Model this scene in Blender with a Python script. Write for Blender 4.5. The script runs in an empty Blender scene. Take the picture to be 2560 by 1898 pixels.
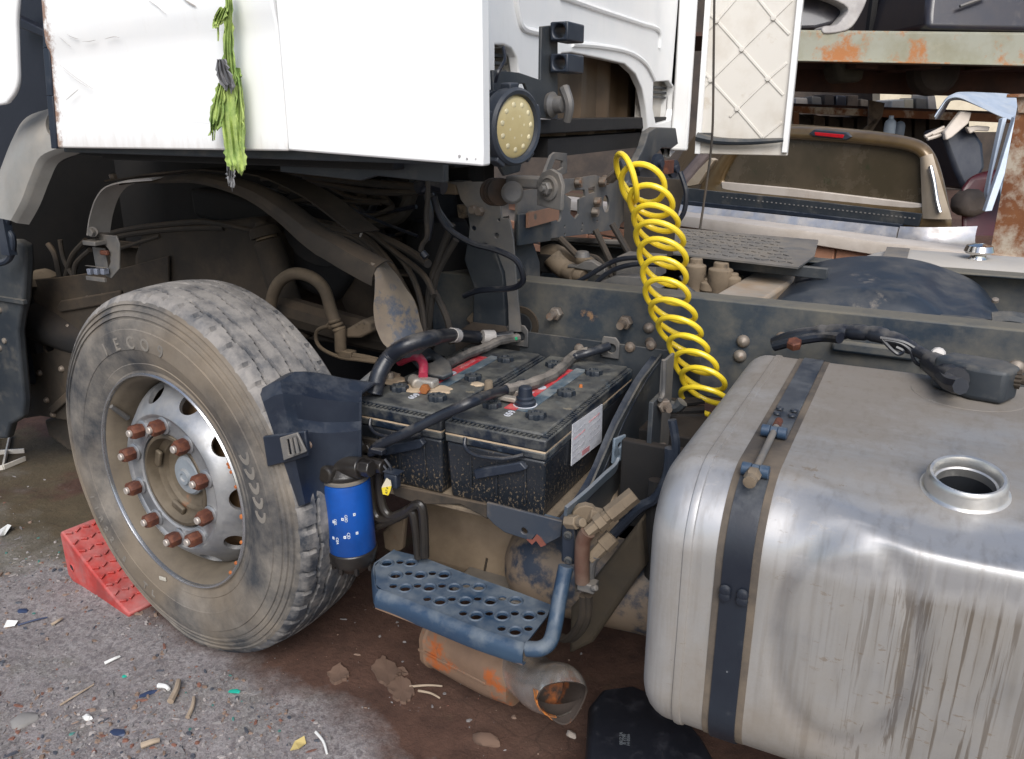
import bpy, bmesh, math, random
from math import sin, cos, pi, radians, sqrt, atan2
from mathutils import Vector, Matrix, noise
random.seed(7)
S = bpy.context.scene
COL = S.collection
V = Vector
# ------------------------------------------------------------------ camera, sky, sun, exposure
CAMH, YAW, PITCH, FOC = 1.45, radians(27.0), radians(18.4), 2010.0
cd = bpy.data.cameras.new('camera'); cam = bpy.data.objects.new('camera', cd); COL.objects.link(cam)
cam.location = (0, 0, CAMH); cam.rotation_euler = (pi/2 - PITCH, 0, YAW)
cd.sensor_width = 36.0; cd.lens = 36.0*FOC/2560.0; cd.clip_end = 500; cd.clip_start = .05
S.camera = cam
SUN_EL, SUN_AZ = radians(42), radians(152)      # azimuth from +y towards +x
w = bpy.data.worlds.new('World'); S.world = w; w.use_nodes = True
nt = w.node_tree; bg = nt.nodes['Background']
sk = nt.nodes.new('ShaderNodeTexSky'); sk.sky_type = 'NISHITA'; sk.sun_disc = False
sk.sun_elevation = SUN_EL; sk.sun_rotation = SUN_AZ; sk.air_density = 1.0; sk.dust_density = 2.0; sk.ozone_density = 1.0
nt.links.new(sk.outputs[0], bg.inputs[0]); bg.inputs[1].default_value = 0.095
sl = bpy.data.lights.new('sun', 'SUN'); sl.energy = 2.1; sl.angle = radians(40); sl.color = (1.0, .98, .95)
so = bpy.data.objects.new('sun', sl); COL.objects.link(so)
sd = V((sin(SUN_AZ)*cos(SUN_EL), cos(SUN_AZ)*cos(SUN_EL), sin(SUN_EL)))
so.rotation_euler = sd.to_track_quat('Z', 'Y').to_euler(); so.location = sd*30
S.view_settings.view_transform = 'Standard'; S.view_settings.look = 'None'
S.view_settings.exposure = 0.74; S.view_settings.gamma = 1.0; S.view_settings.use_curve_mapping = False

# ------------------------------------------------------------------ helpers
R_ = V((cos(YAW), sin(YAW), 0)); F_ = V((-sin(YAW)*cos(PITCH), cos(YAW)*cos(PITCH), -sin(PITCH)))
U_ = R_.cross(F_)
def ray(px, py):
    return F_ + R_*((px-1280)/FOC) - U_*((py-949)/FOC)
def P(px, py, x=None, y=None, z=None):          # the point of a real plane x=, y= or z= behind a picture point
    d = ray(px, py); o = V((0, 0, CAMH))
    if x is not None: t = (x-o.x)/d.x
    elif y is not None: t = (y-o.y)/d.y
    else: t = (z-o.z)/d.z
    return o + d*t
def proj(p):
    q = V(p)-V((0, 0, CAMH)); d = q.dot(F_); return (1280+FOC*q.dot(R_)/d, 949-FOC*q.dot(U_)/d)
def PN(px, py, pt, n):
    d = ray(px, py); o = V((0, 0, CAMH)); pt = V(pt); n = V(n)
    return o + d*((pt-o).dot(n)/d.dot(n))

def tag(o, label=None, cat=None, group=None, kind=None):
    if label: o['label'] = label
    if cat: o['category'] = cat
    if group: o['group'] = group
    if kind: o['kind'] = kind
    return o
def thing(name, loc, label, cat, group=None):
    o = bpy.data.objects.new(name, None); COL.objects.link(o); o.location = loc; o.empty_display_size = .1
    return tag(o, label, cat, group)
def worldloc(o):
    p = V((0, 0, 0))
    while o: p += o.location; o = o.parent
    return p
def mesh_of(bm, name, mats, smooth=35):
    me = bpy.data.meshes.new(name); bm.to_mesh(me); bm.free()
    for m in (mats if isinstance(mats, (list, tuple)) else [mats]): me.materials.append(m)
    if smooth:
        me.polygons.foreach_set('use_smooth', [True]*len(me.polygons)); me.set_sharp_from_angle(angle=radians(smooth))
    return me
def obj(name, bm, mats, parent=None, bev=0, smooth=35, seg=2, label=None, recalc=True, org=None):
    """bm is in world coordinates; the object is put at its parent's origin (or its own centre if it is a thing)"""
    if recalc: bmesh.ops.recalc_face_normals(bm, faces=bm.faces)
    if parent:
        pw = worldloc(parent); base = V(org) if org is not None else pw; loc = base-pw
    else:
        n = max(1, len(bm.verts)); c = V((0, 0, 0))
        for v in bm.verts: c += v.co
        c /= n; c.z = min(v.co.z for v in bm.verts); base = c; loc = c
        if org is not None: base = loc = V(org)
    bmesh.ops.translate(bm, verts=bm.verts, vec=-base)
    o = bpy.data.objects.new(name, mesh_of(bm, name, mats, smooth)); COL.objects.link(o); o.location = loc
    if parent: o.parent = parent
    if bev:
        m = o.modifiers.new('bevel', 'BEVEL'); m.width = bev; m.segments = seg; m.limit_method = 'ANGLE'; m.angle_limit = radians(40)
    if label: o['label'] = label
    return o
def inst(name, me, parent, M):
    o = bpy.data.objects.new(name, me); COL.objects.link(o)
    if parent: o.parent = parent; M = Matrix.Translation(-worldloc(parent)) @ M
    o.matrix_basis = M
    return o
def B(): return bmesh.new()
def frame(o, xa, ya=None, za=None):
    """matrix with origin o, x axis xa and z axis za (or y axis ya)"""
    xa = V(xa).normalized()
    if za is not None:
        za = V(za); za = (za - xa*za.dot(xa)).normalized(); ya = za.cross(xa)
    else:
        ya = V(ya); ya = (ya - xa*ya.dot(xa)).normalized(); za = xa.cross(ya)
    m = Matrix((xa, ya, za)).transposed().to_4x4(); m.translation = V(o); return m
def zframe(o, n):
    n = V(n).normalized(); t = V((0, 0, 1)) if abs(n.z) < .9 else V((1, 0, 0))
    x = t.cross(n).normalized(); return frame(o, x, za=n)
def box(bm, c, s, M=None):
    r = bmesh.ops.create_cube(bm, size=1.0)['verts']
    m = Matrix.Translation(V(c)) @ Matrix.Diagonal((s[0], s[1], s[2], 1))
    if M is not None: m = M @ m
    bmesh.ops.transform(bm, verts=r, matrix=m); return r
def boxb(bm, a, b, M=None):
    a = V(a); b = V(b); d = b-a
    return box(bm, (a+b)/2, (abs(d.x), abs(d.y), abs(d.z)), M)
def rings(bm, secs, closed_sec=True, caps=True, closed_path=False):
    rs = [[bm.verts.new(p) for p in s] for s in secs]
    n = len(rs[0]); k = len(rs)
    for i in range(k if closed_path else k-1):
        a, b = rs[i], rs[(i+1) % k]
        for j in range(n if closed_sec else n-1):
            try: bm.faces.new((a[j], a[(j+1) % n], b[(j+1) % n], b[j]))
            except ValueError: pass
    if caps and closed_sec and not closed_path:
        bm.faces.new(rs[0][::-1]); bm.faces.new(rs[-1])
    return rs
def smoothpath(pts, k=6):
    pts = [V(p) for p in pts]
    if k < 2 or len(pts) < 3: return pts
    out = []
    for i in range(len(pts)-1):
        p0 = pts[max(i-1, 0)]; p1 = pts[i]; p2 = pts[i+1]; p3 = pts[min(i+2, len(pts)-1)]
        for s in range(k):
            t = s/k
            out.append(.5*((2*p1) + (p2-p0)*t + (2*p0-5*p1+4*p2-p3)*t*t + (3*p1-p0-3*p2+p3)*t**3))
    out.append(pts[-1]); return out
def tube(bm, pts, r, n=10, k=6, caps=True, closed=False, rf=None):
    p = smoothpath(pts, k) if not closed else [V(q) for q in pts]
    m = len(p); secs = []; nrm = None
    for i in range(m):
        if closed: t = (p[(i+1) % m]-p[i-1])
        else: t = p[min(i+1, m-1)]-p[max(i-1, 0)]
        t = t.normalized() if t.length > 1e-9 else V((0, 0, 1))
        if nrm is None:
            a = V((0, 0, 1)) if abs(t.z) < .9 else V((1, 0, 0)); nrm = t.cross(a).normalized()
        nrm = (nrm - t*nrm.dot(t)).normalized(); b = t.cross(nrm)
        rr = (r[0] + (r[1]-r[0])*i/max(1, m-1)) if isinstance(r, (tuple, list)) else r
        if rf: rr *= rf(i, i/max(1, m-1))
        secs.append([p[i] + (nrm*cos(2*pi*j/n) + b*sin(2*pi*j/n))*rr for j in range(n)])
    rings(bm, secs, True, caps, closed)
def cyl(bm, a, b, r, r2=None, n=16):
    tube(bm, [a, b], (r, r if r2 is None else r2), n, 1)
def lathe(bm, prof, o, axis, n=32, close=False):
    """prof: (radius, height along axis)"""
    M = zframe(o, axis)
    secs = [[M @ V((max(r, 1e-5)*cos(2*pi*j/n), max(r, 1e-5)*sin(2*pi*j/n), h)) for j in range(n)] for r, h in prof]
    rings(bm, secs, True, False, close)
def hexnut(bm, o, axis, r, h, n=6):
    lathe(bm, [(r*.9, 0), (r, .12*h), (r, .85*h), (r*.82, h), (0, h)], o, axis, n)
def poly(bm, pts, vec):
    """polygon pts extruded by vec"""
    a = [bm.verts.new(V(p)) for p in pts]; b = [bm.verts.new(V(p)+V(vec)) for p in pts]; n = len(a)
    bm.faces.new(a[::-1]); bm.faces.new(b)
    for i in range(n): bm.faces.new((a[i], a[(i+1) % n], b[(i+1) % n], b[i]))
def circ(c, r, n=14, e=1.0):
    return [(c[0]+r*cos(2*pi*i/n), c[1]+r*e*sin(2*pi*i/n)) for i in range(n)]
def plate(bm, outl, holes, M, th):
    """flat plate with holes, outline and holes in the xy plane of M, thickness along -z"""
    t = bmesh.new(); eds = []
    for lp in [outl]+list(holes):
        vs = [t.verts.new((p[0], p[1], 0)) for p in lp]
        for i in range(len(vs)): eds.append(t.edges.new((vs[i], vs[(i+1) % len(vs)])))
    bmesh.ops.triangle_fill(t, edges=eds, use_beauty=True, use_dissolve=False)
    def inside(p, lp):
        c = False; n = len(lp)
        for i in range(n):
            a, b = lp[i], lp[i-1]
            if (a[1] > p[1]) != (b[1] > p[1]) and p[0] < (b[0]-a[0])*(p[1]-a[1])/(b[1]-a[1])+a[0]: c = not c
        return c
    dead = [f for f in t.faces if any(inside(f.calc_center_median(), h) for h in holes)]
    if dead: bmesh.ops.delete(t, geom=dead, context='FACES_ONLY')
    r = bmesh.ops.extrude_face_region(t, geom=list(t.faces))
    vs = [g for g in r['geom'] if isinstance(g, bmesh.types.BMVert)]
    bmesh.ops.translate(t, verts=vs, vec=(0, 0, -th))
    bmesh.ops.recalc_face_normals(t, faces=t.faces)
    me = bpy.data.meshes.new('tmp'); t.to_mesh(me); t.free()
    k = len(bm.verts); bm.from_mesh(me); bpy.data.meshes.remove(me); bm.verts.ensure_lookup_table()
    bmesh.ops.transform(bm, verts=bm.verts[k:], matrix=M)
def sheet(bm, grid, th):
    """grid of points (rows) -> sheet of thickness th"""
    g = [[V(p) for p in r] for r in grid]; R, C = len(g), len(g[0])
    nn = [[None]*C for _ in range(R)]
    for i in range(R):
        for j in range(C):
            du = g[min(i+1, R-1)][j]-g[max(i-1, 0)][j]; dv = g[i][min(j+1, C-1)]-g[i][max(j-1, 0)]
            q = du.cross(dv); nn[i][j] = q.normalized() if q.length > 1e-12 else V((0, 0, 1))
    a = [[bm.verts.new(g[i][j]) for j in range(C)] for i in range(R)]
    b = [[bm.verts.new(g[i][j]-nn[i][j]*th) for j in range(C)] for i in range(R)]
    for i in range(R-1):
        for j in range(C-1):
            bm.faces.new((a[i][j], a[i+1][j], a[i+1][j+1], a[i][j+1]))
            bm.faces.new((b[i][j], b[i][j+1], b[i+1][j+1], b[i+1][j]))
    bd = [(i, 0) for i in range(R)]+[(R-1, j) for j in range(1, C)]+[(i, C-1) for i in range(R-2, -1, -1)]+[(0, j) for j in range(C-2, 0, -1)]
    for q in range(len(bd)):
        i, j = bd[q]; k, l = bd[(q+1) % len(bd)]
        bm.faces.new((a[i][j], b[i][j], b[k][l], a[k][l]))
def boolean(me, cut, op='DIFFERENCE'):
    a = bpy.data.objects.new('tmp_a', me); c = bpy.data.objects.new('tmp_c', cut)
    COL.objects.link(a); COL.objects.link(c)
    m = a.modifiers.new('b', 'BOOLEAN'); m.object = c; m.operation = op; m.solver = 'EXACT'
    dg = bpy.context.evaluated_depsgraph_get()
    r = bpy.data.meshes.new_from_object(a.evaluated_get(dg))
    bpy.data.objects.remove(a); bpy.data.objects.remove(c)
    return r
def text(s, size, M, mat, name, parent, ext=.0006, bold=0, space=1.0):
    cu = bpy.data.curves.new('tmp_txt', 'FONT'); cu.body = s; cu.size = size; cu.extrude = ext; cu.offset = bold; cu.space_character = space
    cu.align_x = 'CENTER'; cu.align_y = 'CENTER'; cu.resolution_u = 3
    t = bpy.data.objects.new('tmp_t', cu); COL.objects.link(t)
    dg = bpy.context.evaluated_depsgraph_get(); me = bpy.data.meshes.new_from_object(t.evaluated_get(dg))
    bpy.data.objects.remove(t); bpy.data.curves.remove(cu)
    me.transform(Matrix.Translation(-worldloc(parent)) @ M); me.materials.clear(); me.materials.append(mat); me.name = name
    o = bpy.data.objects.new(name, me); COL.objects.link(o); o.parent = parent
    return o
def rough_up(bm, amp, sc, seed=0):
    for v in bm.verts: v.co += V(noise.noise_vector(v.co*sc+V((seed, 0, 0))))*amp

# ------------------------------------------------------------------ materials
class NB:
    def __init__(s, name):
        s.m = bpy.data.materials.new(name); s.m.use_nodes = True; s.t = s.m.node_tree; s.b = s.t.nodes['Principled BSDF']
        s.tc = s.t.nodes.new('ShaderNodeTexCoord'); s.geo = None; s.rotv = None
    def n(s, t, **k):
        q = s.t.nodes.new(t)
        for a, v in k.items(): setattr(q, a, v)
        return q
    def l(s, a, b): s.t.links.new(a, b)
    def noise(s, sc, det=6, rough=.6, stretch=None, off=0, dist=0):
        n = s.n('ShaderNodeTexNoise'); n.inputs['Scale'].default_value = sc; n.inputs['Detail'].default_value = det
        n.inputs['Roughness'].default_value = rough; n.inputs['Distortion'].default_value = dist
        src = s.tc.outputs['Object']
        if stretch or off:
            mp = s.n('ShaderNodeMapping'); mp.inputs['Scale'].default_value = stretch or (1, 1, 1); mp.inputs['Location'].default_value = (off, off*.7, off*.3)
            s.l(src, mp.inputs[0]); src = mp.outputs[0]
        s.l(src, n.inputs['Vector']); return n.outputs['Fac']
    def voro(s, sc, feat='F1', stretch=None):
        n = s.n('ShaderNodeTexVoronoi', feature=feat); n.inputs['Scale'].default_value = sc
        src = s.tc.outputs['Object']
        if stretch:
            mp = s.n('ShaderNodeMapping'); mp.inputs['Scale'].default_value = stretch; s.l(src, mp.inputs[0]); src = mp.outputs[0]
        s.l(src, n.inputs['Vector']); return n
    def ramp(s, f, a, b, va=0, vb=1):
        n = s.n('ShaderNodeMapRange', clamp=True); s.l(f, n.inputs[0]); n.inputs[1].default_value = a; n.inputs[2].default_value = b
        n.inputs[3].default_value = va; n.inputs[4].default_value = vb; return n.outputs[0]
    def math(s, op, a, b=None, clamp=False):
        n = s.n('ShaderNodeMath', operation=op); n.use_clamp = clamp
        for i, q in enumerate((a, b)):
            if q is None: continue
            if isinstance(q, (int, float)): n.inputs[i].default_value = q
            else: s.l(q, n.inputs[i])
        return n.outputs[0]
    def mix(s, f, a, b):
        n = s.n('ShaderNodeMix', data_type='RGBA')
        for i, q in ((0, f), (6, a), (7, b)):
            if isinstance(q, (int, float)): n.inputs[i].default_value = q
            elif isinstance(q, (tuple, list)): n.inputs[i].default_value = (*q[:3], 1)
            else: s.l(q, n.inputs[i])
        return n.outputs[2]
    def xyz(s, i):
        q = s.n('ShaderNodeSeparateXYZ'); s.l(s.tc.outputs['Object'], q.inputs[0]); return q.outputs[i]
    def nz(s):
        g = s.n('ShaderNodeNewGeometry'); q = s.n('ShaderNodeSeparateXYZ'); s.l(g.outputs['Normal'], q.inputs[0]); return q.outputs[2]
    def bump(s, h, st, d=.002):
        n = s.n('ShaderNodeBump'); n.inputs['Strength'].default_value = st; n.inputs['Distance'].default_value = d; s.l(h, n.inputs['Height'])
        if s.b.inputs['Normal'].links: s.l(s.b.inputs['Normal'].links[0].from_socket, n.inputs['Normal'])
        s.l(n.outputs[0], s.b.inputs['Normal'])
DUST = (.30, .22, .15); DUSTG = (.36, .31, .26); RUST = (.25, .075, .02)
def M(name, c, c2=None, rough=.5, metal=0.0, sc=5, lo=.42, hi=.62, dust=0, dc=DUSTG, dsc=4, up=.35, spots=None, bump=.15, bsc=60, stretch=None, extra=None, spec=None, coat=0, dmax=1.0):
    k = NB(name)
    col = k.mix(k.ramp(k.noise(sc, 8, .65, stretch, 3.1), lo, hi), c, c2 if c2 else tuple(x*.75 for x in c))
    ro = rough; mt = metal
    if spots:                                   # (colour, threshold, scale, softness)
        for i, (scol, th, ssc, so_) in enumerate(spots):
            f = k.ramp(k.noise(ssc, 8, .7, None, 11.3+7*i), th, th+so_)
            col = k.mix(f, col, scol)
    if dust:
        f = k.math('ADD', k.noise(dsc, 9, .68, None, 5.7), k.math('MULTIPLY', k.nz(), up*.5))
        f = k.ramp(f, .72-.5*dust, .98-.42*dust)
        f2 = k.math('MULTIPLY', f, min(1, .55+.45*dust)*dmax)
        col = k.mix(f2, col, dc)
        ro = k.math('ADD', k.math('MULTIPLY', f2, .9-rough), rough)
        if metal: mt = k.math('MULTIPLY', k.math('SUBTRACT', 1.0, f2), metal)
    if extra:
        k.mt = mt; col, ro = extra(k, col, ro); mt = k.mt
    for q, s_ in ((col, 'Base Color'), (ro, 'Roughness'), (mt, 'Metallic')):
        if isinstance(q, (int, float)): k.b.inputs[s_].default_value = q
        elif isinstance(q, tuple): k.b.inputs[s_].default_value = (*q, 1)
        else: k.l(q, k.b.inputs[s_])
    if coat: k.b.inputs['Coat Weight'].default_value = coat; k.b.inputs['Coat Roughness'].default_value = .12
    if bump: k.bump(k.noise(bsc, 6, .6), bump)
    return k.m
# ------------------------------------------------------------------ the materials of this yard
def ex_white(k, col, ro):
    st = k.noise(9, 8, .7, (6, 6, .5), 2)                              # dirty run marks
    col = k.mix(k.math('MULTIPLY', k.ramp(st, .57, .75), .12), col, (.45, .40, .34))
    sc = k.noise(3, 3, .5, (1.2, 1, 40), 8, .6)
    col = k.mix(k.math('MULTIPLY', k.ramp(sc, .735, .75), .22), col, (.3, .3, .3))
    return col, ro
def ex_door(k, col, ro):
    col, ro = ex_white(k, col, ro)
    ed = k.math('ADD', k.math('SUBTRACT', k.xyz(0), k.math('MULTIPLY', k.xyz(2), .155)), k.math('MULTIPLY', k.noise(30, 8, .75, None, 4), .12))
    f = k.ramp(ed, .086, .066)                                       # rust eating in along the front edge
    col = k.mix(k.math('MULTIPLY', f, .9), col, (.21, .10, .05)); ro = k.math('ADD', k.math('MULTIPLY', f, .4), ro)
    low = k.math('ADD', k.xyz(2), k.math('MULTIPLY', k.noise(40, 6, .7, (1, 1, .15), 4), .10))
    col = k.mix(k.math('MULTIPLY', k.ramp(low, .085, .05), .35), col, (.42, .36, .30))
    return col, ro
WHITE = M('white_paint', (.80, .80, .79), (.76, .77, .77), .32, bump=.03, bsc=8, extra=ex_white, coat=.4)
DOORW = M('white_door_paint', (.80, .80, .79), (.77, .78, .78), .32, bump=.03, bsc=8, extra=ex_door, coat=.4)
CREAM = M('aged_white_plastic', (.60, .575, .53), (.49, .45, .39), .55, sc=3, spots=[((.40, .33, .25), .60, 9, .2)], bump=.15, bsc=90)
GREYP = M('grey_primer', (.25, .245, .23), (.20, .195, .18), .5, dust=.35, dc=(.33, .29, .24))
def ex_tyre(k, col, ro):
    br = k.ramp(k.noise(2.2, 3, .5, None, 9), .46, .60)
    col = k.mix(k.math('MULTIPLY', br, .65), col, (.175, .135, .092)); return col, ro
FLAPM = M('scuffed_tan_flap', (.17, .135, .098), (.12, .095, .075), .75, sc=5, dust=.3, dc=(.2, .165, .12), spots=[((.060, .072, .095), .54, 6, .06), ((.22, .21, .2), .66, 14, .05)], bump=.3)
TYRE = M('dusty_tyre_rubber', (.022, .025, .031), (.04, .043, .048), .82, dust=.78, dc=(.208, .184, .156), dsc=7, up=.15, bump=.35, bsc=120, extra=ex_tyre)
TREAD = M('scuffed_tread_rubber', (.018, .022, .030), (.04, .048, .062), .75, dust=.70, dc=(.27, .25, .23), dsc=13, up=.3, bump=.5, bsc=90)
LETTER = M('raised_tyre_lettering', (.19, .172, .15), (.15, .137, .12), .85, bump=.2)
def ex_alu(k, col, ro):
    g = k.noise(30, 4, .6, (1, 1, 1), 2)
    return k.mix(k.math('MULTIPLY', k.ramp(g, .5, .7), .35), col, (.30, .29, .27)), k.math('ADD', ro, k.math('MULTIPLY', g, .15))
ALU = M('weathered_wheel_steel', (.36, .365, .375), (.24, .25, .27), .36, .78, sc=8, dust=.46, dc=(.235, .22, .20), dsc=6, up=.15, extra=ex_alu, bump=.1, bsc=150)
ALUB = M('polished_rim_edge', (.55, .56, .58), (.40, .40, .40), .25, .9, bump=.05, spots=[(RUST, .66, 30, .04)])
BARREL = M('muddy_rim_barrel', (.13, .105, .075), (.085, .068, .05), .8, bump=.3)
HUBM = M('oily_hub_iron', (.12, .095, .065), (.06, .046, .032), .55, .3, dust=.4, dc=(.19, .16, .12), spots=[(RUST, .62, 12, .1)])
HUBC = M('grey_hub_cap', (.25, .28, .31), (.2, .22, .24), .6, .2, dust=.3)
RUSTY = M('rusty_nut', (.075, .024, .015), (.135, .045, .022), .7, .15, sc=60, bump=.5, bsc=200, spots=[((.07, .035, .025), .6, 60, .1)])
STUD = M('worn_stud_steel', (.46, .41, .37), (.3, .24, .2), .5, .5)
CHAS = M('blue_black_chassis_paint', (.020, .031, .046), (.036, .046, .056), .45, dust=.64, dc=(.145, .13, .10), dsc=5, up=.45, spots=[((.22, .13, .07), .70, 6, .05)], bump=.2, bsc=70)
CHAS2 = M('navy_step_paint', (.020, .042, .080), (.030, .058, .098), .42, dust=.28, dc=(.15, .17, .185), dsc=14, up=.5, spots=[((.16, .10, .09), .71, 14, .04)], bump=.15, bsc=90)
BLKM = M('black_steel', (.022, .028, .036), (.04, .045, .05), .5, dust=.38, dc=(.18, .16, .13), dsc=8)
BROWN = M('dust_caked_steel', (.040, .030, .021), (.022, .018, .014), .85, dust=.45, dc=(.095, .068, .044), dsc=5, up=.5, bump=.4, bsc=40)
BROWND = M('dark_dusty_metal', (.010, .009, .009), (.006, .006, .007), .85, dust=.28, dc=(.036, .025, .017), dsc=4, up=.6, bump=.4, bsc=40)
MUDTAN = M('dried_mud_steel', (.165, .125, .085), (.11, .085, .06), .9, dust=.5, dc=(.21, .165, .115), bump=.4, bsc=50, spots=[((.045, .035, .027), .57, 16, .10), ((.13, .06, .03), .64, 25, .08)])
GALV = M('galvanised_bracket', (.15, .145, .14), (.09, .09, .092), .55, .3, dust=.5, dc=(.20, .17, .135), dsc=9, spots=[(RUST, .68, 8, .06)])
PLATE = M('scuffed_steel_plate', (.10, .105, .11), (.15, .145, .14), .55, .2, dust=.5, dc=(.24, .20, .155), dsc=7, spots=[((.16, .075, .035), .67, 6, .07)])
BOLT = M('dull_bolt', (.24, .21, .18), (.16, .12, .09), .55, .4, spots=[((.22, .11, .06), .55, 30, .15)])
PLAS = M('navy_black_plastic', (.012, .017, .029), (.020, .027, .041), .42, dust=.32, dc=(.095, .10, .11), dsc=10, up=.3, bump=.12, bsc=120)
def ex_batt(k, col, ro):
    sp = k.noise(190, 3, .7, (1, 1, .6), 3)
    low = k.ramp(k.xyz(2), .20, .0, .0, .13)
    f = k.ramp(k.math('ADD', sp, low), .685, .73)
    return k.mix(k.math('MULTIPLY', f, .85), col, (.15, .112, .07)), k.math('ADD', k.math('MULTIPLY', f, .4), ro)
BATT = M('black_battery_case', (.010, .013, .018), (.018, .02, .025), .4, bump=.12, bsc=90, extra=ex_batt, dust=.15, dc=(.16, .13, .09))
LID = M('dusty_battery_lid', (.005, .009, .018), (.010, .016, .028), .34, sc=9, dust=.52, dc=(.165, .160, .135), dsc=11, up=.26, bump=.15, bsc=110, spots=[((.055, .075, .095), .55, 26, .15), ((.24, .20, .14), .655, 8, .04)])
DIRT = M('dried_acid_dirt', (.50, .39, .27), (.36, .27, .18), .9, bump=.6, bsc=90)
CAP = M('black_vent_cap', (.013, .018, .026), (.02, .026, .034), .45, dust=.2, dc=(.2, .2, .18))
LEAD = M('lead_terminal', (.34, .32, .29), (.28, .22, .16), .55, .4, bump=.3)
STKR = M('red_sticker', (.62, .045, .05), (.50, .035, .05), .35, dust=.22, dc=(.4, .33, .28), dsc=20)
STKB = M('blue_sticker', (.018, .065, .11), (.015, .045, .08), .35, dust=.5, dc=(.25, .26, .25), dsc=20)
def ex_label(k, col, ro):
    b = k.noise(70, 3, .5, (.05, 1, 3), 3)
    col = k.mix(k.math('MULTIPLY', k.ramp(b, .5, .58), .22), col, (.2, .2, .25))
    return col, ro
STKW = M('white_sticker', (.62, .63, .66), (.52, .54, .60), .4, extra=ex_label, bump=0)
PRINT = M('pale_print', (.62, .66, .68), None, .5, bump=0)
PRINTR = M('faded_red_print', (.55, .25, .27), None, .5, bump=0)
PRINTD = M('dark_print', (.05, .05, .05), None, .5, bump=0)
CABLE = M('black_cable', (.009, .011, .018), (.016, .019, .026), .35, dust=.26, dc=(.17, .155, .135), dsc=12, up=.4, bump=.2, bsc=90)
TAPE = M('white_tape', (.55, .52, .49), (.42, .39, .36), .7, bump=.2)
REDC = M('red_cable', (.42, .03, .07), (.30, .03, .06), .5, dust=.3, dc=(.4, .26, .24), dsc=30)
GREEN = M('green_tag', (.02, .42, .18), None, .5, bump=0)
HOSEB = M('brown_dusty_hose', (.12, .09, .06), (.08, .06, .04), .8, dust=.55, dc=(.235, .175, .11), up=.3)
HOSED = M('dark_dusty_hose', (.030, .025, .020), (.02, .017, .015), .75, dust=.45, dc=(.11, .078, .05), up=.5)
YEL = M('yellow_coil_plastic', (.80, .60, .030), (.72, .53, .03), .35, dust=.16, dc=(.52, .40, .12), dsc=9, bump=.05, coat=.25)
BLUE = M('blue_filter_paint', (.005, .07, .33), (.005, .05, .23), .38, sc=6, spots=[((.012, .02, .05), .62, 9, .12)], bump=.05, dust=.12, dc=(.08, .1, .14))
OILY = M('oily_black_cast', (.016, .014, .013), (.028, .024, .02), .28, bump=.4, bsc=60)
YTAG = M('yellow_tag', (.72, .55, .03), (.6, .5, .04), .5, bump=0)
PTAG = M('paper_tag', (.60, .54, .40), (.5, .45, .34), .6, bump=0)
def ex_tank(k, col, ro):
    # dirt runs below the filler and spatter dashes, dirty ground colour over brushed metal
    run = k.noise(16, 4, .6, (5.5, 3.2, .16), 6, .3)
    ax = k.ramp(k.math('ABSOLUTE', k.math('SUBTRACT', k.xyz(0), TANKFX)), .22, .05)
    zz = k.ramp(k.xyz(2), TANKFZ, TANKFZ-.07)
    f = k.math('MULTIPLY', k.math('MULTIPLY', ax, zz), k.ramp(run, .54, .60))
    col = k.mix(k.math('MULTIPLY', f, .68), col, (.085, .06, .038))
    ro = k.math('ADD', k.math('MULTIPLY', f, .4), ro)
    sp = k.noise(34, 4, .7, (1.0, 1, 2.6), 2); pat = k.ramp(k.noise(3.2, 3, .6, None, 8), .50, .62)
    f = k.math('MULTIPLY', k.ramp(sp, .61, .65), pat)
    col = k.mix(k.math('MULTIPLY', f, .6), col, (.17, .125, .085)); ro = k.math('ADD', k.math('MULTIPLY', f, .3), ro)
    # the ring left by a pressed round, darker dirt caught along it
    dx = k.math('DIVIDE', k.math('SUBTRACT', k.xyz(0), RINGX), .100); dz = k.math('DIVIDE', k.math('SUBTRACT', k.xyz(2), RINGZ), .185)
    rr = k.math('SQRT', k.math('ADD', k.math('MULTIPLY', dx, dx), k.math('MULTIPLY', dz, dz)))
    ring = k.math('MULTIPLY', k.ramp(k.math('ABSOLUTE', k.math('SUBTRACT', rr, 1.0)), .16, .05), k.ramp(k.xyz(1), .06, .02))
    ring = k.math('MULTIPLY', ring, k.ramp(k.noise(4, 5, .6, None, 6), .3, .6))
    col = k.mix(k.math('MULTIPLY', ring, .55), col, (.13, .125, .13))
    # metal rubbed clean along the front shoulder and the tank end
    sh = k.math('MULTIPLY', k.ramp(k.math('ADD', k.xyz(2), k.math('MULTIPLY', k.noise(7, 6, .6, None, 3), .10)), .455, .495), k.ramp(k.math('ADD', k.xyz(1), k.math('MULTIPLY', k.noise(6, 6, .65, None, 13), .16)), .20, .15))
    en = k.math('MULTIPLY', k.ramp(k.math('ADD', k.xyz(0), k.math('MULTIPLY', k.noise(5, 6, .65, None, 23), .16)), .15, .10), .45)
    cl = k.math('MAXIMUM', sh, en)
    col = k.mix(k.math('MULTIPLY', cl, .55), col, (.54, .545, .56)); ro = k.math('SUBTRACT', ro, k.math('MULTIPLY', cl, .30)); ro = k.math('MAXIMUM', ro, .34)
    k.mt = k.math('MAXIMUM', k.mt, k.math('MULTIPLY', cl, .60))
    st = k.noise(26, 5, .6, (2.6, 1, .12), 21)
    col = k.mix(k.math('MULTIPLY', k.ramp(st, .50, .72), .30), col, (.14, .112, .08))
    return col, ro
RINGX, RINGZ = .325, .305
TANKFX, TANKFZ = .459, .50
TANK = M('brushed_tank_metal', (.46, .46, .46), (.38, .37, .355), .25, .85, sc=3, dust=.88, dmax=.95, dc=(.178, .152, .124), dsc=1.6, up=.15, bump=.06, bsc=60, stretch=(1, 6, .4), extra=ex_tank)
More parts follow.
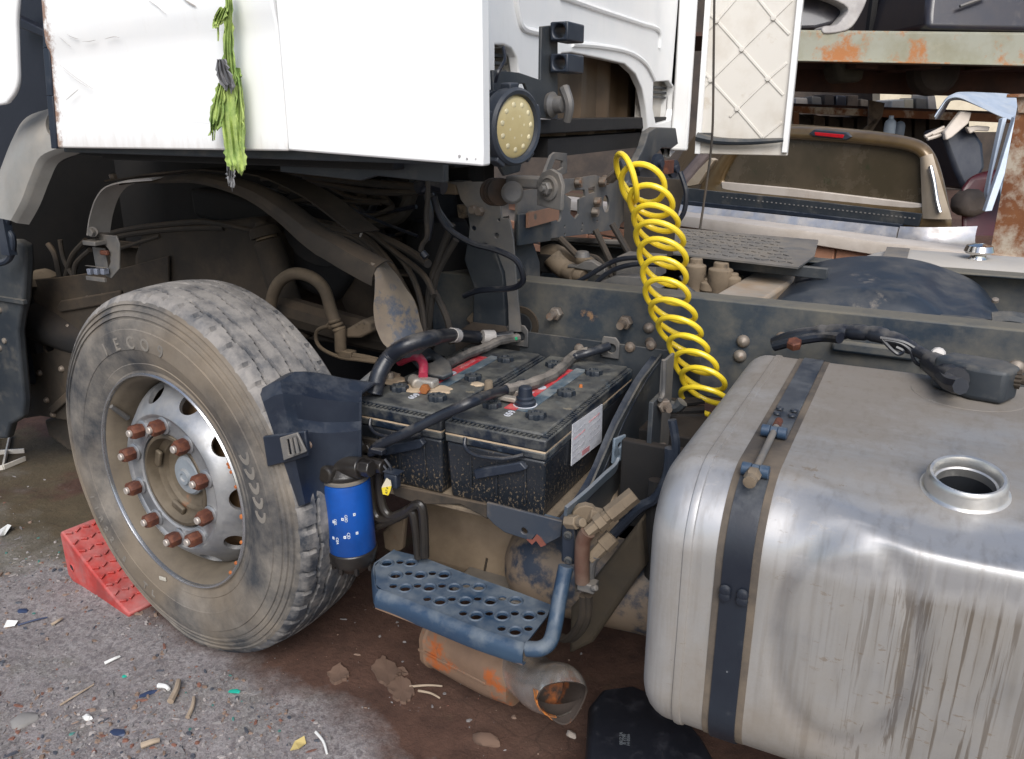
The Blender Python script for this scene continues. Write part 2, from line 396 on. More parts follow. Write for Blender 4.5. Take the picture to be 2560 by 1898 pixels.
TANKD = M('dark_tank_inside', (.012, .014, .018), None, .6, bump=0)
STRAP = M('blue_black_strap', (.010, .013, .021), (.015, .020, .029), .40, dust=.22, dc=(.12, .125, .13), dsc=10, up=.5, spots=[((.12, .13, .14), .68, 40, .03)])
STRAPR = M('strap_rubber', (.06, .05, .042), (.14, .11, .08), .8, bump=.4)
CHROME = M('chrome', (.75, .74, .72), (.62, .6, .57), .13, 1.0, bump=.05)
def ex_exh(k, col, ro):
    return col, ro
TIPM = M('stained_chrome_pipe', (.62, .61, .60), (.44, .38, .33), .22, .75, sc=6, dust=.14, dc=(.20, .145, .10), dsc=7, up=-.4, spots=[((.40, .13, .03), .58, 6, .10)], bump=.15)
TIPIN = M('rusty_pipe_inside', (.035, .025, .02), (.42, .12, .02), .85, sc=9, lo=.55, hi=.7, bump=.5)
PIPE = M('brown_exhaust_box', (.20, .125, .08), (.15, .095, .065), .75, .1, spots=[((.33, .085, .018), .52, 8, .08), ((.07, .04, .03), .60, 12, .1)], dust=.25, dc=(.29, .21, .155), bump=.3)
RED = M('faded_red_rubber', (.42, .035, .028), (.27, .04, .036), .6, sc=12, dust=.55, dc=(.40, .19, .18), dsc=9, up=.15, bump=.3, bsc=80)
RAG = M('green_fibre_cloth', (.40, .50, .15), (.17, .27, .07), .95, sc=22, bump=.6, bsc=120)
RAGG = M('grey_rag_patch', (.20, .20, .205), (.15, .15, .16), .9, bump=.5)
LENS = M('yellowed_lens', (.55, .46, .24), (.48, .39, .19), .3, bump=.05, coat=.3)
LEDM = M('lens_led', (.74, .66, .42), None, .3, bump=0)
LAMPB = M('lamp_housing', (.024, .030, .042), (.035, .042, .055), .5, dust=.3, dc=(.14, .14, .14), dsc=9)
LINER = M('brown_ribbed_liner', (.12, .078, .043), (.085, .055, .03), .6, dust=.3, dc=(.17, .12, .075), dsc=4)
GOLD = M('dusty_gold_paint', (.15, .098, .042), (.12, .078, .035), .30, .35, dust=.30, dc=(.20, .15, .10), dsc=5, up=.2, coat=.5, bump=.04)
GOLDP = M('dusty_beige_pillar', (.40, .33, .25), (.33, .265, .19), .5, dust=.4, dc=(.40, .34, .27))
GLASS = M('dusty_brown_glass', (.060, .048, .030), (.08, .062, .04), .22, dust=.42, dc=(.14, .105, .07), dsc=5, spots=[((.03, .04, .02), .62, 8, .1)], bump=.03)
SILV = M('silver_bumper', (.60, .59, .60), (.44, .42, .42), .3, .6, dust=.4, dc=(.52, .47, .42), dsc=9)
LAMPR = M('red_lens', (.48, .006, .012), (.3, .004, .01), .25, bump=0)
BEAMP = M('pale_green_rusty_paint', (.28, .28, .225), (.23, .22, .155), .6, sc=3, spots=[((.34, .135, .04), .53, 1.9, .07), ((.24, .08, .025), .66, 2.2, .05)], dust=.25, dc=(.4, .35, .24), bump=.2)
RUSTB = M('orange_rusty_steel', (.24, .095, .035), (.17, .06, .025), .8, sc=5, spots=[((.50, .43, .34), .50, 3, .1), ((.10, .04, .02), .64, 4, .1)], bump=.4, bsc=40)
RUSTD = M('dark_rusty_steel', (.075, .032, .02), (.05, .024, .017), .8, bump=.4)
COPE = M('pale_plaster', (.56, .50, .44), (.48, .42, .36), .85, spots=[((.42, .33, .26), .62, 4, .12)], bump=.3)
BRICK = M('orange_brick', (.46, .23, .14), (.38, .18, .11), .85, dust=.3, dc=(.45, .33, .24), bump=.4)
MORT = M('mortar', (.36, .30, .25), (.3, .25, .2), .9, bump=.4)
BLUM = M('pale_blue_sheet', (.42, .48, .56), (.34, .40, .48), .4, .2, dust=.25, dc=(.45, .45, .45))
DARK = M('dark_shed_stuff', (.035, .028, .025), (.06, .045, .036), .85, sc=3, bump=.3)
DARKB = M('dark_car_body', (.02, .02, .028), (.03, .026, .03), .3, dust=.2, dc=(.1, .08, .06), coat=.3)
CLUT = M('brown_clutter', (.17, .125, .09), (.08, .06, .05), .85, sc=9, bump=.5)
WALLP = M('cream_far_wall', (.62, .55, .42), (.55, .48, .36), .85)
BAG = M('black_tub_plastic', (.004, .005, .009), (.007, .008, .013), .55, dust=.06, dc=(.05, .05, .06), dsc=20, bump=.3, bsc=60)
# ------------------------------------------------------------------ the ground: one sheet out to the horizon
def axis(lo, a, b, hi, st):
    p = [a + st*i for i in range(int((b-a)/st)+1)]
    s = st; q = p[-1]; up = []
    while q < hi: s *= 1.35; q += s; up.append(q)
    s = st; q = p[0]; dn = []
    while q > lo: s *= 1.35; q -= s; dn.append(q)
    return dn[::-1]+p+up
def gh(x, y):
    h = .018*noise.noise((x*1.3, y*1.3, 0)) + .010*noise.noise((x*4, y*4, 3)) + .004*noise.noise((x*13, y*13, 7))
    red_f = max(0, min(1, (y-1.15+.25*noise.noise((x*1.7, y*1.7, 5)))/.35))
    h += red_f*.006*abs(noise.noise((x*9, y*9, 1)))
    return h*(1 if abs(x) < 6 and -1 < y < 7 else 0) - .012
xs = axis(-150, -3.4, 1.0, 150, .022); ys = axis(-120, .55, 3.3, 160, .022)
bm = B(); vv = [[bm.verts.new((x, y, gh(x, y))) for y in ys] for x in xs]
for i in range(len(xs)-1):
    for j in range(len(ys)-1): bm.faces.new((vv[i][j], vv[i+1][j], vv[i+1][j+1], vv[i][j+1]))
k = NB('yard_dirt')
n1 = k.noise(1.6, 6, .6); n2 = k.noise(14, 9, .7, None, 3); n3 = k.noise(60, 6, .7, None, 9)
dry = k.mix(k.ramp(n2, .36, .66), (.185, .162, .160), (.262, .235, .234))
dry = k.mix(k.math('MULTIPLY', k.ramp(n3, .56, .66), .6), dry, (.31, .29, .29))
dry = k.mix(k.math('MULTIPLY', k.ramp(k.noise(33, 8, .75, None, 17), .57, .66), .55), dry, (.085, .075, .082))
dry = k.mix(k.math('MULTIPLY', k.ramp(k.noise(5, 5, .6, None, 27), .56, .7), .4), dry, (.16, .165, .14))
pv = k.voro(95); pv2 = k.voro(240)
gr = k.n('ShaderNodeSeparateColor'); k.l(pv.outputs['Color'], gr.inputs[0]); gr2 = k.n('ShaderNodeSeparateColor'); k.l(pv2.outputs['Color'], gr2.inputs[0])
dry = k.mix(k.math('MULTIPLY', k.ramp(gr.outputs[0], .72, .80), .2), dry, (.30, .285, .28))
dry = k.mix(k.math('MULTIPLY', k.ramp(gr.outputs[1], .74, .80), .28), dry, (.085, .075, .082))
dry = k.mix(k.math('MULTIPLY', k.ramp(gr2.outputs[0], .70, .80), .2), dry, (.32, .30, .29))
dry = k.mix(k.math('MULTIPLY', k.ramp(gr2.outputs[1], .70, .80), .25), dry, (.10, .085, .08))
shaded = k.mix(k.ramp(n2, .35, .65), (.050, .023, .015), (.085, .042, .028))  # reddish soil, darkened so its colour carries the shade under the truck
pv = k.voro(95); pv2 = k.voro(240)
gr = k.n('ShaderNodeSeparateColor'); k.l(pv.outputs['Color'], gr.inputs[0]); gr2 = k.n('ShaderNodeSeparateColor'); k.l(pv2.outputs['Color'], gr2.inputs[0])
dry = k.mix(k.math('MULTIPLY', k.ramp(gr.outputs[0], .72, .80), .2), dry, (.30, .285, .28))
dry = k.mix(k.math('MULTIPLY', k.ramp(gr.outputs[1], .74, .80), .28), dry, (.085, .075, .082))
dry = k.mix(k.math('MULTIPLY', k.ramp(gr2.outputs[0], .70, .80), .2), dry, (.32, .30, .29))
dry = k.mix(k.math('MULTIPLY', k.ramp(gr2.outputs[1], .70, .80), .25), dry, (.10, .085, .08))
shaded = k.mix(k.math('MULTIPLY', k.ramp(n1, .52, .66), .6), shaded, (.115, .068, .048))
moss = k.ramp(k.math('ADD', k.noise(2.6, 6, .6, None, 31), k.ramp(k.xyz(0), -1.9, -2.6, 0, .16)), .60, .70)
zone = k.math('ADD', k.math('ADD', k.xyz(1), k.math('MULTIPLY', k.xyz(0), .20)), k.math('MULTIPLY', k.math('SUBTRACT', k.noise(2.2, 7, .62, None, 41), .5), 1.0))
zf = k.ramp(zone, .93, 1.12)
col = k.mix(zf, dry, shaded); col = k.mix(k.math('MULTIPLY', moss, .55), col, (.075, .07, .035))
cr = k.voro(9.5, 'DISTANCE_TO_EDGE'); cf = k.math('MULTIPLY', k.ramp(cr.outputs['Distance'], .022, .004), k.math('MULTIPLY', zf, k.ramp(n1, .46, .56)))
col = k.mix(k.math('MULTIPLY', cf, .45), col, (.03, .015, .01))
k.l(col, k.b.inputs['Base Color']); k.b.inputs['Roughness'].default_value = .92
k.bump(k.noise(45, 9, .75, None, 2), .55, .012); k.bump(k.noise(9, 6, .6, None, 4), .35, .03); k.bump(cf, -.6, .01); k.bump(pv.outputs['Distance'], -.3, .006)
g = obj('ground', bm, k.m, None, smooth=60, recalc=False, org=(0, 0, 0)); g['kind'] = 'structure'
def Z(x, y): return gh(x, y)
def G(px, py, lift=0):
    p = P(px, py, z=-.01); p.z = gh(p.x, p.y)+lift; return p

# loose stones and chips, beyond counting
CH = [M('chip_grey', (.15, .14, .14), (.22, .205, .20), .9), M('chip_pale', (.27, .245, .235), (.33, .30, .285), .85), M('chip_dark_blue', (.05, .055, .07), (.075, .08, .095), .7),
      M('chip_brown', (.17, .115, .085), (.24, .17, .13), .9), M('chip_teal', (.04, .14, .12), (.06, .19, .17), .6), M('chip_red_brown', (.19, .085, .06), (.13, .06, .045), .9)]
bm = B(); rnd = random.Random(3)
def chip(bm, c, s, rz, mi, flat=.5, el=1.0):
    n = rnd.choice((5, 6, 7)); ph = rnd.random()*6
    a = []; b = []
    for i in range(n):
        t = 2*pi*i/n+ph; r = s*rnd.uniform(.65, 1.1)
        x, y = r*cos(t)*el, r*sin(t)/sqrt(el); X = x*cos(rz)-y*sin(rz); Y = x*sin(rz)+y*cos(rz)
        a.append(bm.verts.new((c.x+X, c.y+Y, c.z-s*.3))); b.append(bm.verts.new((c.x+X*.7, c.y+Y*.7, c.z+s*flat*rnd.uniform(.5, 1))))
    f = bm.faces.new(b); f.material_index = mi
    for i in range(n):
        f = bm.faces.new((a[i], a[(i+1) % n], b[(i+1) % n], b[i])); f.material_index = mi
for i in range(15000):
    t = rnd.random()
    px = rnd.uniform(-150, 1500); py = rnd.uniform(1380, 2000) if t < .85 else rnd.uniform(1150, 1500)
    if t >= .85: px = rnd.uniform(-200, 700)
    p = G(px, py); mi_ = rnd.choices(range(6), (40, 15, 10, 24, 1.6, 9))[0]
    dens = .35+1.6*noise.noise((p.x*2.1, p.y*2.1, 11))
    if p.y+.2*p.x > 1.02+.12*noise.noise((p.x*2, p.y*2, 5)) and (rnd.random() > .06 or mi_ in (1, 2, 4)): continue
    if rnd.random() > dens+.6: continue
    s = .0013+.0078*rnd.random()**5
    mi = mi_
    chip(bm, p, s, rnd.random()*6.3, mi, rnd.uniform(.35, .9), rnd.choice((1, 1.2, 1.6)) if rnd.random() < .85 else 2.6)
g = obj('gravel', bm, CH, None, smooth=0, recalc=False); tag(g, kind='stuff')
# ------------------------------------------------------------------ the truck: one thing, everything bolted to it is a part
TR = thing('truck', (-.7, 2.5, 0), 'white tractor truck with an open wheel arch, two batteries and a metal fuel tank', 'truck')
CY = 1.31                                            # plane of the near cab side
# --- near cab side: door panel and rear fairing, pressed fold line as geometry
def pressed(x0, x1, z0, z1, fold, nx=40, nz=46, y=CY, bow=.0, lean=0):
    g = []
    for i in range(nx+1):
        x = x0+(x1-x0)*i/nx; r = []
        for j in range(nz+1):
            z = z0(x)+(z1-z0(x))*j/nz
            d = z-fold(x); yy = y - .010/(1+math.exp(max(-30,min(30,-d/.006)))) + bow*((z-z0(x))/.9)**2
            r.append((x+lean*(z-z0(x0))*(1-i/nx), yy, z))
        g.append(r)
    return g
pl = P(140, 370, y=CY); pm = P(722, 382, y=CY); pr = P(1210, 416, y=CY)
pf0 = P(150, 112, y=CY); pf1 = P(590, 52, y=CY)
bm = B(); zl = pl.z; zm = P(722, 378, y=CY).z
sheet(bm, pressed(pl.x, pm.x-.002, lambda x: zl+(zm-zl)*(x-pl.x)/(pm.x-pl.x), 2.45, lambda x: pf0.z+(pf1.z-pf0.z)*(x-pf0.x)/(pf1.x-pf0.x), lean=.155), .028)
door = obj('door_panel', bm, DOORW, TR, bev=.004, org=(pl.x, CY, zl))
bm = B(); zr0 = P(722, 376, y=CY).z; zr1 = pr.z
sheet(bm, pressed(pm.x+.002, pr.x, lambda x: zr0+(zr1-zr0)*(x-pm.x)/(pr.x-pm.x), 2.45, lambda x: 9, y=CY-.004), .03)
fair = obj('side_fairing', bm, WHITE, TR, bev=.004, org=(pm.x, CY, zr0))
SCR = M('scratch_grey', (.42, .40, .38), (.33, .30, .28), .6, bump=0)
for pts, wd in (([(150, 162), (185, 190), (232, 222)], .0011), ([(156, 172), (190, 200), (222, 220)], .0008), ([(148, 92), (162, 104), (178, 118)], .0014), ([(166, 250), (182, 236), (196, 224)], .0009), ([(372, 2), (395, 18), (415, 36)], .0016), ([(455, -6), (470, 6), (490, 16)], .005), ([(168, 86), (182, 94), (196, 97)], .0012), ([(205, 104), (222, 104), (240, 100)], .0009), ([(262, 98), (285, 92), (300, 95)], .001)):
    pts = smoothpath([P(u, v, y=CY-.0125) for u, v in pts], 3); bm = B()
    sheet(bm, [[p+V((-.7, 0, .7))*wd*sin(pi*(i+.4)/len(pts)), p+V((.7, 0, -.7))*wd*sin(pi*(i+.4)/len(pts))] for i, p in enumerate(pts)], .0008); obj('scratch', bm, SCR, door)
# torn chips of paint along the fairing foot
bm = B()
for i in range(3):
    q = P(1150+i*22+random.uniform(-6, 6), 395+random.uniform(-7, 8)+i*.8, y=CY-.006); chip_r = random.uniform(.001, .003)
    lathe(bm, [(0, .0006), (chip_r, .0004), (chip_r*1.1, -.002)], q, (0, -1, 0), 7)
obj('paint_chip', bm, M('bare_chip', (.34, .33, .33), None, .6), fair)['kind'] = 'stuff'
# black rubber lip along the front edge of the door
bm = B()
for a, b_ in (((120, -60), (122, 120)), ((122, 120), (131, 240)), ((131, 240), (142, 372))):
    p0, p1 = P(*a, y=CY-.004), P(*b_, y=CY-.004); poly(bm, [p0+V((-.022, 0, 0)), p0, p1, p1+V((-.022, 0, 0))], (0, .03, 0))
obj('door_seal', bm, PLAS, TR, bev=.002)
# dark sill under the panels and the cab floor
bm = B()
boxb(bm, (pl.x-.02, CY+.032, zl-.012), (pr.x-.06, CY+.07, zl+.03))
a0, a1, a2, a3 = P(560, 382, y=1.40), P(1105, 405, y=1.40), P(1105, 425, y=1.40), P(700, 432, y=1.40)
obj('sill', bm, BLKM, TR, bev=.003)
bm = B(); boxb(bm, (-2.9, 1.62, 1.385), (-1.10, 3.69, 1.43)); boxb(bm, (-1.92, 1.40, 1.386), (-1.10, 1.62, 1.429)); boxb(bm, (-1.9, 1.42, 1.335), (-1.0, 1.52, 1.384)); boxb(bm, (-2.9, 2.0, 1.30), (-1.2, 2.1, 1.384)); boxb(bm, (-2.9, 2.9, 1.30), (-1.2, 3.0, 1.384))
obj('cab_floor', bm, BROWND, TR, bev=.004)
bm = B(); poly(bm, [P(700, 430, y=1.46), P(900, 452, y=1.46), P(940, 440, y=1.46), P(1110, 458, y=1.46), P(1110, 400, y=1.46), P(700, 395, y=1.46)], (0, .02, 0))
obj('floor_panel', bm, BLKM, TR, bev=.003)
# unseen rest of cab, added to block light: far side, front wall, bumper, roof
bm = B(); boxb(bm, (-3.25, 3.70, 1.30), (-1.10, 3.73, 2.75)); boxb(bm, (-3.28, 1.36, .95), (-3.25, 3.73, 2.75)); boxb(bm, (-3.25, 1.36, 2.72), (-1.10, 3.69, 2.75))
obj('cab_shell', bm, WHITE, TR, bev=.01)
bm = B(); boxb(bm, (-3.45, 1.42, .34), (-3.29, 3.73, .93)); obj('bumper', bm, PLAS, TR, bev=.03, seg=3)
bm = B(); boxb(bm, (-3.24, 2.62, .30), (-1.45, 2.70, 1.38)); boxb(bm, (-3.24, 1.95, .5), (-3.2, 3.6, 1.38)); obj('engine_tunnel', bm, BROWND, TR)  # unseen tunnel walls, added to stop light from the far side
# --- left of the door: rounded white front corner, dark step well, grey arch trim
bm = B(); g = []
cc = [(-60, -40), (34, -40), (38, 60), (41, 150), (42, 200), (36, 228), (22, 250), (5, 262), (-60, 268)]
pts = [P(u, v, y=1.30) for u, v in smoothpath([V((u, v, 0)) for u, v in cc], 4) for _ in (0,)] if False else [P(q.x, q.y, y=1.30) for q in smoothpath([V((u, v, 0)) for u, v in cc], 4)]
poly(bm, pts, (0, .014, 0))
obj('front_corner_panel', bm, WHITE, TR, bev=.005, seg=3)
bm = B(); poly(bm, [P(u, v, y=1.55) for u, v in ((-80, -60), (190, -60), (190, 380), (100, 420), (-80, 420))], (0, .03, 0))
poly(bm, [P(u, v, y=1.5) for u, v in ((30, 35), (120, 80), (120, 100), (30, 62))], (0, .03, 0))
obj('step_well', bm, M('dark_step_well', (.006, .008, .015), (.010, .012, .02), .5, dust=.12, dc=(.04, .04, .045)), TR, bev=.004)
# grey arch trim: broad curved piece going down from the door corner
bm = B()
inner = [(160, 367), (110, 390), (85, 440), (62, 500), (35, 550)]; outer = [(140, 278), (75, 300), (42, 350), (5, 440), (-40, 520)]
ci = [P(q.x, q.y, y=1.36) for q in smoothpath([V((u, v, 0)) for u, v in inner], 5)]
co = [P(q.x, q.y, y=1.47) for q in smoothpath([V((u, v, 0)) for u, v in outer], 5)]
g = []
for i in range(len(ci)):
    a, b_ = co[i], ci[i]; r = [a.lerp(b_, t/8)+V((0, -.03*sin(pi*t/8), 0)) for t in range(9)]
    r += [b_+V((.0015*s_, .004*s_, -.001*s_)) for s_ in range(1, 9)]; g.append(r)
sheet(bm, g, -.01); obj('arch_trim', bm, GREYP, TR)

# --- rear wall of the cab with the engine recess, plane x = -1.08
WX = -1.08
def wp(u, v, dx=0): return P(u, v, x=WX+dx)
Mw = frame((WX, 0, 0), (0, 1, 0), za=(1, 0, 0))       # local (y, z) -> world
def wl(u, v): q = wp(u, v); return (q.y, q.z)
far = 3.70
outl = [wl(1160, 520), wl(1160, -80), (far, 2.6), (far, wp(1738, 385).z), wl(1690, 378), wl(1655, 350), wl(1622, 352),
        wl(1616, 270), wl(1606, 222), wl(1590, 186), wl(1562, 160), wl(1500, 146), wl(1430, 132), wl(1405, 134), wl(1392, 150), wl(1380, 300), wl(1348, 300), wl(1310, 285)]
outl[0] = (1.36, 1.40); outl[1] = (1.36, 2.6)
holes = [[wl(*q) for q in ((1238, 112), (1262, 113), (1280, 122), (1292, 142), (1298, 185), (1296, 235), (1238, 225))],
         [wl(*q) for q in ((1634, 205), (1672, 202), (1684, 218), (1684, 262), (1676, 300), (1640, 310), (1632, 270))]]
bm = B(); plate(bm, outl, holes, Mw, .03)
rw = obj('cab_rear_wall', bm, WHITE, TR, bev=.014, seg=3)
# pressed swages on the wall
bm = B()
def ridge(bm, pts, r, y=None, x=None):
    tube(bm, [P(u, v, x=x) if x is not None else P(u, v, y=y) for u, v in pts], r, 8, 5)
for pts in ([(1285, -20), (1296, 40), (1308, 70), (1345, 82), (1380, 90)], [(1430, 110), (1500, 116), (1570, 130), (1612, 158), (1635, 200)], [(1400, -10), (1500, 25), (1600, 58), (1645, 75), (1648, 120)]):
    ridge(bm, pts, .010, x=WX+.001)
obj('pressed_swage', bm, WHITE, rw)
# pockets behind the two lamp cut-outs
for (a, b_, c) in (((1230, 105), (1305, 240), 1), ((1628, 198), (1690, 315), 2)):
    p0, p1 = wp(*a), wp(*b_); bm = B()
    y0, y1, z0, z1 = p0.y, p1.y, p1.z, p0.z; dp = .14 if c == 1 else .055
    boxb(bm, (WX-dp-.008, y0-.006, z0-.01), (WX-dp, y1+.01, z1+.01)); boxb(bm, (WX-dp, y1, z0), (WX-.031, y1+.008, z1)); boxb(bm, (WX-dp, y0-.006, z0), (WX-.031, y0, z1)); boxb(bm, (WX-dp, y0, z1), (WX-.031, y1, z1+.008)); boxb(bm, (WX-dp, y0, z0-.008), (WX-.031, y1, z0))
    obj('wall_pocket', bm, CREAM, rw, bev=.003)
    bm = B()
    for q in range(3): boxb(bm, (WX-dp+.004, y0+.01, z1-.03-.02*q), (WX-.034, y1-.03, z1-.022-.02*q))
    obj('vent_slat', bm, BLKM, rw)
# ribbed brown liner in the recess
LX = WX-.10
bm = B(); g = []
l0, l1 = P(1372, 350, x=LX), P(1640, 352, x=LX); zt = P(1480, 120, x=LX).z
for i in range(61):
    t = i/60; y = l0.y-.12+(l1.y+.0-l0.y+.12)*t
    rb = .0
    ph = (t*5.2+.35) % 1
    rb = .028*max(0, min(1, (.5-abs(ph-.5))*9-.9)); r = []
    for j in range(13):
        z = l0.z+.012+(zt-l0.z)*j/12; base = 0 if j > 1 else .035
        top = max(0, (j-9)/3)**2*.11
        r.append((LX-rb+base-top*0+.0, y, z))
    g.append(r)
sheet(bm, g, .008); obj('recess_liner', bm, LINER, TR)
bm = B(); boxb(bm, (LX-.02, l0.y-.15, l0.z-.05), (WX-.035, l1.y+.12, l0.z+.008))
boxb(bm, (LX-.02, l0.y-.12, zt-.02), (WX-.032, l1.y+.1, zt+.02))
boxb(bm, (LX-.02, l1.y-.02, l0.z+.01), (WX-.032, l1.y, zt-.02))
obj('liner_frame', bm, BROWND, TR)
# far fairing seen from inside: cream panel with a diamond of ribs
FYY = 3.74
f0, f1 = P(1745, 385, y=FYY), P(1968, 382, y=FYY)
bm = B(); boxb(bm, (f0.x, FYY, f0.z), (f1.x, FYY+.03, 2.7))
ff = obj('far_fairing', bm, CREAM, TR, bev=.004)
bm = B()
boxb(bm, (f1.x-.022, FYY-.016, f1.z), (f1.x+.002, FYY-.001, 2.7)); boxb(bm, (f0.x-.012, FYY-.020, f0.z), (f0.x+.012, FYY-.001, 2.7))
obj('panel_rim', bm, WHITE, ff, bev=.003)
nd = {'a': (1792, 52), 'b': (1934, 45), 'c': (1855, 123), 'd': (1777, 200), 'e': (1920, 197), 'f': (1843, 272)}
segs = [('a', 'c'), ('c', 'e'), ('e', (1958, 238)), ('d', 'f'), ('f', (1906, 345)), ((1757, 176), 'd'), ('b', 'c'), ('c', 'd'), ('d', (1753, 226)), ('e', 'f'), ('f', (1824, 293)), ((1967, 157), 'e'),
        ('b', (1890, -10)), ('b', (1973, 86)), ('b', (1980, 0)), ('a', (1764, 26)), ('a', (1764, 80)), ('a', (1845, -10)), ((1954, 306), (1906, 345)), ((1790, 330), 'f')][:19]
for s_, e_ in segs:
    u0 = nd.get(s_, s_) if isinstance(s_, str) else s_; u1 = nd.get(e_, e_) if isinstance(e_, str) else e_
    a, b_ = P(*u0, y=FYY-.004), P(*u1, y=FYY-.004); bm = B(); d = (b_-a).normalized(); n_ = V((0, 0, 1)).cross(V((0, 1, 0))); sd_ = d.cross(V((0, 1, 0)))*.0055
    poly(bm, [a+sd_, b_+sd_, b_-sd_, a-sd_], (0, .006, 0)); obj('rib', bm, CREAM, ff, bev=.0015)
for q in nd.values():
    bm = B(); lathe(bm, [(.0, .009), (.010, .008), (.012, 0)], P(*q, y=FYY-.002), (0, -1, 0), 12); obj('rib_boss', bm, CREAM, ff)
bm = B(); tube(bm, [P(u, v, y=FYY-.03) for u, v in ((1742, 342), (1790, 352), (1860, 355), (1930, 352), (1958, 350))], (.020, .008), 8, 4); boxb(bm, P(1745, 332, y=FYY-.03), P(1778, 348, y=FYY-.03)+V((0, .02, 0)))
obj('rubber_flap', bm, BLKM, ff)
# outer white corner strip of the wall on the far side
bm = B(); q0, q1 = P(1700, 378, x=WX+.05), P(1741, 382, x=WX+.05); boxb(bm, (WX+.002, q0.y, q0.z), (WX+.08, FYY-.025, 2.7)); obj('corner_strip', bm, WHITE, TR, bev=.012, seg=3)
# --- cab rear mount: vertical bracket with two square tube holders, work lamp and its plate
BX = -.90
def bp(u, v, dx=0): return P(u, v, x=BX+dx)
bm = B(); Mb = frame((BX, 0, 0), (0, 1, 0), za=(1, 0, 0))
def bl(u, v, dx=0): q = bp(u, v); return (q.y, q.z)
plate(bm, [bl(1354, 66), bl(1395, 62), bl(1395, 300), bl(1330, 292), bl(1300, 430), bl(1262, 440), bl(1240, 400), bl(1232, 175), bl(1300, 182), bl(1352, 200)], [[bl(*q) for q in ((1293, 225), (1300, 210), (1312, 210), (1320, 230), (1318, 250), (1304, 252))]], Mb, .008)
lb = obj('lamp_bracket', bm, BLKM, TR, bev=.002)
for (u0, v0, u1, v1) in ((1362, 58, 1426, 104), (1362, 138, 1426, 181)):
    c0 = bp(1378, (v0+v1)/2, .0); s_ = .040
    bm = B(); o2 = [(-s_/2, -s_/2), (s_/2, -s_/2), (s_/2, s_/2), (-s_/2, s_/2)]
    # a short square tube, bored, lying along the depth
    bx = [( -s_*.62, -s_*.55), (s_*.62, -s_*.55), (s_*.62, s_*.55), (-s_*.62, s_*.55)]
    plate(bm, bx, [circ((0, 0), s_*.40, 16)], frame(V((BX+.030, c0.y-.02, c0.z)), (1, 0, 0), za=(0, -1, 0)), .105)
    obj('tube_holder', bm, PLAS, lb, bev=.004)
bm = B(); c0 = bp(1382, 262, .012); lathe(bm, [(.03, -.01), (.032, .0), (.022, .01), (.02, .03), (.010, .034), (0, .034)], c0, (1, -.1, 0), 16); tube(bm, [c0+V((.03, 0, .04)), c0+V((.05, -.01, .0)), c0+V((.04, 0, -.04))], (.014, .010), 8, 4); obj('bracket_bolt', bm, GALV, lb)
# work lamp
LN = V((cos(radians(14)), -sin(radians(14)), -.04)).normalized(); lc = P(1290, 318, x=-.84)
bm = B(); r = .083
lathe(bm, [(r*.80, -.002), (r*.84, .006), (r*.93, .008), (r, .002), (r*1.02, -.012), (r*.98, -.03), (r*.86, -.045), (r*.80, -.05)], lc, LN, 40)
wl_ = obj('work_lamp', bm, LAMPB, TR)
bm = B(); lathe(bm, [(0, .004), (r*.4, .0035), (r*.72, .001), (r*.8, -.003), (r*.8, -.05), (0, -.05)], lc, LN, 40); obj('lens', bm, LENS, wl_)
Ml = zframe(lc, LN); bm = B()
for (q, n_, o_) in ((0, 1, 0), (.27, 6, .2), (.55, 11, .1)):
    for j in range(n_):
        t = 2*pi*j/n_+o_; c = Ml @ V((q*r*1.05*cos(t), q*r*1.05*sin(t), .001)); bm2 = bmesh.ops.create_icosphere(bm, subdivisions=2, radius=.0068, matrix=Matrix.Translation(c) @ LN.to_track_quat('Z', 'Y').to_matrix().to_4x4() @ Matrix.Diagonal((1, 1, .45, 1)))
obj('led', bm, LEDM, wl_)['kind'] = 'stuff'
bm = B()
for j in range(5):
    c = lc-LN*(.055+.011*j); lathe(bm, [(0, -.002), (r*.92, -.002), (r*.92, .002), (0, .002)], c, LN, 24)
lathe(bm, [(r*.55, 0), (r*.55, .06)], lc-LN*.10, LN, 20)
obj('cooling_fin', bm, LAMPB, wl_)
for j in range(5):
    t = 2*pi*j/5+.4; bm = B(); c = Ml @ V((r*1.0*cos(t), r*1.0*sin(t), -.016)); Mx = frame(c, Ml.to_3x3() @ V((cos(t), sin(t), 0)), za=LN); box(bm, (0, 0, 0), (.018, .03, .03), Mx); obj('clamp_lug', bm, LAMPB, wl_, bev=.003)
# wire down beside the lamp
bm = B(); tube(bm, [bp(1258, 118, .03), bp(1262, 150, .04), bp(1245, 180, .04), bp(1238, 205, .03)], .004, 6); obj('lamp_wire', bm, CABLE, TR)
# triangular tab and the pivot arm below the lamp
bm = B(); plate(bm, [bl(1335, 432), bl(1352, 388), bl(1362, 380), bl(1392, 383), bl(1392, 432), bl(1378, 438)], [[bl(*q) for q in ((1353, 420), (1362, 398), (1382, 402), (1382, 418), (1370, 426))]], frame((BX+.03, 0, 0), (0, 1, 0), za=(1, 0, 0)), .008)
obj('tab', bm, GALV, TR, bev=.001)
bm = B()
boxb(bm, P(1262, 440, y=1.86), P(1370, 475, y=1.86)+V((0, .05, 0)))
lathe(bm, [(.0, .0), (.027, 0), (.029, .006), (.027, .012), (0, .012)], P(1280, 482, y=1.85), (.6, -.8, .1), 24)
pa = obj('pivot_arm', bm, GALV, TR, bev=.006)
bm = B(); 
for q in range(3): lathe(bm, [(.0, 0), (.034, 0), (.036, .006), (.034, .012), (0, .012)], P(1250-q*9, 480, y=1.88+.012*q), (.6, -.8, .1), 24)
obj('rubber_bush', bm, M('bush_rubber', (.035, .03, .027), (.10, .055, .03), .8), pa)
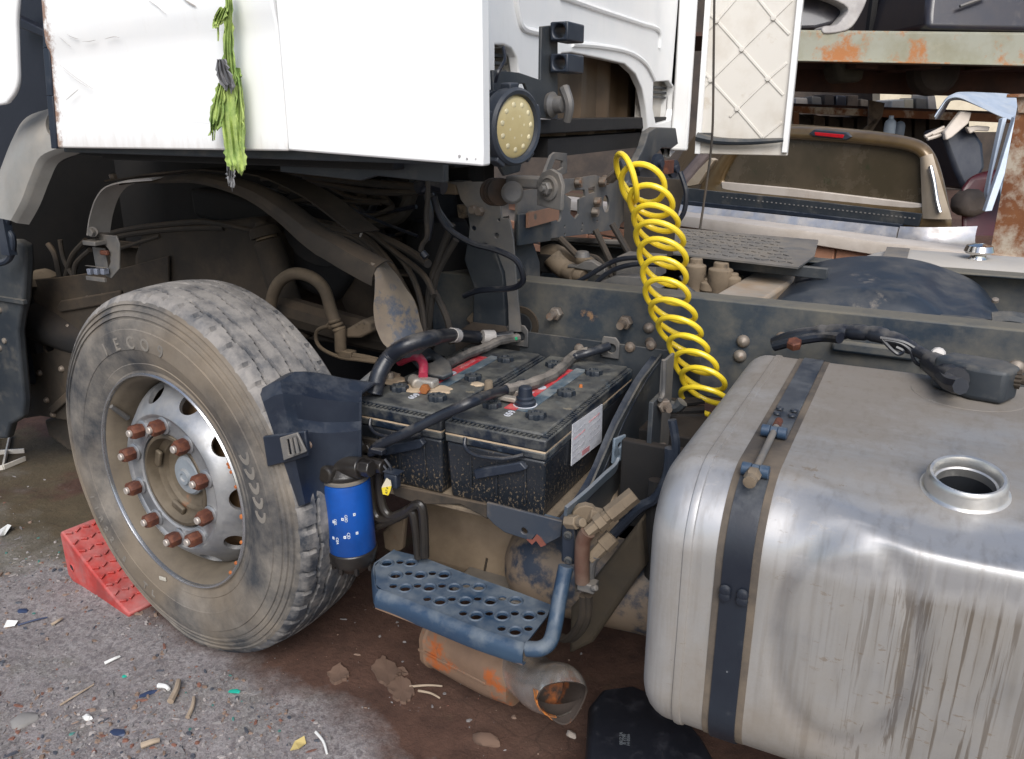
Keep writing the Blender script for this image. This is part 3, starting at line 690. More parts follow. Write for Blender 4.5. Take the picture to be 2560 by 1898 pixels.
bm = B(); c0 = P(1374, 470, y=1.84); Mx = frame(c0, (.94, -.34, 0), za=(0, 0, 1)); 
plate(bm, [(-.045, -.045), (.038, -.052), (.042, .01), (.03, .034), (.0, .045), (-.03, .034), (-.045, .01)], [], Mx @ Matrix.Rotation(pi/2, 4, 'X'), .012)
obj('end_plate', bm, GALV, pa, bev=.002)
bm = B(); n_ = V((-.34, -.94, 0)); lathe(bm, [(.030, .0), (.030, .006), (.024, .008), (.023, .004), (0, .004)], c0+n_*.012-n_*.012, n_, 20); hexnut(bm, c0+n_*.004, n_, .016, .016); cyl(bm, c0+n_*.02, c0+n_*.03, .007); obj('pivot_bolt', bm, GALV, pa)

# --- cab support tower (near) and pressed crossmember reaching across behind the cab
TY = 2.10
bm = B(); Mt = frame((0, TY, 0), (1, 0, 0), za=(0, -1, 0))
def tl(u, v, y=TY): q = P(u, v, y=y); return (q.x, q.z)
plate(bm, [tl(*q) for q in ((1112, 455), (1140, 462), (1152, 500), (1168, 520), (1174, 565), (1172, 596), (1182, 606), (1215, 608), (1240, 624), (1262, 680), (1270, 760), (1272, 830), (1302, 830), (1290, 700), (1283, 600), (1276, 560), (1272, 548), (1254, 545), (1250, 508), (1254, 470), (1210, 455))],
      [circ(tl(1184, 571), .008, 10), circ(tl(1241, 589), .008, 10), circ(tl(1247, 550), .005, 8)], Mt, .008)
tw = obj('support_tower', bm, PLATE, TR, bev=.001)
for q in ((1188, 524), (1203, 528)):
    bm = B(); hexnut(bm, P(*q, y=TY-.001), (0, -1, 0), .014, .022); obj('bolt', bm, BOLT, tw)
bm = B(); boxb(bm, P(1100, 456, y=TY), P(1142, 488, y=TY)+V((0, .10, 0))); obj('tower_arm', bm, MUDTAN, tw, bev=.006)
bm = B(); # deep curved box of the tower behind the plate
for dy in (.012,):
    pts = [P(q[0], q[1], y=TY+dy) for q in ((1175, 560), (1180, 606), (1215, 612), (1238, 630), (1258, 690), (1265, 840), (1180, 840), (1184, 720), (1160, 650))]
    poly(bm, pts, (0, .26, 0))
obj('tower_box', bm, BLKM, tw, bev=.004)
XX = -1.10
def xl(u, v): q = P(u, v, x=XX); return (q.y, q.z)
Mx = frame((XX, 0, 0), (0, 1, 0), za=(1, 0, 0))
outl = [xl(*q) for q in ((1290, 600), (1295, 480), (1390, 462), (1402, 448), (1440, 446), (1490, 438), (1505, 444), (1560, 432), (1596, 452), (1598, 520), (1552, 560), (1548, 572), (1470, 585), (1375, 596), (1370, 600))]
ell = lambda u0, v0, u1, v1: [xl((u0+u1)/2+(u1-u0)/2*cos(t*pi/7), (v0+v1)/2+(v1-v0)/2*sin(t*pi/7)) for t in range(14)]
holes = [[xl(*q) for q in ((1412, 486), (1430, 476), (1462, 474), (1464, 490), (1448, 500), (1448, 535), (1438, 548), (1426, 535), (1428, 498))], ell(1388, 515, 1404, 555), ell(1507, 488, 1523, 532), [xl(*q) for q in ((1470, 470), (1488, 466), (1489, 480), (1472, 486))]]
for (u, v) in ((1376, 575), (1412, 566), (1456, 560), (1493, 553), (1412, 586), (1376, 592), (1455, 575)): holes.append(circ(xl(u, v), .006, 8))
bm = B(); plate(bm, outl, holes, Mx, .008)
cm = obj('cab_crossmember', bm, PLATE, TR, bev=.001)
bm = B(); poly(bm, [P(*q, x=XX+.02) for q in ((1290, 535), (1372, 530), (1370, 602), (1290, 614))], (.01, 0, 0)); obj('doubler_plate', bm, CHAS, cm, bev=.002)
bm = B(); boxb(bm, P(1315, 533, x=XX+.034), P(1392, 548, x=XX+.034)+V((.008, 0, 0))); obj('rusty_strap', bm, M('rust_strap', (.26, .14, .09), (.2, .12, .08), .8), cm)
for q in ((1322, 541), (1440, 456), (1508, 450), (1488, 505), (1482, 530), (1500, 455)):
    bm = B(); hexnut(bm, P(*q, x=XX+.001), (1, 0, 0), .020, .022); cyl(bm, P(*q, x=XX+.02), P(*q, x=XX+.02)+V((.022, 0, 0)), .010); obj('bolt', bm, BOLT, cm)
# rear side of far tower and arm (dark curved piece under the cab wall)
bm = B(); q = [(1622, 330), (1640, 318), (1690, 320), (1696, 360), (1680, 372), (1655, 370), (1642, 385), (1625, 410), (1600, 430), (1590, 410), (1612, 365)]
poly(bm, [P(u, v, x=-.98) for u, v in q], (-.03, 0, 0)); fm = obj('far_cab_mount', bm, BLKM, TR, bev=.004)
for q, r in (((1640, 408), .036), ((1680, 422), .036)):
    bm = B(); lathe(bm, [(0, 0), (r, 0), (r, .014), (r*.4, .016), (r*.4, .03), (0, .03)], P(*q, x=-.96), (1, -.3, 0), 18); obj('rubber_bush', bm, PLAS, fm)
bm = B(); poly(bm, [P(u, v, x=-1.0) for u, v in ((1600, 400), (1700, 430), (1712, 470), (1690, 560), (1600, 560))], (-.02, 0, 0)); obj('mount_plate', bm, BLKM, fm)
bm = B(); boxb(bm, P(1660, 402, x=-.965), P(1672, 432, x=-.965)+V((.02, 0, 0))); obj('rusty_link', bm, RUSTY, fm)
# ------------------------------------------------------------------ chassis rails
RY = 2.20; RT = .957; RB = .67
def rail(y, sgn, x0=-1.42, x1=2.6):
    bm = B(); w_ = .085
    boxb(bm, (x0, y, RB), (x1, y+sgn*.009, RT)); r = boxb(bm, (x0, y+sgn*.009, RT-.010), (x1, y+sgn*w_, RT)); boxb(bm, (x0, y+sgn*.009, RB), (x1, y+sgn*w_, RB+.010)); return bm
rl = obj('chassis_rail', rail(RY, 1), CHAS, TR, bev=.006, seg=3)
rl2 = obj('chassis_rail', rail(3.05, -1), CHAS, TR, bev=.006)
bm = B(); c0 = P(1304, 812, y=RY-.001); lathe(bm, [(.0, -.012), (.036, -.012), (.038, .002), (.058, .004), (.060, -.002), (.0, -.002)][::-1], c0, (0, -1, 0), 24); obj('rail_bore', bm, BROWN, rl)
bm = B(); lathe(bm, [(0, .0032), (.034, .0032)], c0, (0, -1, 0), 20); obj('bore_hole', bm, TANKD, rl)
for q in ((1394, 782), (1567, 804)):
    bm = B(); c = P(*q, y=RY-.001); hexnut(bm, c, (0, -1, 0), .021, .028); cyl(bm, c+V((0, -.028, 0)), c+V((0, -.06, 0)), .0115, n=12); obj('bolt', bm, BOLT, rl)
for q, r in (((1622, 820), .016), ((1858, 853), .018), ((1955, 846), .018), ((1850, 890), .018), ((2320, 905), .020), ((2540, 920), .020), ((1625, 855), .014)):
    bm = B(); lathe(bm, [(r, -.001), (r*.95, .006), (r*.6, .013), (0, .016)], P(*q, y=RY-.001), (0, -1, 0), 14); obj('rivet', bm, BOLT, rl)
bm = B(); boxb(bm, P(2080, 850, y=RY-.02), P(2290, 905, y=RY-.02)+V((0, .018, 0))); obj('rail_bracket', bm, CHAS, rl, bev=.008)
# frame ahead of the tower: plates over the front wheel
bm = B(); boxb(bm, (-3.3, RY+.10, .62), (-1.43, RY+.112, .93)); boxb(bm, (-3.3, RY+.03, .92), (-1.43, RY+.1, .93))
obj('front_rail', bm, BROWN, TR, bev=.005)
# ------------------------------------------------------------------ front wheel
WC = V((-1.709, 1.323, .505)); RO = .508
W = bpy.data.objects.new('wheel', None); COL.objects.link(W); W.parent = TR; W.location = WC-TR.location
WA = V((-.115, -1, .0)).normalized()                     # outwards, steered a trace
MW = zframe(WC, WA)
def lathew(bm, prof, n): lathe(bm, [(r, -d) for r, d in prof], WC, WA, n)
N = 400
side = [(.2900, .030), (.2960, .018), (.3040, .010), (.3120, .011), (.3220, .006), (.3320, .002), (.3340, .0035), (.352, -.004), (.368, -.0085), (.3695, -.0105), (.392, -.0125), (.4180, -.0115), (.4195, -.0085), (.430, -.0075), (.4400, -.0045),
        (.4415, -.0005), (.4470, .000), (.4485, -.0040), (.4545, -.0015), (.4560, .0030), (.4610, .004), (.4625, .000), (.4685, .003), (.4700, .008), (.4740, .009), (.4765, .0055), (.4840, .011), (.4920, .018), (.4985, .0265)]
tw_ = .262
back = [(.4985, tw_-.0265), (.484, tw_-.011), (.44, tw_+.003), (.40, tw_+.010), (.36, tw_+.006), (.32, tw_-.004), (.29, tw_-.03)]
tn = 58; tread = [(.4990+.0085*(1-((i/(tn-1))*2-1)**2), .028+(tw_-.056)*i/(tn-1)) for i in range(tn)]
prof = side+tread+back
def tri(t): t %= 1; return 4*abs(t-.5)-1
def tyre_r(r, d, th):
    if .027 < d < tw_-.027:
        u = (d-.028)/(tw_-.056); dep = 0
        for kz in (.14, .31, .5, .69, .86):
            off = .022*tri(th*26/(2*pi)+kz*3)
            e = abs(u-kz-off)*(tw_-.056)
            wv = .0028 if kz not in (.14, .86) else .0034
            if e < wv: dep = max(dep, .0085)
        if u < .135 or u > .865:
            ph = (th*52/(2*pi)) % 1
            if ph < .14 and (u < .085 or u > .915): dep = max(dep, .0075)
        r -= dep
    elif .006 < d <= .027 and r > .475:
        ph = (th*52/(2*pi)) % 1
        if ph < .14: r -= .006*min(1, (r-.475)/.015)
    return r
bm = B(); vr = []
tw_noise = [0]
for j, (r, d) in enumerate(prof):
    row = []
    for i in range(N):
        th = 2*pi*i/N; rr = tyre_r(r, d, th); rr = rr if rr < .33 else .33+(rr-.33)*1.075
        p = MW @ V((rr*cos(th), rr*sin(th), -d))
        nn = noise.noise((p.x*9, p.y*9, p.z*9))*.0016
        dirv = (p-WC); dirv -= WA*dirv.dot(WA); dirv.normalize(); p += dirv*nn
        gz = -.004
        if p.z < .03:                                  # the tyre flattens where it stands and bulges a little
            p += WA*.012*max(0, min(1, (.03-p.z)/.03))*(1 if d < tw_/2 else -1)*(1 if r < .49 else .4)
        if p.z < gz: p.z = gz + (p.z-gz)*.1
        row.append(bm.verts.new(p))
    vr.append(row)
ns = len(side)
for j in range(len(prof)-1):
    for i in range(N):
        f = bm.faces.new((vr[j][i], vr[j][(i+1) % N], vr[j+1][(i+1) % N], vr[j+1][i])); f.material_index = 1 if ns-3 <= j < ns+tn else 0
tyre = obj('tyre', bm, [TYRE, TREAD], W, smooth=28)
# raised lettering and marks on the side wall
def wall_text(s, r, ang0, size, dstep, d, flip=False):
    for i, ch in enumerate(s):
        a = ang0+dstep*i; c = MW @ V((r*cos(a), r*sin(a), -d))
        up = MW.to_3x3() @ V((cos(a), sin(a), 0))
        if flip: up = -up
        Mx = frame(c, up.cross(WA), za=WA)
        text(ch, size, Mx, LETTER, 'letter', W, ext=.0012, bold=.0008)
# MW x axis: find the angle that points up
xa = MW.to_3x3() @ V((1, 0, 0)); ya = MW.to_3x3() @ V((0, 1, 0))
def ang(deg):                                        # clockwise from the top as the camera sees the wheel
    d = V((sin(radians(deg)), 0, cos(radians(deg)))); return atan2(d.dot(ya), d.dot(xa))
st = ang(10)-ang(0); st = (st+pi) % (2*pi)-pi
wall_text('IECO9', .389, ang(-27), .046, st*.95, -.0122)
wall_text('11R22.5', .405, ang(250), .030, -st*.50, -.0125, True)
wall_text('TL', .405, ang(205), .030, -st*.55, -.0125, True)
for i in range(5):                                   # row of crescents pressed in the wall
    a = ang(66+5.4*i); bm = B(); pts = []
    for t in range(9): pts.append((.393-.019*sin(pi*t/8)*0+.019*cos(pi*t/8), -.019+.030*sin(pi*t/8)))
    for t in range(7): pts.append((.393-.012*cos(pi*t/6), -.019+.016*sin(pi*t/6)))
    def mp(p): aa = a+(p[1])/.393*(1 if st > 0 else -1); return MW @ V((p[0]*cos(aa), p[0]*sin(aa), .0118))
    poly(bm, [mp(p) for p in pts], WA*.0016); obj('crescent_mark', bm, LETTER, W)
bm = B(); a = ang(196); c = MW @ V((.335*cos(a), .335*sin(a), -.0)); Mx = frame(c, (1, 0, .05), za=WA); box(bm, (0, 0, .002), (.026, .011, .004), Mx); obj('tyre_patch', bm, M('pale_tyre_patch', (.45, .42, .36), None, .8), W, bev=.001)
# rim, disc with ten hand holes, hub, nuts
bm = B(); lathew(bm, [(.306, .016), (.3065, .004), (.3035, .000), (.2995, .001), (.2975, .006), (.2975, .014), (.301, .018)], 120)
obj('rim_flange', bm, ALUB, W)
for i in range(9):                                   # balance rust blobs where the rim lip is chipped
    a = ang(60+random.uniform(0, 75)); bm = B(); c = MW @ V((.297*cos(a), .297*sin(a), -.001)); lathe(bm, [(0, .0025), (.004, .002), (.0055, -.002)], c, WA, 7); obj('rust_spot', bm, M('rust_orange', (.42, .13, .03), (.3, .08, .02), .8) if i == 0 else bpy.data.materials['rust_orange'], W)
bm = B(); lathew(bm, [(.2985, .010), (.290, .016), (.283, .028), (.277, .045), (.270, .060), (.268, .115), (.262, .150), (.262, .26), (.29, .28)], 96); obj('rim_barrel', bm, BARREL, W)
bm = B(); lathew(bm, [(.2690, .100), (.264, .082), (.254, .066), (.240, .050), (.224, .034), (.210, .0205), (.200, .013), (.192, .010), (.186, .0115), (.181, .0155), (.142, .0165), (.137, .020), (.134, .075), (.140, .075), (.143, .036), (.186, .032), (.2, .031), (.212, .040), (.226, .054), (.244, .074), (.256, .094), (.262, .104)], 120)
bm.faces.ensure_lookup_table()
me_a = bpy.data.meshes.new('d1')
rs_ = [v for v in bm.verts]
n_ = 120; k_ = len(rs_)//n_                           # lathe capped its ends: rebuild closed between last and first ring
caps = [f for f in bm.faces if len(f.verts) == n_]; bmesh.ops.delete(bm, geom=caps, context='FACES_ONLY'); bm.verts.ensure_lookup_table()
for j in range(n_): bm.faces.new((bm.verts[(k_-1)*n_+j], bm.verts[(k_-1)*n_+(j+1) % n_], bm.verts[(j+1) % n_], bm.verts[j]))
bmesh.ops.recalc_face_normals(bm, faces=bm.faces); bm.to_mesh(me_a); bm.free()
bm = B()
for i in range(10):
    a = ang(18+36*i); nrm = (MW.to_3x3() @ V((cos(a)*.95, sin(a)*.95, 1))).normalized()
    c = MW @ V((.2365*cos(a), .2365*sin(a), -.052)); Mx = frame(c, MW.to_3x3() @ V((-sin(a), cos(a), 0)), za=nrm)
    lathe(bm, [(0, -.05), (.031, -.05), (.031, .07), (0, .07)], c, nrm, 28)
bmesh.ops.remove_doubles(bm, verts=bm.verts, dist=2e-5)
bmesh.ops.recalc_face_normals(bm, faces=bm.faces)
me_c = bpy.data.meshes.new('d2'); bm.to_mesh(me_c); bm.free()
me_d = boolean(me_a, me_c); bm = B(); bm.from_mesh(me_d)
obj('wheel_disc', bm, ALU, W, smooth=30)
for i in range(10):                                  # brown brake drum seen through the holes
    pass
bm = B(); lathew(bm, [(.258, .170), (.235, .125), (.20, .105), (.15, .10), (0, .10)], 48); obj('brake_drum', bm, M('brown_drum', (.34, .205, .10), (.24, .15, .08), .8, bump=.4), W)
bm = B(); lathew(bm, [(.1335, .070), (.1335, .026), (.130, .020), (.122, .020), (.119, .028), (.116, .050), (.108, .056), (.098, .058), (.094, .070), (.075, .078), (.0, .080)], 72); obj('hub', bm, HUBM, W)
bm = B(); lathew(bm, [(.056, .082), (.056, .064), (.050, .057), (.024, .055), (.021, .046), (.012, .046), (.010, .050), (.0, .050)], 40); obj('hub_cap', bm, HUBC, W)
for i in range(4):
    a = ang(20+90*i); c = MW @ V((.104*cos(a), .104*sin(a), -.044)); bm = B(); box(bm, (0, 0, 0), (.022, .05, .012), frame(c, MW.to_3x3() @ V((cos(a), sin(a), 0)), za=WA)); obj('hub_lug', bm, HUBM, W, bev=.004)
bm = B(); hexnut(bm, V((0, 0, 0)), (0, 0, 1), .0205, .033); nut_me = mesh_of(bm, 'lug_nut', RUSTY)
bm = B(); lathe(bm, [(.024, 0), (.0245, .006), (.020, .009), (.0, .009)], V((0, 0, 0)), (0, 0, 1), 20); was_me = mesh_of(bm, 'washer', ALU)
bm = B(); lathe(bm, [(.010, .0), (.010, .012), (.0085, .014), (0, .014)], V((0, 0, 0)), (0, 0, 1), 12); stu_me = mesh_of(bm, 'stud', STUD)
for i in range(10):
    a = ang(0+36*i); Mi = zframe(MW @ V((.1640*cos(a), .1640*sin(a), -.0165)), WA) @ Matrix.Rotation(random.random()*6, 4, 'Z')
    lift = (.038 if i not in (4,) else .03)
    inst('washer', was_me, W, Mi)
    inst('lug_nut', nut_me, W, Mi @ Matrix.Translation((0, 0, .009)))
    inst('stud', stu_me, W, Mi @ Matrix.Translation((0, 0, .036)))
bm = B(); a = ang(-62); c = MW @ V((.262*cos(a), .262*sin(a), -.05)); cyl(bm, c, c+WA*.045+V((.005, 0, .05)), .008, .006, 10); obj('valve_stem', bm, GALV, W)

# ------------------------------------------------------------------ inside the wheel arch
def tp(pts, y): return [P(u, v, y=(y if not isinstance(y, (list, tuple)) else y[0]+(y[1]-y[0])*i/(len(pts)-1))) for i, (u, v) in enumerate(pts)]
# dark bulk of the engine and gearbox behind
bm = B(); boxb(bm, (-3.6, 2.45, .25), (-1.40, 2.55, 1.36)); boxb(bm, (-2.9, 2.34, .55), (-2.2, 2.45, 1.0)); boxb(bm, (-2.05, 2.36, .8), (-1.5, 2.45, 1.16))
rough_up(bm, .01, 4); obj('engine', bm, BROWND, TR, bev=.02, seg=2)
bm = B(); lathe(bm, [(0, 0), (.05, .01), (.11, .05), (.14, .12), (.14, .3), (0, .3)], P(1000, 520, y=2.25), (-.2, 1, 0), 24); lathe(bm, [(0, 0), (.10, .01), (.15, .05), (.15, .2), (0, .2)], P(870, 560, y=2.28), (.3, -1, .2), 24, )
lathe(bm, [(0, -.12), (.09, -.12), (.11, -.06), (.11, .06), (.09, .12), (0, .12)], P(1100, 640, y=2.3), (0, 0, 1), 20)
obj('engine_pump', bm, BROWND, TR)
bm = B()
for pts, y, r in (([(760, 520), (840, 490), (900, 520), (960, 470), (1030, 455)], 2.15, .018), ([(905, 440), (912, 520)], 2.2, .016), ([(925, 560), (1000, 540), (1030, 480)], 2.1, .022), ([(700, 470), (800, 500), (900, 480)], 2.2, .012), ([(760, 440), (900, 455), (1060, 470)], 2.0, .012), ([(770, 452), (930, 480), (1070, 480)], 2.0, .010)):
    tube(bm, tp(pts, y), r, 8, 5)
obj('engine_pipe', bm, HOSED, TR)['kind'] = 'stuff'
rnd = random.Random(21)
for i in range(16):
    u0, v0 = rnd.uniform(640, 900), rnd.uniform(425, 520); u1, v1 = rnd.uniform(920, 1110), rnd.uniform(440, 600); d_ = rnd.uniform(2.0, 2.35)
    bm = B(); tube(bm, tp([(u0, v0), ((u0*2+u1)/3, v0+rnd.uniform(-15, 40)), ((u0+u1*2)/3, v1+rnd.uniform(-40, 30)), (u1, v1)], d_), rnd.choice((.005, .007, .009, .012)), 8, 5); obj('hose', bm, HOSED if i % 3 else CABLE, TR)
# dusty chassis member, axle lump and air-spring behind the tyre
bm = B(); poly(bm, tp([(330, 640), (345, 590), (400, 560), (520, 555), (640, 545), (690, 600), (700, 760), (600, 800), (330, 720)], 2.0), (0, .25, 0)); rough_up(bm, .008, 5); obj('spring_hanger', bm, BROWN, TR, bev=.03, seg=4)
bm = B(); poly(bm, tp([(470, 470), (560, 480), (700, 520), (820, 600), (870, 700), (830, 760), (700, 700), (640, 590), (480, 540)], 2.08), (0, .1, 0)); obj('gusset', bm, BROWND, TR, bev=.02, seg=3)
bm = B(); tube(bm, tp([(100, 800), (400, 900), (800, 1000), (1000, 1040)], [2.0, 2.3]), .09, 12, 4); obj('front_axle', bm, BROWND, TR)
bm = B(); tube(bm, tp([(690, 770), (900, 830), (1040, 860)], [1.95, 2.05]), .05, 10, 4); poly(bm, tp([(830, 700), (960, 690), (1010, 760), (1000, 830), (870, 800)], 2.12), (0, .05, 0)); obj('steering_arm', bm, BROWN, TR, bev=.01)
# splash guard: bent bracket at the front, then the dusty liner sweeping over the tyre
nb = smoothpath([P(u, v, y=1.58) for u, v in ((216, 588), (222, 545), (236, 500), (258, 470), (290, 457), (330, 452), (380, 448))], 5)
bm = B(); sheet(bm, [[p+V((0, .078*s_/4, .004*sin(pi*s_/4))) for s_ in range(5)] for p in nb], .004); obj('guard_bracket', bm, M('pale_bracket', (.46, .44, .42), (.36, .34, .32), .55, .1, dust=.3, dc=(.40, .35, .30)), TR)
near = [(300, 460), (400, 448), (500, 443), (600, 468), (700, 520), (770, 575), (820, 605), (865, 632), (905, 652), (940, 668)]
pn = smoothpath([P(u, v, y=1.60) for u, v in near], 5); g = []
L = len(pn)
for i, p in enumerate(pn):
    t = i/(L-1); wd = .065+.01*t; nxt = pn[min(i+1, L-1)]-pn[max(i-1, 0)]; nn_ = V((nxt.z, 0, -nxt.x)).normalized()
    drop = .05*max(0, min(1, t*1.6))
    g.append([p+nn_*(drop), p+nn_*(drop*.5)+V((0, -.006, 0)), p]+[p+V((0, wd*s_/5, 0))-nn_*.010*sin(pi*s_/5) for s_ in range(1, 6)])
bm = B(); sheet(bm, g, .004); rough_up(bm, .006, 7); obj('splash_guard', bm, BROWN, TR)
sp = smoothpath([P(u, v, y=1.70) for u, v in ((262, 452), (300, 444), (420, 428), (520, 424), (640, 440), (760, 492), (880, 585))], 5)
bm = B(); sheet(bm, [[p, p+V((0, .06, .0)), p+V((0, .12, -.004))] for p in sp], .004); rough_up(bm, .004, 9); obj('guard_strip', bm, BROWN, TR)
bm = B(); hexnut(bm, P(285, 448, y=1.72), (0, -.2, 1), .012, .016); obj('bolt', bm, BOLT, TR)
# lower end of the guard on the right: broad scuffed flap
bm = B(); g = []
lf = smoothpath([V((u, v, 0)) for u, v in ((925, 655), (936, 690), (937, 735), (932, 775), (936, 815), (948, 845), (966, 868))], 4)
rf_ = smoothpath([V((u, v, 0)) for u, v in ((962, 652), (992, 685), (1018, 725), (1040, 765), (1053, 805), (1064, 838), (1066, 862))], 4)
for i, (a, b_) in enumerate(zip(lf, rf_)):
    p0, p1 = P(a.x, a.y, y=1.595), P(b_.x, b_.y, y=1.70); g.append([p0.lerp(p1, s_/9)+V((.018*sin(pi*s_/9), -.022*sin(pi*s_/9), .004*noise.noise((i*.3, s_*.5, 1)))) for s_ in range(10)])
sheet(bm, g, .004); rough_up(bm, .004, 11); obj('guard_flap', bm, FLAPM, TR)
bm = B(); poly(bm, tp([(962, 826), (1074, 830), (1078, 862), (1040, 892), (985, 900), (965, 870)], 1.70), (0, .006, 0)); gb = obj('guard_bracket', bm, PLATE, TR, bev=.001)
bm = B(); hexnut(bm, P(1002, 842, y=1.698), (0, -1, 0), .015, .014); obj('bolt', bm, BOLT, gb)
# clip hanging from the guard's front end
bm = B(); c = P(238, 660, y=1.585)
poly(bm, tp([(238, 585), (290, 590), (298, 610), (298, 672), (278, 697), (262, 690), (276, 655), (272, 625)], 1.575), (0, .006, 0)); boxb(bm, P(230, 618, y=1.58), P(272, 690, y=1.58)+V((0, .006, 0)))
gc = obj('guard_clip', bm, GALV, TR, bev=.002)
bm = B(); box(bm, P(240, 606, y=1.56), (.055, .05, .014), None); obj('clip_spring', bm, GALV, gc, bev=.003)
bm = B(); cyl(bm, P(231, 580, y=1.54), P(231, 580, y=1.60), .015, n=12); hexnut(bm, P(231, 580, y=1.54), (0, -1, 0), .013, .01); obj('clip_bolt', bm, GALV, gc)
for i in range(3):
    bm = B(); boxb(bm, P(215+i*17, 672, y=1.55), P(226+i*17, 688, y=1.55)+V((0, .02, 0))); obj('clip_tooth', bm, M('blue_grey_zinc', (.25, .27, .33), (.15, .17, .22), .5, .3, dust=.3), gc, bev=.002)
bm = B(); boxb(bm, P(214, 690, y=1.55), P(262, 706, y=1.55)+V((0, .008, 0))); boxb(bm, P(212, 664, y=1.55), P(262, 671, y=1.55)+V((0, .008, 0))); obj('clip_jaw', bm, GALV, gc, bev=.002)
bm = B(); box(bm, P(262, 632, y=1.565), (.032, .012, .014)); obj('rust_lump', bm, RUSTY, gc, bev=.003)
# shock absorber and the looped hose with its valve
bm = B(); a, b_ = P(668, 600, y=1.98), P(748, 850, y=1.98)
cyl(bm, a, b_, .047, n=24); sa = obj('shock_absorber', bm, BROWN, TR, bev=.005)
d = (b_-a).normalized(); bm = B(); lathe(bm, [(0, .03), (.02, .03), (.024, .02), (.044, .012), (.050, -.0), (.050, -.018), (.044, -.02)], a-d*.03, -d, 24); obj('shock_top', bm, BROWN, sa)
bm = B(); lathe(bm, [(.035, 0), (.035, .008)], a-d*.004, -d, 24); obj('shock_ring', bm, HOSEB, sa)
bm = B(); tube(bm, tp([(668, 860), (676, 770), (688, 722), (712, 694), (745, 684), (785, 697), (812, 726), (826, 770), (838, 806)], [1.86, 1.86]), .019, 12, 6)
obj('hose', bm, HOSEB, TR)
bm = B(); 
for i in range(3): lathe(bm, [(.016, -.006), (.021, -.004), (.021, .004), (.016, .006)], P(836+i*6, 803+i*10, y=1.86), (.35, 0, -1), 14)
cyl(bm, P(850, 820, y=1.86), P(852, 880, y=1.86), .018, n=12); cyl(bm, P(852, 895, y=1.86), P(852, 880, y=1.86), .013, n=12); box(bm, P(868, 886, y=1.86), (.05, .03, .026)); cyl(bm, P(852, 818, y=1.86), P(820, 815, y=1.86), .012, n=10)
obj('hose_fitting', bm, HOSEB, TR, bev=.003)
bm = B(); poly(bm, tp([(838, 838), (905, 800), (922, 806), (926, 832), (900, 846), (850, 846)], 1.88), (0, .08, 0)); obj('mud_caked_arm', bm, MUDTAN, TR, bev=.008)
bm = B(); tube(bm, tp([(822, 815), (795, 825), (790, 848), (805, 872), (850, 893), (900, 900), (960, 908)], 1.85), .006, 8, 6); obj('thin_hose', bm, HOSEB, TR)
bm = B(); tube(bm, tp([(870, 887), (910, 893), (950, 902)], 1.86), .009, 8, 4); obj('thin_hose', bm, HOSEB, TR)
# hose bundle sweeping down behind the guard
bun = [([(700, 500), (800, 560), (895, 585), (960, 640), (1010, 720), (1050, 800), (1080, 870)], .011), ([(700, 508), (800, 566), (895, 592), (965, 660), (1020, 760), (1060, 860)], .010), ([(700, 516), (800, 572), (895, 600), (955, 670), (1010, 770), (1050, 850)], .011),
       ([(760, 545), (900, 580), (980, 625), (1030, 690), (1055, 770), (1062, 850)], .009), ([(790, 560), (905, 575), (1000, 640), (1060, 690), (1085, 740)], .009), ([(900, 570), (1000, 615), (1070, 660)], .012), ([(780, 552), (890, 600), (950, 690), (990, 760)], .008)]
for pts, r in bun:
    bm = B(); tube(bm, tp(pts, [2.02, 1.86]), r, 8, 5); obj('hose', bm, HOSED, TR)
bm = B(); tube(bm, tp([(917, 572), (906, 578), (900, 592)], 1.84), .003, 6, 4); obj('cable_tie', bm, TAPE, TR)
for pts, r in (([(1130, 560), (1100, 640), (1075, 720), (1066, 840)], .011), ([(1140, 600), (1095, 680), (1078, 760), (1068, 850)], .010), ([(1078, 715), (1115, 790), (1130, 860)], .010)):
    bm = B(); tube(bm, tp(pts, 1.92), r, 8, 5); obj('hose', bm, HOSED, TR)
bm = B(); tube(bm, tp([(1068, 440), (1070, 490), (1066, 540), (1068, 590), (1056, 612), (1052, 628)], 1.80), .007, 8, 5); obj('wire_loom', bm, HOSED, TR)
bm = B(); cyl(bm, P(1056, 632, y=1.8), P(1066, 644, y=1.8), .010, n=12); cyl(bm, P(1058, 478, y=1.8), P(1068, 468, y=1.8), .008, n=10); obj('loom_plug', bm, CABLE, TR)
bm = B(); tube(bm, tp([(1085, 490), (1100, 540), (1125, 575), (1180, 608), (1240, 625), (1290, 650), (1308, 690), (1300, 712), (1270, 722), (1200, 726), (1160, 740)], [1.85, 1.98]), .0085, 8, 6); obj('black_cable', bm, CABLE, TR)
bm = B(); tube(bm, tp([(1045, 470), (1075, 462), (1110, 468)], 1.85), .02, 8, 4); boxb(bm, P(1075, 450, y=1.84), P(1100, 470, y=1.84)+V((0, .03, 0))); tube(bm, tp([(1060, 470), (1078, 540), (1070, 600)], 1.88), .008, 6, 4); tube(bm, tp([(1072, 470), (1100, 530), (1130, 570)], 1.88), .007, 6, 4); obj('cable_loom', bm, CABLE, TR)['kind'] = 'stuff'
bm = B(); poly(bm, tp([(1140, 512), (1165, 512), (1166, 540), (1158, 548), (1145, 545)], 2.13), (0, .03, 0)); obj('cracked_cap', bm, MUDTAN, TR, bev=.004)
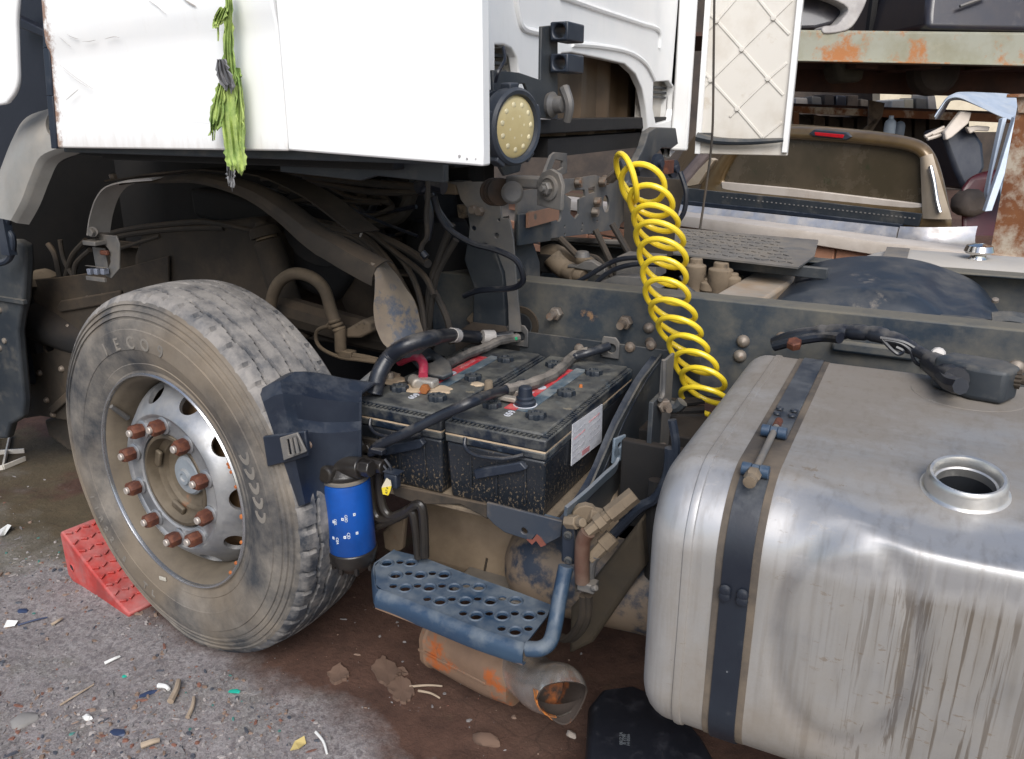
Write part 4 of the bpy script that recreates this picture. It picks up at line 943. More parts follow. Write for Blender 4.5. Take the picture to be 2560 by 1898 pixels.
# hoses by the front bracket, under the cab at left
for pts, r in (([(250, 590), (330, 572), (430, 560), (520, 556), (640, 580)], .010), ([(240, 605), (330, 585), (450, 572), (560, 570)], .010), ([(120, 610), (138, 640), (150, 700)], .011), ([(165, 690), (180, 640), (215, 600)], .010), ([(150, 600), (160, 650), (182, 690)], .009), ([(185, 700), (190, 660), (225, 625)], .010), ([(290, 625), (320, 615), (400, 590)], .007)):
    bm = B(); tube(bm, tp(pts, 2.0), r, 8, 5); obj('hose', bm, HOSED, TR)
# front frame plate with bolts, and the bumper bracket nearest the picture edge
FPY = 1.98
outl = [(62, 700), (135, 695), (300, 672), (420, 640), (420, 1040), (240, 1050), (160, 1050), (100, 1040), (62, 1046)]
Mf = frame((0, FPY, 0), (1, 0, 0), za=(0, -1, 0))
def fl(u, v): q = P(u, v, y=FPY); return (q.x, q.z)
bm = B(); plate(bm, [fl(*q) for q in outl], [[fl(*q) for q in ((112, 850), (122, 832), (140, 828), (150, 836), (146, 852), (132, 876), (116, 882), (109, 874))]], Mf, .012)
fp = obj('frame_plate', bm, BROWN, TR, bev=.003)
bm = B(); poly(bm, tp([(140, 770), (150, 752), (300, 726), (300, 756), (150, 782)], FPY-.014), (0, .013, 0)); obj('pressed_rib', bm, BROWN, fp, bev=.006)
bm = B(); poly(bm, tp([(118, 1022), (175, 970), (180, 992), (130, 1036)], FPY-.02), (0, .019, 0)); obj('pressed_rib', bm, BROWN, fp, bev=.004)
for q in ((102, 833), (172, 817), (100, 932), (155, 922), (118, 1000), (134, 1036), (220, 748), (258, 742)):
    bm = B(); lathe(bm, [(.014, -.001), (.013, .006), (.008, .012), (0, .013)], P(*q, y=FPY-.001), (0, -1, 0), 10); obj('bolt', bm, BOLT, fp)
bm = B(); poly(bm, tp([(110, 1050), (240, 1030), (260, 1100), (175, 1130), (120, 1090)], 2.02), (0, .05, 0)); obj('lower_bracket', bm, BROWN, TR, bev=.01)
bm = B(); lathe(bm, [(0, .03), (.03, .03), (.05, .02), (.075, .0), (.08, -.03), (0, -.03)], P(95, 690, y=2.03), (0, 0, 1), 20); obj('mud_cup', bm, MUDTAN, TR)
bm = B(); q = [(-60, 600), (38, 600), (60, 612), (63, 650), (57, 750), (48, 790), (42, 830), (48, 900), (58, 1000), (55, 1045), (25, 1062), (15, 1098), (-60, 1100)]
poly(bm, tp(q, 1.80), (0, .04, 0)); bb = obj('bumper_bracket', bm, BLKM, TR, bev=.012, seg=3)
for q in ((0, 775), (12, 852), (0, 870)):
    bm = B(); lathe(bm, [(.012, -.001), (.011, .006), (0, .010)], P(*q, y=1.80), (0, -1, 0), 10); obj('bolt', bm, BOLT, bb)
bm = B(); boxb(bm, P(-60, 742, y=1.785), P(57, 752, y=1.785)+V((0, .016, 0))); obj('bracket_seam', bm, BLKM, bb)
bm = B(); tube(bm, tp([(-10, 660), (20, 650), (32, 620), (30, 590), (16, 570), (26, 530), (22, 510)], 1.74), .012, 8, 5); boxb(bm, P(-20, 520, y=1.72), P(24, 640, y=1.72)+V((0, .03, 0))); obj('strut_handle', bm, PLAS, TR, bev=.006)
# ------------------------------------------------------------------ battery tray, side gusset, flap
BZ = .562                                            # tray top
bm = B(); boxb(bm, (-1.235, 1.47, BZ-.012), (-.665, 2.12, BZ)); tray = obj('battery_tray', bm, MUDTAN, TR, bev=.003)
# front apron: shaped lip hanging from the tray
def tq(pts, y): return [P(u, v, y=y) for u, v in pts]
bm = B(); poly(bm, tq([(978, 1213), (1060, 1228), (1220, 1262), (1220, 1300), (1200, 1288), (1150, 1262), (1070, 1262), (1035, 1258), (985, 1240)], 1.462), (0, .010, 0)); obj('tray_apron', bm, BROWN, tray, bev=.003)
Ma = frame((0, 1.455, 0), (1, 0, 0), za=(0, -1, 0))
def al(u, v): q = P(u, v, y=1.455); return (q.x, q.z)
bm = B(); plate(bm, [al(*q) for q in ((1216, 1256), (1405, 1304), (1402, 1342), (1362, 1362), (1350, 1345), (1340, 1338), (1330, 1350), (1318, 1350), (1262, 1332), (1235, 1312), (1216, 1292))], [circ(al(1310, 1328), .008, 10, 1.0)], Ma, .008)
obj('apron_plate', bm, M('rusty_navy_plate', (.022, .032, .05), (.035, .042, .055), .5, dust=.42, dc=(.17, .135, .10), dsc=9, spots=[((.15, .06, .035), .64, 12, .05)]), tray, bev=.002)
bm = B(); poly(bm, tq([(1316, 1349), (1330, 1351), (1341, 1337), (1352, 1346), (1364, 1363), (1352, 1368), (1340, 1352), (1330, 1362)], 1.452), (0, .004, 0)); obj('rust_edge', bm, M('red_brown_rust', (.17, .05, .035), (.12, .045, .03), .8), tray)
bm = B(); poly(bm, [P(1215, 1250, z=BZ+.002), P(1290, 1272, z=BZ+.002), P(1372, 1290, z=BZ+.002), P(1418, 1302, z=BZ+.002), P(1400, 1312, z=BZ+.002), P(1228, 1268, z=BZ+.002)], (0, 0, .003)); obj('lip_plate', bm, CHAS2, tray)
# rear angle with clamp plates behind the batteries
bm = B(); boxb(bm, (-1.06, 2.130, .66), (-.50, 2.138, .815)); ra = obj('rear_angle', bm, BLKM, TR, bev=.002)
for q, s_ in (((1272, 838), .05), ((1298, 838), .058), ((1525, 868), .055)):
    bm = B(); c = P(*q, y=2.118); plate(bm, [(-s_*.5, -s_*.62), (s_*.5, -s_*.62), (s_*.5, s_*.3), (s_*.3, s_*.55), (-s_*.4, s_*.55), (-s_*.5, s_*.3)], [circ((.004, -.004), s_*.24, 12)], frame(c, (1, 0, 0), za=(0, -1, 0)), .006)
    obj('clamp_plate', bm, GALV, ra, bev=.003)
for q in ((1575, 868), (1448, 872), (1628, 862)):
    bm = B(); lathe(bm, [(.016, 0), (.013, .008), (0, .012)], P(*q, y=2.129), (0, -1, 0), 12); obj('bolt', bm, BOLT, ra)
bm = B(); g = [(1135, 835), (1180, 806), (1262, 816), (1275, 850), (1140, 880)]; poly(bm, tq(g, 2.10), (0, .006, 0)); obj('clear_shield', bm, M('smoky_plate', (.05, .04, .032), (.08, .06, .045), .6, dust=.4, dc=(.14, .11, .08)), TR)
bm = B(); poly(bm, tq([(1160, 800), (1190, 770), (1210, 760), (1212, 805), (1175, 815)], 2.16), (0, .03, 0)); obj('casting', bm, MUDTAN, TR, bev=.01)
# right gusset plate between the batteries and the tank
SX = -.615
def sp_(pts, x=SX): return [P(u, v, x=x) for u, v in pts]
gus = [(1405, 1310), (1475, 1210), (1540, 1060), (1600, 950), (1650, 885), (1664, 872), (1672, 890), (1660, 960), (1668, 1060), (1650, 1130), (1605, 1150), (1575, 1210), (1530, 1300), (1430, 1330)]
bm = B(); poly(bm, sp_(gus), (.006, 0, 0)); gp = obj('side_gusset', bm, BLKM, TR, bev=.001)
bm = B(); r = [P(u, v, x=SX-.012) for u, v in ((1408, 1312), (1478, 1208), (1542, 1060), (1602, 950), (1655, 880))]
rp = smoothpath(r, 4); sheet(bm, [[p+V((-.014, 0, .004)), p+V((.0, 0, .0)), p+V((.020, 0, .002))] for p in rp], .006); obj('gusset_flange', bm, PLAS, gp)
# grey arm in front of the gusset
bm = B(); ar = smoothpath([P(u, v, x=SX+.03) for u, v in ((1418, 1282), (1470, 1238), (1515, 1195), (1540, 1172), (1548, 1150), (1540, 1120))], 4)
sheet(bm, [[p+V((-.006, .012, -.018)), p, p+V((.006, -.012, .018))] for p in ar], .008)
ga = obj('support_arm', bm, M('blue_grey_arm', (.14, .18, .22), (.10, .13, .17), .5, dust=.35, dc=(.24, .22, .2)), TR, bev=.002)
bm = B(); c = P(1547, 1122, x=SX+.03); plate(bm, [(-.02, -.035), (.022, -.035), (.026, .03), (-.016, .03)], [circ((.004, .008), .007, 10)], frame(c, (.35, .94, 0), za=(1, -.36, 0)), .007); obj('arm_end', bm, bpy.data.materials['blue_grey_arm'], ga, bev=.002)
# hinges, posts, small fittings between gusset and tank
bm = B(); boxb(bm, P(1622, 1000, x=-.52)+V((0, 0, -.32)), P(1645, 1000, x=-.52)+V((.012, 0, .02))); obj('gusset_post', bm, BLKM, TR, bev=.002)
bm = B(); boxb(bm, P(1652, 905, x=-.52), P(1662, 1140, x=-.52)+V((.008, .0, 0))); obj('rusty_strip', bm, GALV, TR, bev=.002)
bm = B(); tube(bm, [P(u, v, x=-.50) for u, v in ((1660, 900), (1658, 980), (1650, 1000))], .006, 6); obj('rod', bm, GALV, TR)
for q, mt_ in (((1657, 1010), BOLT), ((1652, 1120), BOLT), ((1648, 1172), BOLT), ((1640, 1390), BOLT), ((1640, 1470), BOLT)):
    bm = B(); c = P(*q, x=-.50); hexnut(bm, c, (.6, -.8, 0), .017, .022); cyl(bm, c+V((.012, -.016, 0)), c+V((.026, -.034, 0)), .008, n=10); obj('bolt', bm, mt_, TR)
bm = B(); boxb(bm, (-.58, 1.72, .22), (-.42, 1.745, .70)); boxb(bm, (-.62, 1.95, .3), (-.40, 2.12, .64)); obj('inner_bracket', bm, BROWND, TR, bev=.005)
bm = B(); tube(bm, [P(u, v, x=-.47) for u, v in ((1640, 1200), (1632, 1300), (1628, 1420), (1625, 1560))], .018, 8, 4); obj('post', bm, BROWND, TR)
# hoses running from the coil down behind the tank
for pts, r in (([(1675, 1120), (1668, 1190), (1640, 1245), (1600, 1270), (1540, 1330), (1515, 1360)], .012), ([(1680, 1180), (1650, 1235), (1600, 1262), (1555, 1268)], .009), ([(1680, 1050), (1690, 1120), (1675, 1185), (1660, 1225)], .010)):
    bm = B(); tube(bm, [P(u, v, y=1.62) for u, v in pts], r, 8, 5); obj('air_line', bm, PLAS, TR)
for pts in ([(1560, 1200), (1550, 1240), (1575, 1310)], [(1575, 1310), (1580, 1400)], [(1600, 1180), (1590, 1260)]):
    bm = B(); tube(bm, [P(u, v, y=1.75) for u, v in pts], .006, 6, 4); obj('thin_pipe', bm, BROWN, TR)
for i, v0 in enumerate((1000, 1022, 1040, 1062)):
    bm = B(); tube(bm, [P(1650, v0, y=2.05), P(1700, v0+6-3*i, y=2.1), P(1760, v0, y=2.13)], .012, 8, 4); obj('pipe', bm, BROWND, TR)
bm = B(); tube(bm, [P(1660, 1010, y=1.98), P(1690, 1018, y=1.98), P(1706, 1005, y=1.98)], .016, 8, 4); obj('hose_end', bm, BLKM, TR)

# plastic mud flap between tyre and batteries, with its buckle
FX0 = P(655, 985, y=1.50)
top = smoothpath([V((u, v, 0)) for u, v in ((652, 978), (690, 958), (740, 960), (800, 972), (860, 980), (905, 985))], 4)
bot = smoothpath([V((u, v, 0)) for u, v in ((752, 1265), (756, 1262), (770, 1255), (800, 1250), (850, 1235), (905, 1215))], 4)
bm = B(); g = []
for i, (a, b_) in enumerate(zip(top, bot)):
    t = i/(len(top)-1); y0 = 1.285+.15*min(1, max(0, (t-.25)*1.4)); r = []
    for s_ in range(11):
        u = a.x+(b_.x-a.x)*s_/10; v = a.y+(b_.y-a.y)*s_/10
        r.append(P(u, v, y=y0-.02*max(0, min(1, (s_-3.2)*1.5))*(.3+t)+.03*(1 if s_ == 0 else 0)))
    g.append(r)
sheet(bm, g, .005); mf = obj('mud_flap', bm, PLAS, TR, bev=0)
bm = B(); sheet(bm, [[p+V((0, 0, .004)), p+V((0, .05, .012)), p+V((0, .08, .004))] for p in [r[0] for r in g]], .005); obj('flap_lip', bm, PLAS, mf)
bm = B(); poly(bm, tq([(656, 1092), (712, 1085), (762, 1078), (770, 1140), (740, 1150), (668, 1168)], 1.262), (0, .012, 0)); bk = obj('buckle_strap', bm, PLAS, TR, bev=.003)
bm = B(); plate(bm, [(q.x, q.z) for q in tq([(698, 1095), (742, 1082), (765, 1130), (708, 1152)], 1.250)], [[(q.x, q.z) for q in tq([(716, 1100), (740, 1092), (752, 1128), (722, 1138)], 1.250)]], frame((0, 1.250, 0), (1, 0, 0), za=(0, -1, 0)), .006); obj('buckle', bm, GALV, bk, bev=.002)
for q in ((727, 1096, 734, 1136), (737, 1093, 745, 1132)):
    bm = B(); cyl(bm, P(q[0], q[1], y=1.243), P(q[2], q[3], y=1.243), .004, n=8); obj('buckle_pin', bm, GALV, bk)
bm = B(); lathe(bm, [(.010, 0), (.008, .005), (0, .006)], P(772, 1112, y=1.283), (0, -1, 0), 10); obj('rivet', bm, BOLT, mf)

# ------------------------------------------------------------------ fuel filter with its head
FC = P(866, 1195, y=1.40); fz1 = FC.z; fz0 = P(876, 1368, y=1.40).z; fr = .0585
FT = bpy.data.objects.new('fuel_filter', None); COL.objects.link(FT); FT.parent = TR; FT.location = V((FC.x, 1.40, fz0))-TR.location
up = V((-.035, .0, 1)).normalized(); c0 = V((FC.x+.004, 1.40, fz0))
H = fz1-fz0
bm = B(); lathe(bm, [(0, 0), (fr*.93, 0), (fr, .006), (fr, H-.010), (fr*.985, H-.004), (fr*.9, H), (0, H)], c0, up, 40); obj('filter_can', bm, BLUE, FT)
bm = B(); lathe(bm, [(fr*.90, H-.001), (fr*1.01, H+.001), (fr*1.01, H+.007), (fr*.9, H+.009)], c0, up, 40); obj('seal_ring', bm, GALV, FT)
bm = B(); lathe(bm, [(0, -.055), (fr*.6, -.055), (fr*.72, -.045), (fr*.98, -.028), (fr*1.05, -.004), (fr*1.05, .004), (fr*.98, .006)], c0, up, 40)
for i in range(8):
    t = 2*pi*i/8; q = c0+V((cos(t), sin(t), 0))*fr*.85+up*-.035; box(bm, q, (.010, .010, .03))
obj('filter_bowl', bm, OILY, FT, bev=.002)
bm = B(); hz = c0+up*(H+.009)
lathe(bm, [(0, 0), (fr*.95, 0), (fr*.98, .012), (fr*.7, .03), (fr*.5, .04), (0, .04)], hz, up, 32)
cyl(bm, P(800, 1160, y=1.385), P(905, 1170, y=1.385), .026, n=20); cyl(bm, P(895, 1168, y=1.385), P(930, 1172, y=1.385), .021, n=6); cyl(bm, P(795, 1150, y=1.385), P(803, 1178, y=1.37), .020, n=16)
lathe(bm, [(0, 0), (.022, 0), (.022, .03), (.018, .034), (0, .034)], P(832, 1178, y=1.37), (0, -1, .1), 16)
tube(bm, [P(870, 1160, y=1.4), P(880, 1130, y=1.43), P(900, 1115, y=1.46)], .022, 10, 5)
tube(bm, [P(838, 1150, y=1.41), P(880, 1150, y=1.42), P(960, 1168, y=1.42)], .018, 10, 5)
obj('filter_head', bm, OILY, FT, bev=.003)
bm = B(); poly(bm, tq([(858, 1098), (880, 1088), (940, 1100), (952, 1112), (948, 1140), (870, 1125)], 1.47), (0, .01, 0)); obj('mount_plate', bm, OILY, FT, bev=.003)
for q in ((872, 1112), (920, 1118)):
    bm = B(); hexnut(bm, P(*q, y=1.469), (0, -1, 0), .013, .012); obj('bolt', bm, OILY, FT)
bm = B(); hexnut(bm, P(843, 1142, y=1.38), (0, -.3, 1), .013, .010); obj('bleed_bolt', bm, GALV, FT)
def ontocan(deg, z):                                   # angle from the -y side, counter-clockwise to +x
    a = radians(deg); n = V((sin(a), -cos(a), 0)); p = c0+up*z+n*(fr+.0008); return p, n
lay = [(8, .100, 's'), (2, .055, 's'), (13, .100, 'D0L'), (13, .050, 'C0A'), (32, .110, 's'), (33, .062, 's'), (40, .112, 'G0D'), (42, .066, 'CJD'), (60, .12, 's'), (62, .07, 's')]
for dg, z, kd in lay:
    p, n = ontocan(dg-8, z); xa = V((0, 0, -1))
    Mx = frame(p, xa, za=n)
    if kd == 's':
        bm = B(); plate(bm, [(-.0035, -.003), (.0035, -.003), (.0035, .003), (-.0035, .003)], [[(-.0014, -.001), (.0014, -.001), (.0014, .001), (-.0014, .001)]], Mx, .0006); obj('print_mark', bm, PRINT, FT)
    else: text(kd, .0100, Mx, PRINT, 'print_mark', FT, ext=.0003)
p, n = ontocan(-62, .125); text('A', .016, frame(p, V((0, 0, 1)).cross(n)*1, za=n), PRINT, 'print_mark', FT, ext=.0003)
# hoses below the filter head, plug with its tags
for pts, r in (([(925, 1175), (928, 1250), (940, 1290), (965, 1300), (1010, 1285), (1040, 1262), (1055, 1270), (1060, 1320), (1062, 1392)], .012), ([(945, 1180), (955, 1260), (975, 1290), (1000, 1285), (1020, 1275), (1032, 1285), (1040, 1330), (1046, 1395)], .011), ([(935, 1320), (960, 1310), (1000, 1292)], .010)):
    bm = B(); tube(bm, tq(pts, 1.46), r, 10, 5); obj('fuel_hose', bm, OILY, TR)
bm = B(); boxb(bm, P(958, 1182, y=1.41), P(992, 1225, y=1.41)+V((0, .02, 0))); pg = obj('plug', bm, PLAS, TR, bev=.004)
bm = B(); boxb(bm, P(956, 1180, y=1.405), P(994, 1188, y=1.405)+V((0, .028, 0))); obj('plug_rim', bm, PLAS, pg, bev=.002)
for q in (([(945, 1150), (962, 1168), (972, 1184)],), ([(962, 1148), (976, 1168), (978, 1184)],)):
    bm = B(); tube(bm, tq(q[0], 1.42), .0035, 6, 4); obj('plug_wire', bm, CABLE, pg)
bm = B(); poly(bm, tq([(966, 1196), (976, 1203), (978, 1216), (954, 1220), (956, 1214)], 1.402), (0, .002, 0)); obj('paper_tag', bm, PTAG, pg)
bm = B(); poly(bm, tq([(954, 1220), (978, 1216), (976, 1226), (972, 1236), (970, 1239), (957, 1236)], 1.400), (0, .002, 0)); yt = obj('yellow_tag', bm, YTAG, pg)
text('AT 4', .009, frame(P(967, 1227, y=1.3985), (.25, 0, 1), za=(0, -1, 0)), PRINTD, 'tag_print', pg, ext=.0002)

# ------------------------------------------------------------------ air tank, silencer box, step, exhaust tip
bm = B(); a = P(1262, 1395, y=1.66); r = .128; ax = V((1, .10, 0)).normalized(); c = V((a.x+.10, 1.72, a.z-.02))
lathe(bm, [(0, -.115), (.03, -.113), (.065, -.10), (.095, -.078), (.117, -.045), (r, 0), (r, .5), (.10, .55), (0, .57)], c, ax, 40)
at = obj('air_tank', bm, M('muddy_air_tank', (.022, .032, .052), (.17, .13, .095), .6, sc=7, lo=.46, hi=.54, dust=.2, dc=(.20, .155, .11), dsc=5, up=.4), TR)
bm = B(); boxb(bm, (-1.20, 1.72, .17), (-.25, 2.12, .525)); sb_ = obj('silencer_box', bm, M('tan_silencer', (.18, .135, .09), (.14, .105, .07), .75, dust=.5, dc=(.27, .21, .15), spots=[((.13, .10, .08), .60, 3, .1)], bump=.2), TR, bev=.05, seg=4)
bm = B(); tube(bm, [P(1185, 1300, y=1.83), P(1165, 1302, y=1.77), P(1152, 1315, y=1.75), P(1150, 1350, y=1.75), P(1150, 1390, y=1.75)], .008, 8, 4); lathe(bm, [(0, .02), (.02, .02), (.022, -.01), (0, -.01)], P(1180, 1300, y=1.80), (0, -1, 0), 14); obj('drain_pipe', bm, MUDTAN, TR)
bm = B(); 
for i in range(7): tube(bm, [P(1218-i*1.5+(.0), 1395+i*8, y=1.72), P(1217-i*1.5, 1404+i*8, y=1.722)], .004, 6, 1)
obj('hanging_chain', bm, BROWN, TR)['kind'] = 'stuff'
bm = B(); poly(bm, tq([(955, 1330), (1000, 1290), (1012, 1300), (1005, 1375), (985, 1385), (960, 1372)], 1.60), (0, .02, 0)); obj('step_bracket', bm, MUDTAN, TR, bev=.005)
bm = B(); box(bm, P(1240, 1470, z=.22), (.22, .10, .02)); obj('grey_foot_plate', bm, GALV, TR, bev=.003)
# step: perforated tread, rolled front edge
SZ = .385
def sl_(u, v): q = P(u, v, z=SZ); return (q.x, q.y)
outl = [sl_(*q) for q in ((988, 1376), (1060, 1394), (1180, 1440), (1300, 1482), (1378, 1512), (1368, 1540), (1316, 1606), (1290, 1606), (1200, 1572), (1080, 1524), (955, 1474), (940, 1462), (937, 1416), (950, 1402))]
big = [(967, 1409), (1027, 1408), (989, 1439), (1050, 1439), (1110, 1438), (1013, 1471), (1073, 1470), (1135, 1470), (1197, 1469), (1100, 1504), (1163, 1504), (1226, 1504), (1289, 1503), (1190, 1541), (1256, 1541), (1322, 1541), (1288, 1579)]
sml = [(1000, 1405), (1022, 1433), (1081, 1433), (983, 1465), (1044, 1464), (1105, 1464), (1166, 1464), (1068, 1497), (1130, 1497), (1194, 1496), (1256, 1496), (1158, 1533), (1223, 1533), (1287, 1533), (1353, 1532), (1254, 1571), (1321, 1571)]
bm = B(); plate(bm, outl, [circ(sl_(*q), .0125, 14) for q in big]+[circ(sl_(*q), .0095, 12) for q in sml], frame((0, 0, SZ), (1, 0, 0), za=(0, 0, 1)), .004)
stp = obj('step', bm, CHAS2, TR, bev=0)
bm = B(); lathe(bm, [(.0128, -.006), (.0135, .0005), (.0165, .003), (.0195, .0005)], V((0, 0, 0)), (0, 0, 1), 18); col_me = mesh_of(bm, 'hole_collar', CHAS2)
for q in big: inst('hole_collar', col_me, stp, Matrix.Translation(P(*q, z=SZ)))
bm = B(); ed = [P(u, v, z=SZ) for u, v in ((950, 1476), (1000, 1494), (1080, 1526), (1200, 1574), (1318, 1612))]
tg = (ed[-1]-ed[0]).normalized(); nn_ = V((tg.y, -tg.x, 0))
sheet(bm, [[p+nn_*.017*sin(a)+V((0, 0, -.017+.017*cos(a))) for a in (0, .4, .8, 1.2, 1.57)]+[p+nn_*.018+V((0, 0, -.031)), p+nn_*.016+V((0, 0, -.037)), p+nn_*.006+V((0, 0, -.039))] for p in smoothpath(ed, 4)], .004)
obj('rolled_edge', bm, CHAS2, stp)
bm = B(); p0, p1 = ed[0], ed[-1]
sheet(bm, [[p+nn_*.0195+V((0, 0, -.027+.004*noise.noise(p*20))), p+nn_*.0198+V((0, 0, -.038)), p+nn_*.008+V((0, 0, -.0415))] for p in [p0.lerp(p1, i/24) for i in range(25)]], .0006); obj('rusted_lip', bm, PIPE, stp)
bm = B(); e2 = [P(u, v, z=SZ) for u, v in ((988, 1376), (950, 1402), (937, 1416), (940, 1462), (950, 1474))]
sheet(bm, [[p, p+V((-.006, 0, -.012)), p+V((-.006, 0, -.05))] for p in smoothpath(e2, 3)], .004); obj('side_edge', bm, CHAS2, stp)
# blue tube rail from the step up to the bracket
bm = B(); rt = [P(1318, 1622, y=1.275), P(1350, 1622, y=1.28), P(1375, 1604, y=1.30), P(1388, 1560, y=1.335), P(1396, 1510, y=1.36), P(1406, 1460, y=1.385), P(1415, 1415, y=1.40)]
tube(bm, rt, .0165, 16, 6); cl_ = obj('tube_rail', bm, CHAS2, TR)
bm = B(); boxb(bm, P(1403, 1312, y=1.42), P(1436, 1415, y=1.42)+V((0, .016, 0))); tb = obj('rail_bracket', bm, PLAS, TR, bev=.006)
for q in ((1420, 1338), (1421, 1402)):
    bm = B(); lathe(bm, [(.006, .004), (.0095, .003), (.010, -.001)], P(*q, y=1.419), (0, -1, 0), 12); lathe(bm, [(0, .0015), (.006, .002)], P(*q, y=1.419), (0, -1, 0), 12); obj('bracket_hole', bm, BLKM, tb)
bm = B(); poly(bm, [P(1436, 1318, y=1.42), P(1450, 1345, y=1.44), P(1446, 1480, y=1.44), P(1437, 1480, y=1.42)], (0, .01, 0)); obj('bracket_cheek', bm, GALV, tb)
# brass unions and copper pipes beside the bracket
bm = B()
cyl(bm, P(1418, 1304, y=1.42), P(1445, 1306, y=1.41), .016, n=6); cyl(bm, P(1445, 1306, y=1.41), P(1458, 1307, y=1.40), .010, n=10)
cyl(bm, P(1468, 1285, y=1.45), P(1500, 1292, y=1.47), .020, n=8); lathe(bm, [(0, 0), (.03, 0), (.03, .02), (0, .02)], P(1462, 1285, y=1.46), (.5, -1, 0), 12)
obj('brass_union', bm, MUDTAN, TR, bev=.002)
bm = B(); a, b_ = P(1468, 1332, y=1.40), P(1548, 1268, y=1.44); d = b_-a
lathe(bm, [(0, 0), (.012, 0), (.0125, .026), (.0185, .027), (.0185, .046), (.014, .047), (.014, .058), (.0195, .059), (.0195, .095), (.0155, .097), (.0155, .118), (.0135, .119), (.0135, .126), (.0185, .127), (.0185, d.length*.93), (.013, d.length*.94), (.013, d.length), (0, d.length)], a, d, 6, )
obj('brass_coupling', bm, MUDTAN, TR)
bm = B(); a, b_ = P(1482, 1392, y=1.42), P(1528, 1345, y=1.45); d = b_-a
lathe(bm, [(0, -.01), (.011, -.01), (.014, .0), (.015, .03), (.019, .031), (.019, .06), (.014, .062), (.016, d.length), (0, d.length)], a, d, 8); obj('brass_elbow', bm, MUDTAN, TR)
COPPER = M('rusty_copper_pipe', (.10, .05, .035), (.07, .045, .035), .6, .2, dust=.3, dc=(.2, .15, .11))
bm = B(); tube(bm, [P(1470, 1330, y=1.40), P(1458, 1352, y=1.40), P(1455, 1400, y=1.40), P(1456, 1455, y=1.40)], .0165, 12, 5); obj('copper_pipe', bm, COPPER, TR)
bm = B(); tube(bm, [P(1490, 1388, y=1.42), P(1478, 1410, y=1.42), P(1474, 1450, y=1.42)], .011, 10, 5); obj('steel_pipe', bm, GALV, TR)
bm = B(); boxb(bm, P(1442, 1455, y=1.39), P(1484, 1488, y=1.39)+V((0, .03, 0))); cyl(bm, P(1480, 1472, y=1.39), P(1492, 1470, y=1.385), .007, n=8); obj('pipe_clamp', bm, GALV, TR, bev=.005)
for dx in (0, 14):
    bm = B(); tube(bm, [P(1458+dx, 1488, y=1.42), P(1456+dx, 1540, y=1.44), P(1440+dx, 1575, y=1.48), P(1415+dx, 1598, y=1.53), P(1392+dx, 1592, y=1.58)], .009, 8, 5); obj('lower_pipe', bm, BROWN, TR)
# wide dusty box beam behind the pipes (bottom of the tray carrier)
bm = B(); poly(bm, [P(1425, 1520, y=1.60), P(1540, 1380, y=1.60), P(1600, 1300, y=1.60), P(1610, 1420, y=1.60), P(1480, 1610, y=1.60), P(1420, 1640, y=1.60)], (0, .25, 0)); obj('exhaust_shroud', bm, M('olive_dust_metal', (.040, .033, .024), (.06, .046, .03), .8, dust=.35, dc=(.085, .066, .043)), TR, bev=.012, seg=3)
# exhaust: brown silencer outlet box and chrome tip with its torn rusty mouth
bm = B(); a, b_ = P(1100, 1600, y=1.52), P(1290, 1695, y=1.47); d = (b_-a).normalized(); sd_ = V((0, 0, 1)); Mx = frame(a, d, za=sd_)
secs = []
for x, hy, hz in ((-.02, .050, .058), (-.015, .062, .070), (0, .064, .072), (.006, .060, .068), (.10, .062, .070), (.20, .064, .066), (.27, .058, .058)):
    secs.append([Mx @ V((x, hy*(1 if c > 0 else -1)*min(1, abs(c)*1.10), hz*(1 if s_ > 0 else -1)*min(1, abs(s_)*1.10))) for c, s_ in [(cos(2*pi*i/32), sin(2*pi*i/32)) for i in range(32)]])
rings(bm, secs); ex = obj('exhaust_box', bm, PIPE, TR)
bm = B(); boxb(bm, (-.018, -.066, -.004), (.21, -.060, .004), Mx); obj('box_seam', bm, PIPE, ex, bev=.002)
ec = P(1404, 1742, y=1.345); dirn = V((.62, -.74, -.14)).normalized()
path = [P(1238, 1662, y=1.50), P(1285, 1668, y=1.49), P(1318, 1685, y=1.455), P(1355, 1715, y=1.40), ec-dirn*.02, ec]
sp2 = smoothpath(path, 6); bm = B(); secs = []; m_ = len(sp2); nn2 = None
for i, p in enumerate(sp2):
    t = (sp2[min(i+1, m_-1)]-sp2[max(i-1, 0)]).normalized()
    if i >= m_-3: t = dirn
    if nn2 is None: nn2 = t.cross(V((0, 0, 1))).normalized()
    nn2 = (nn2-t*nn2.dot(t)).normalized(); b2 = t.cross(nn2); rr = .058
    row = []
    for j in range(40):
        a = 2*pi*j/40; q = nn2*cos(a)+b2*sin(a); ext = 0
        if i == m_-1: ext = .030*max(0, -q.z)**3 - .045*max(0, q.dot(V((-.85, 0, -.55)).normalized()))**6
        row.append(p+q*rr+t*ext)
    secs.append(row)
rs_ = rings(bm, secs, True, False)
inn = []
for i in range(m_-1, m_-14, -1):
    c = sp2[i]; row = []
    for j in range(40): q = secs[i][j]-c; row.append(c+q*.93)
    inn.append([bm.verts.new(q) for q in row])
lastr = rs_[-1]
def bridge(a, b_, mi):
    for j in range(40):
        f = bm.faces.new((a[j], a[(j+1) % 40], b_[(j+1) % 40], b_[j])); f.material_index = mi
bridge(lastr, inn[0], 1)
for i in range(len(inn)-1): bridge(inn[i], inn[i+1], 1)
f = bm.faces.new(inn[-1]); f.material_index = 1
obj('exhaust_tip', bm, [TIPM, TIPIN], TR)
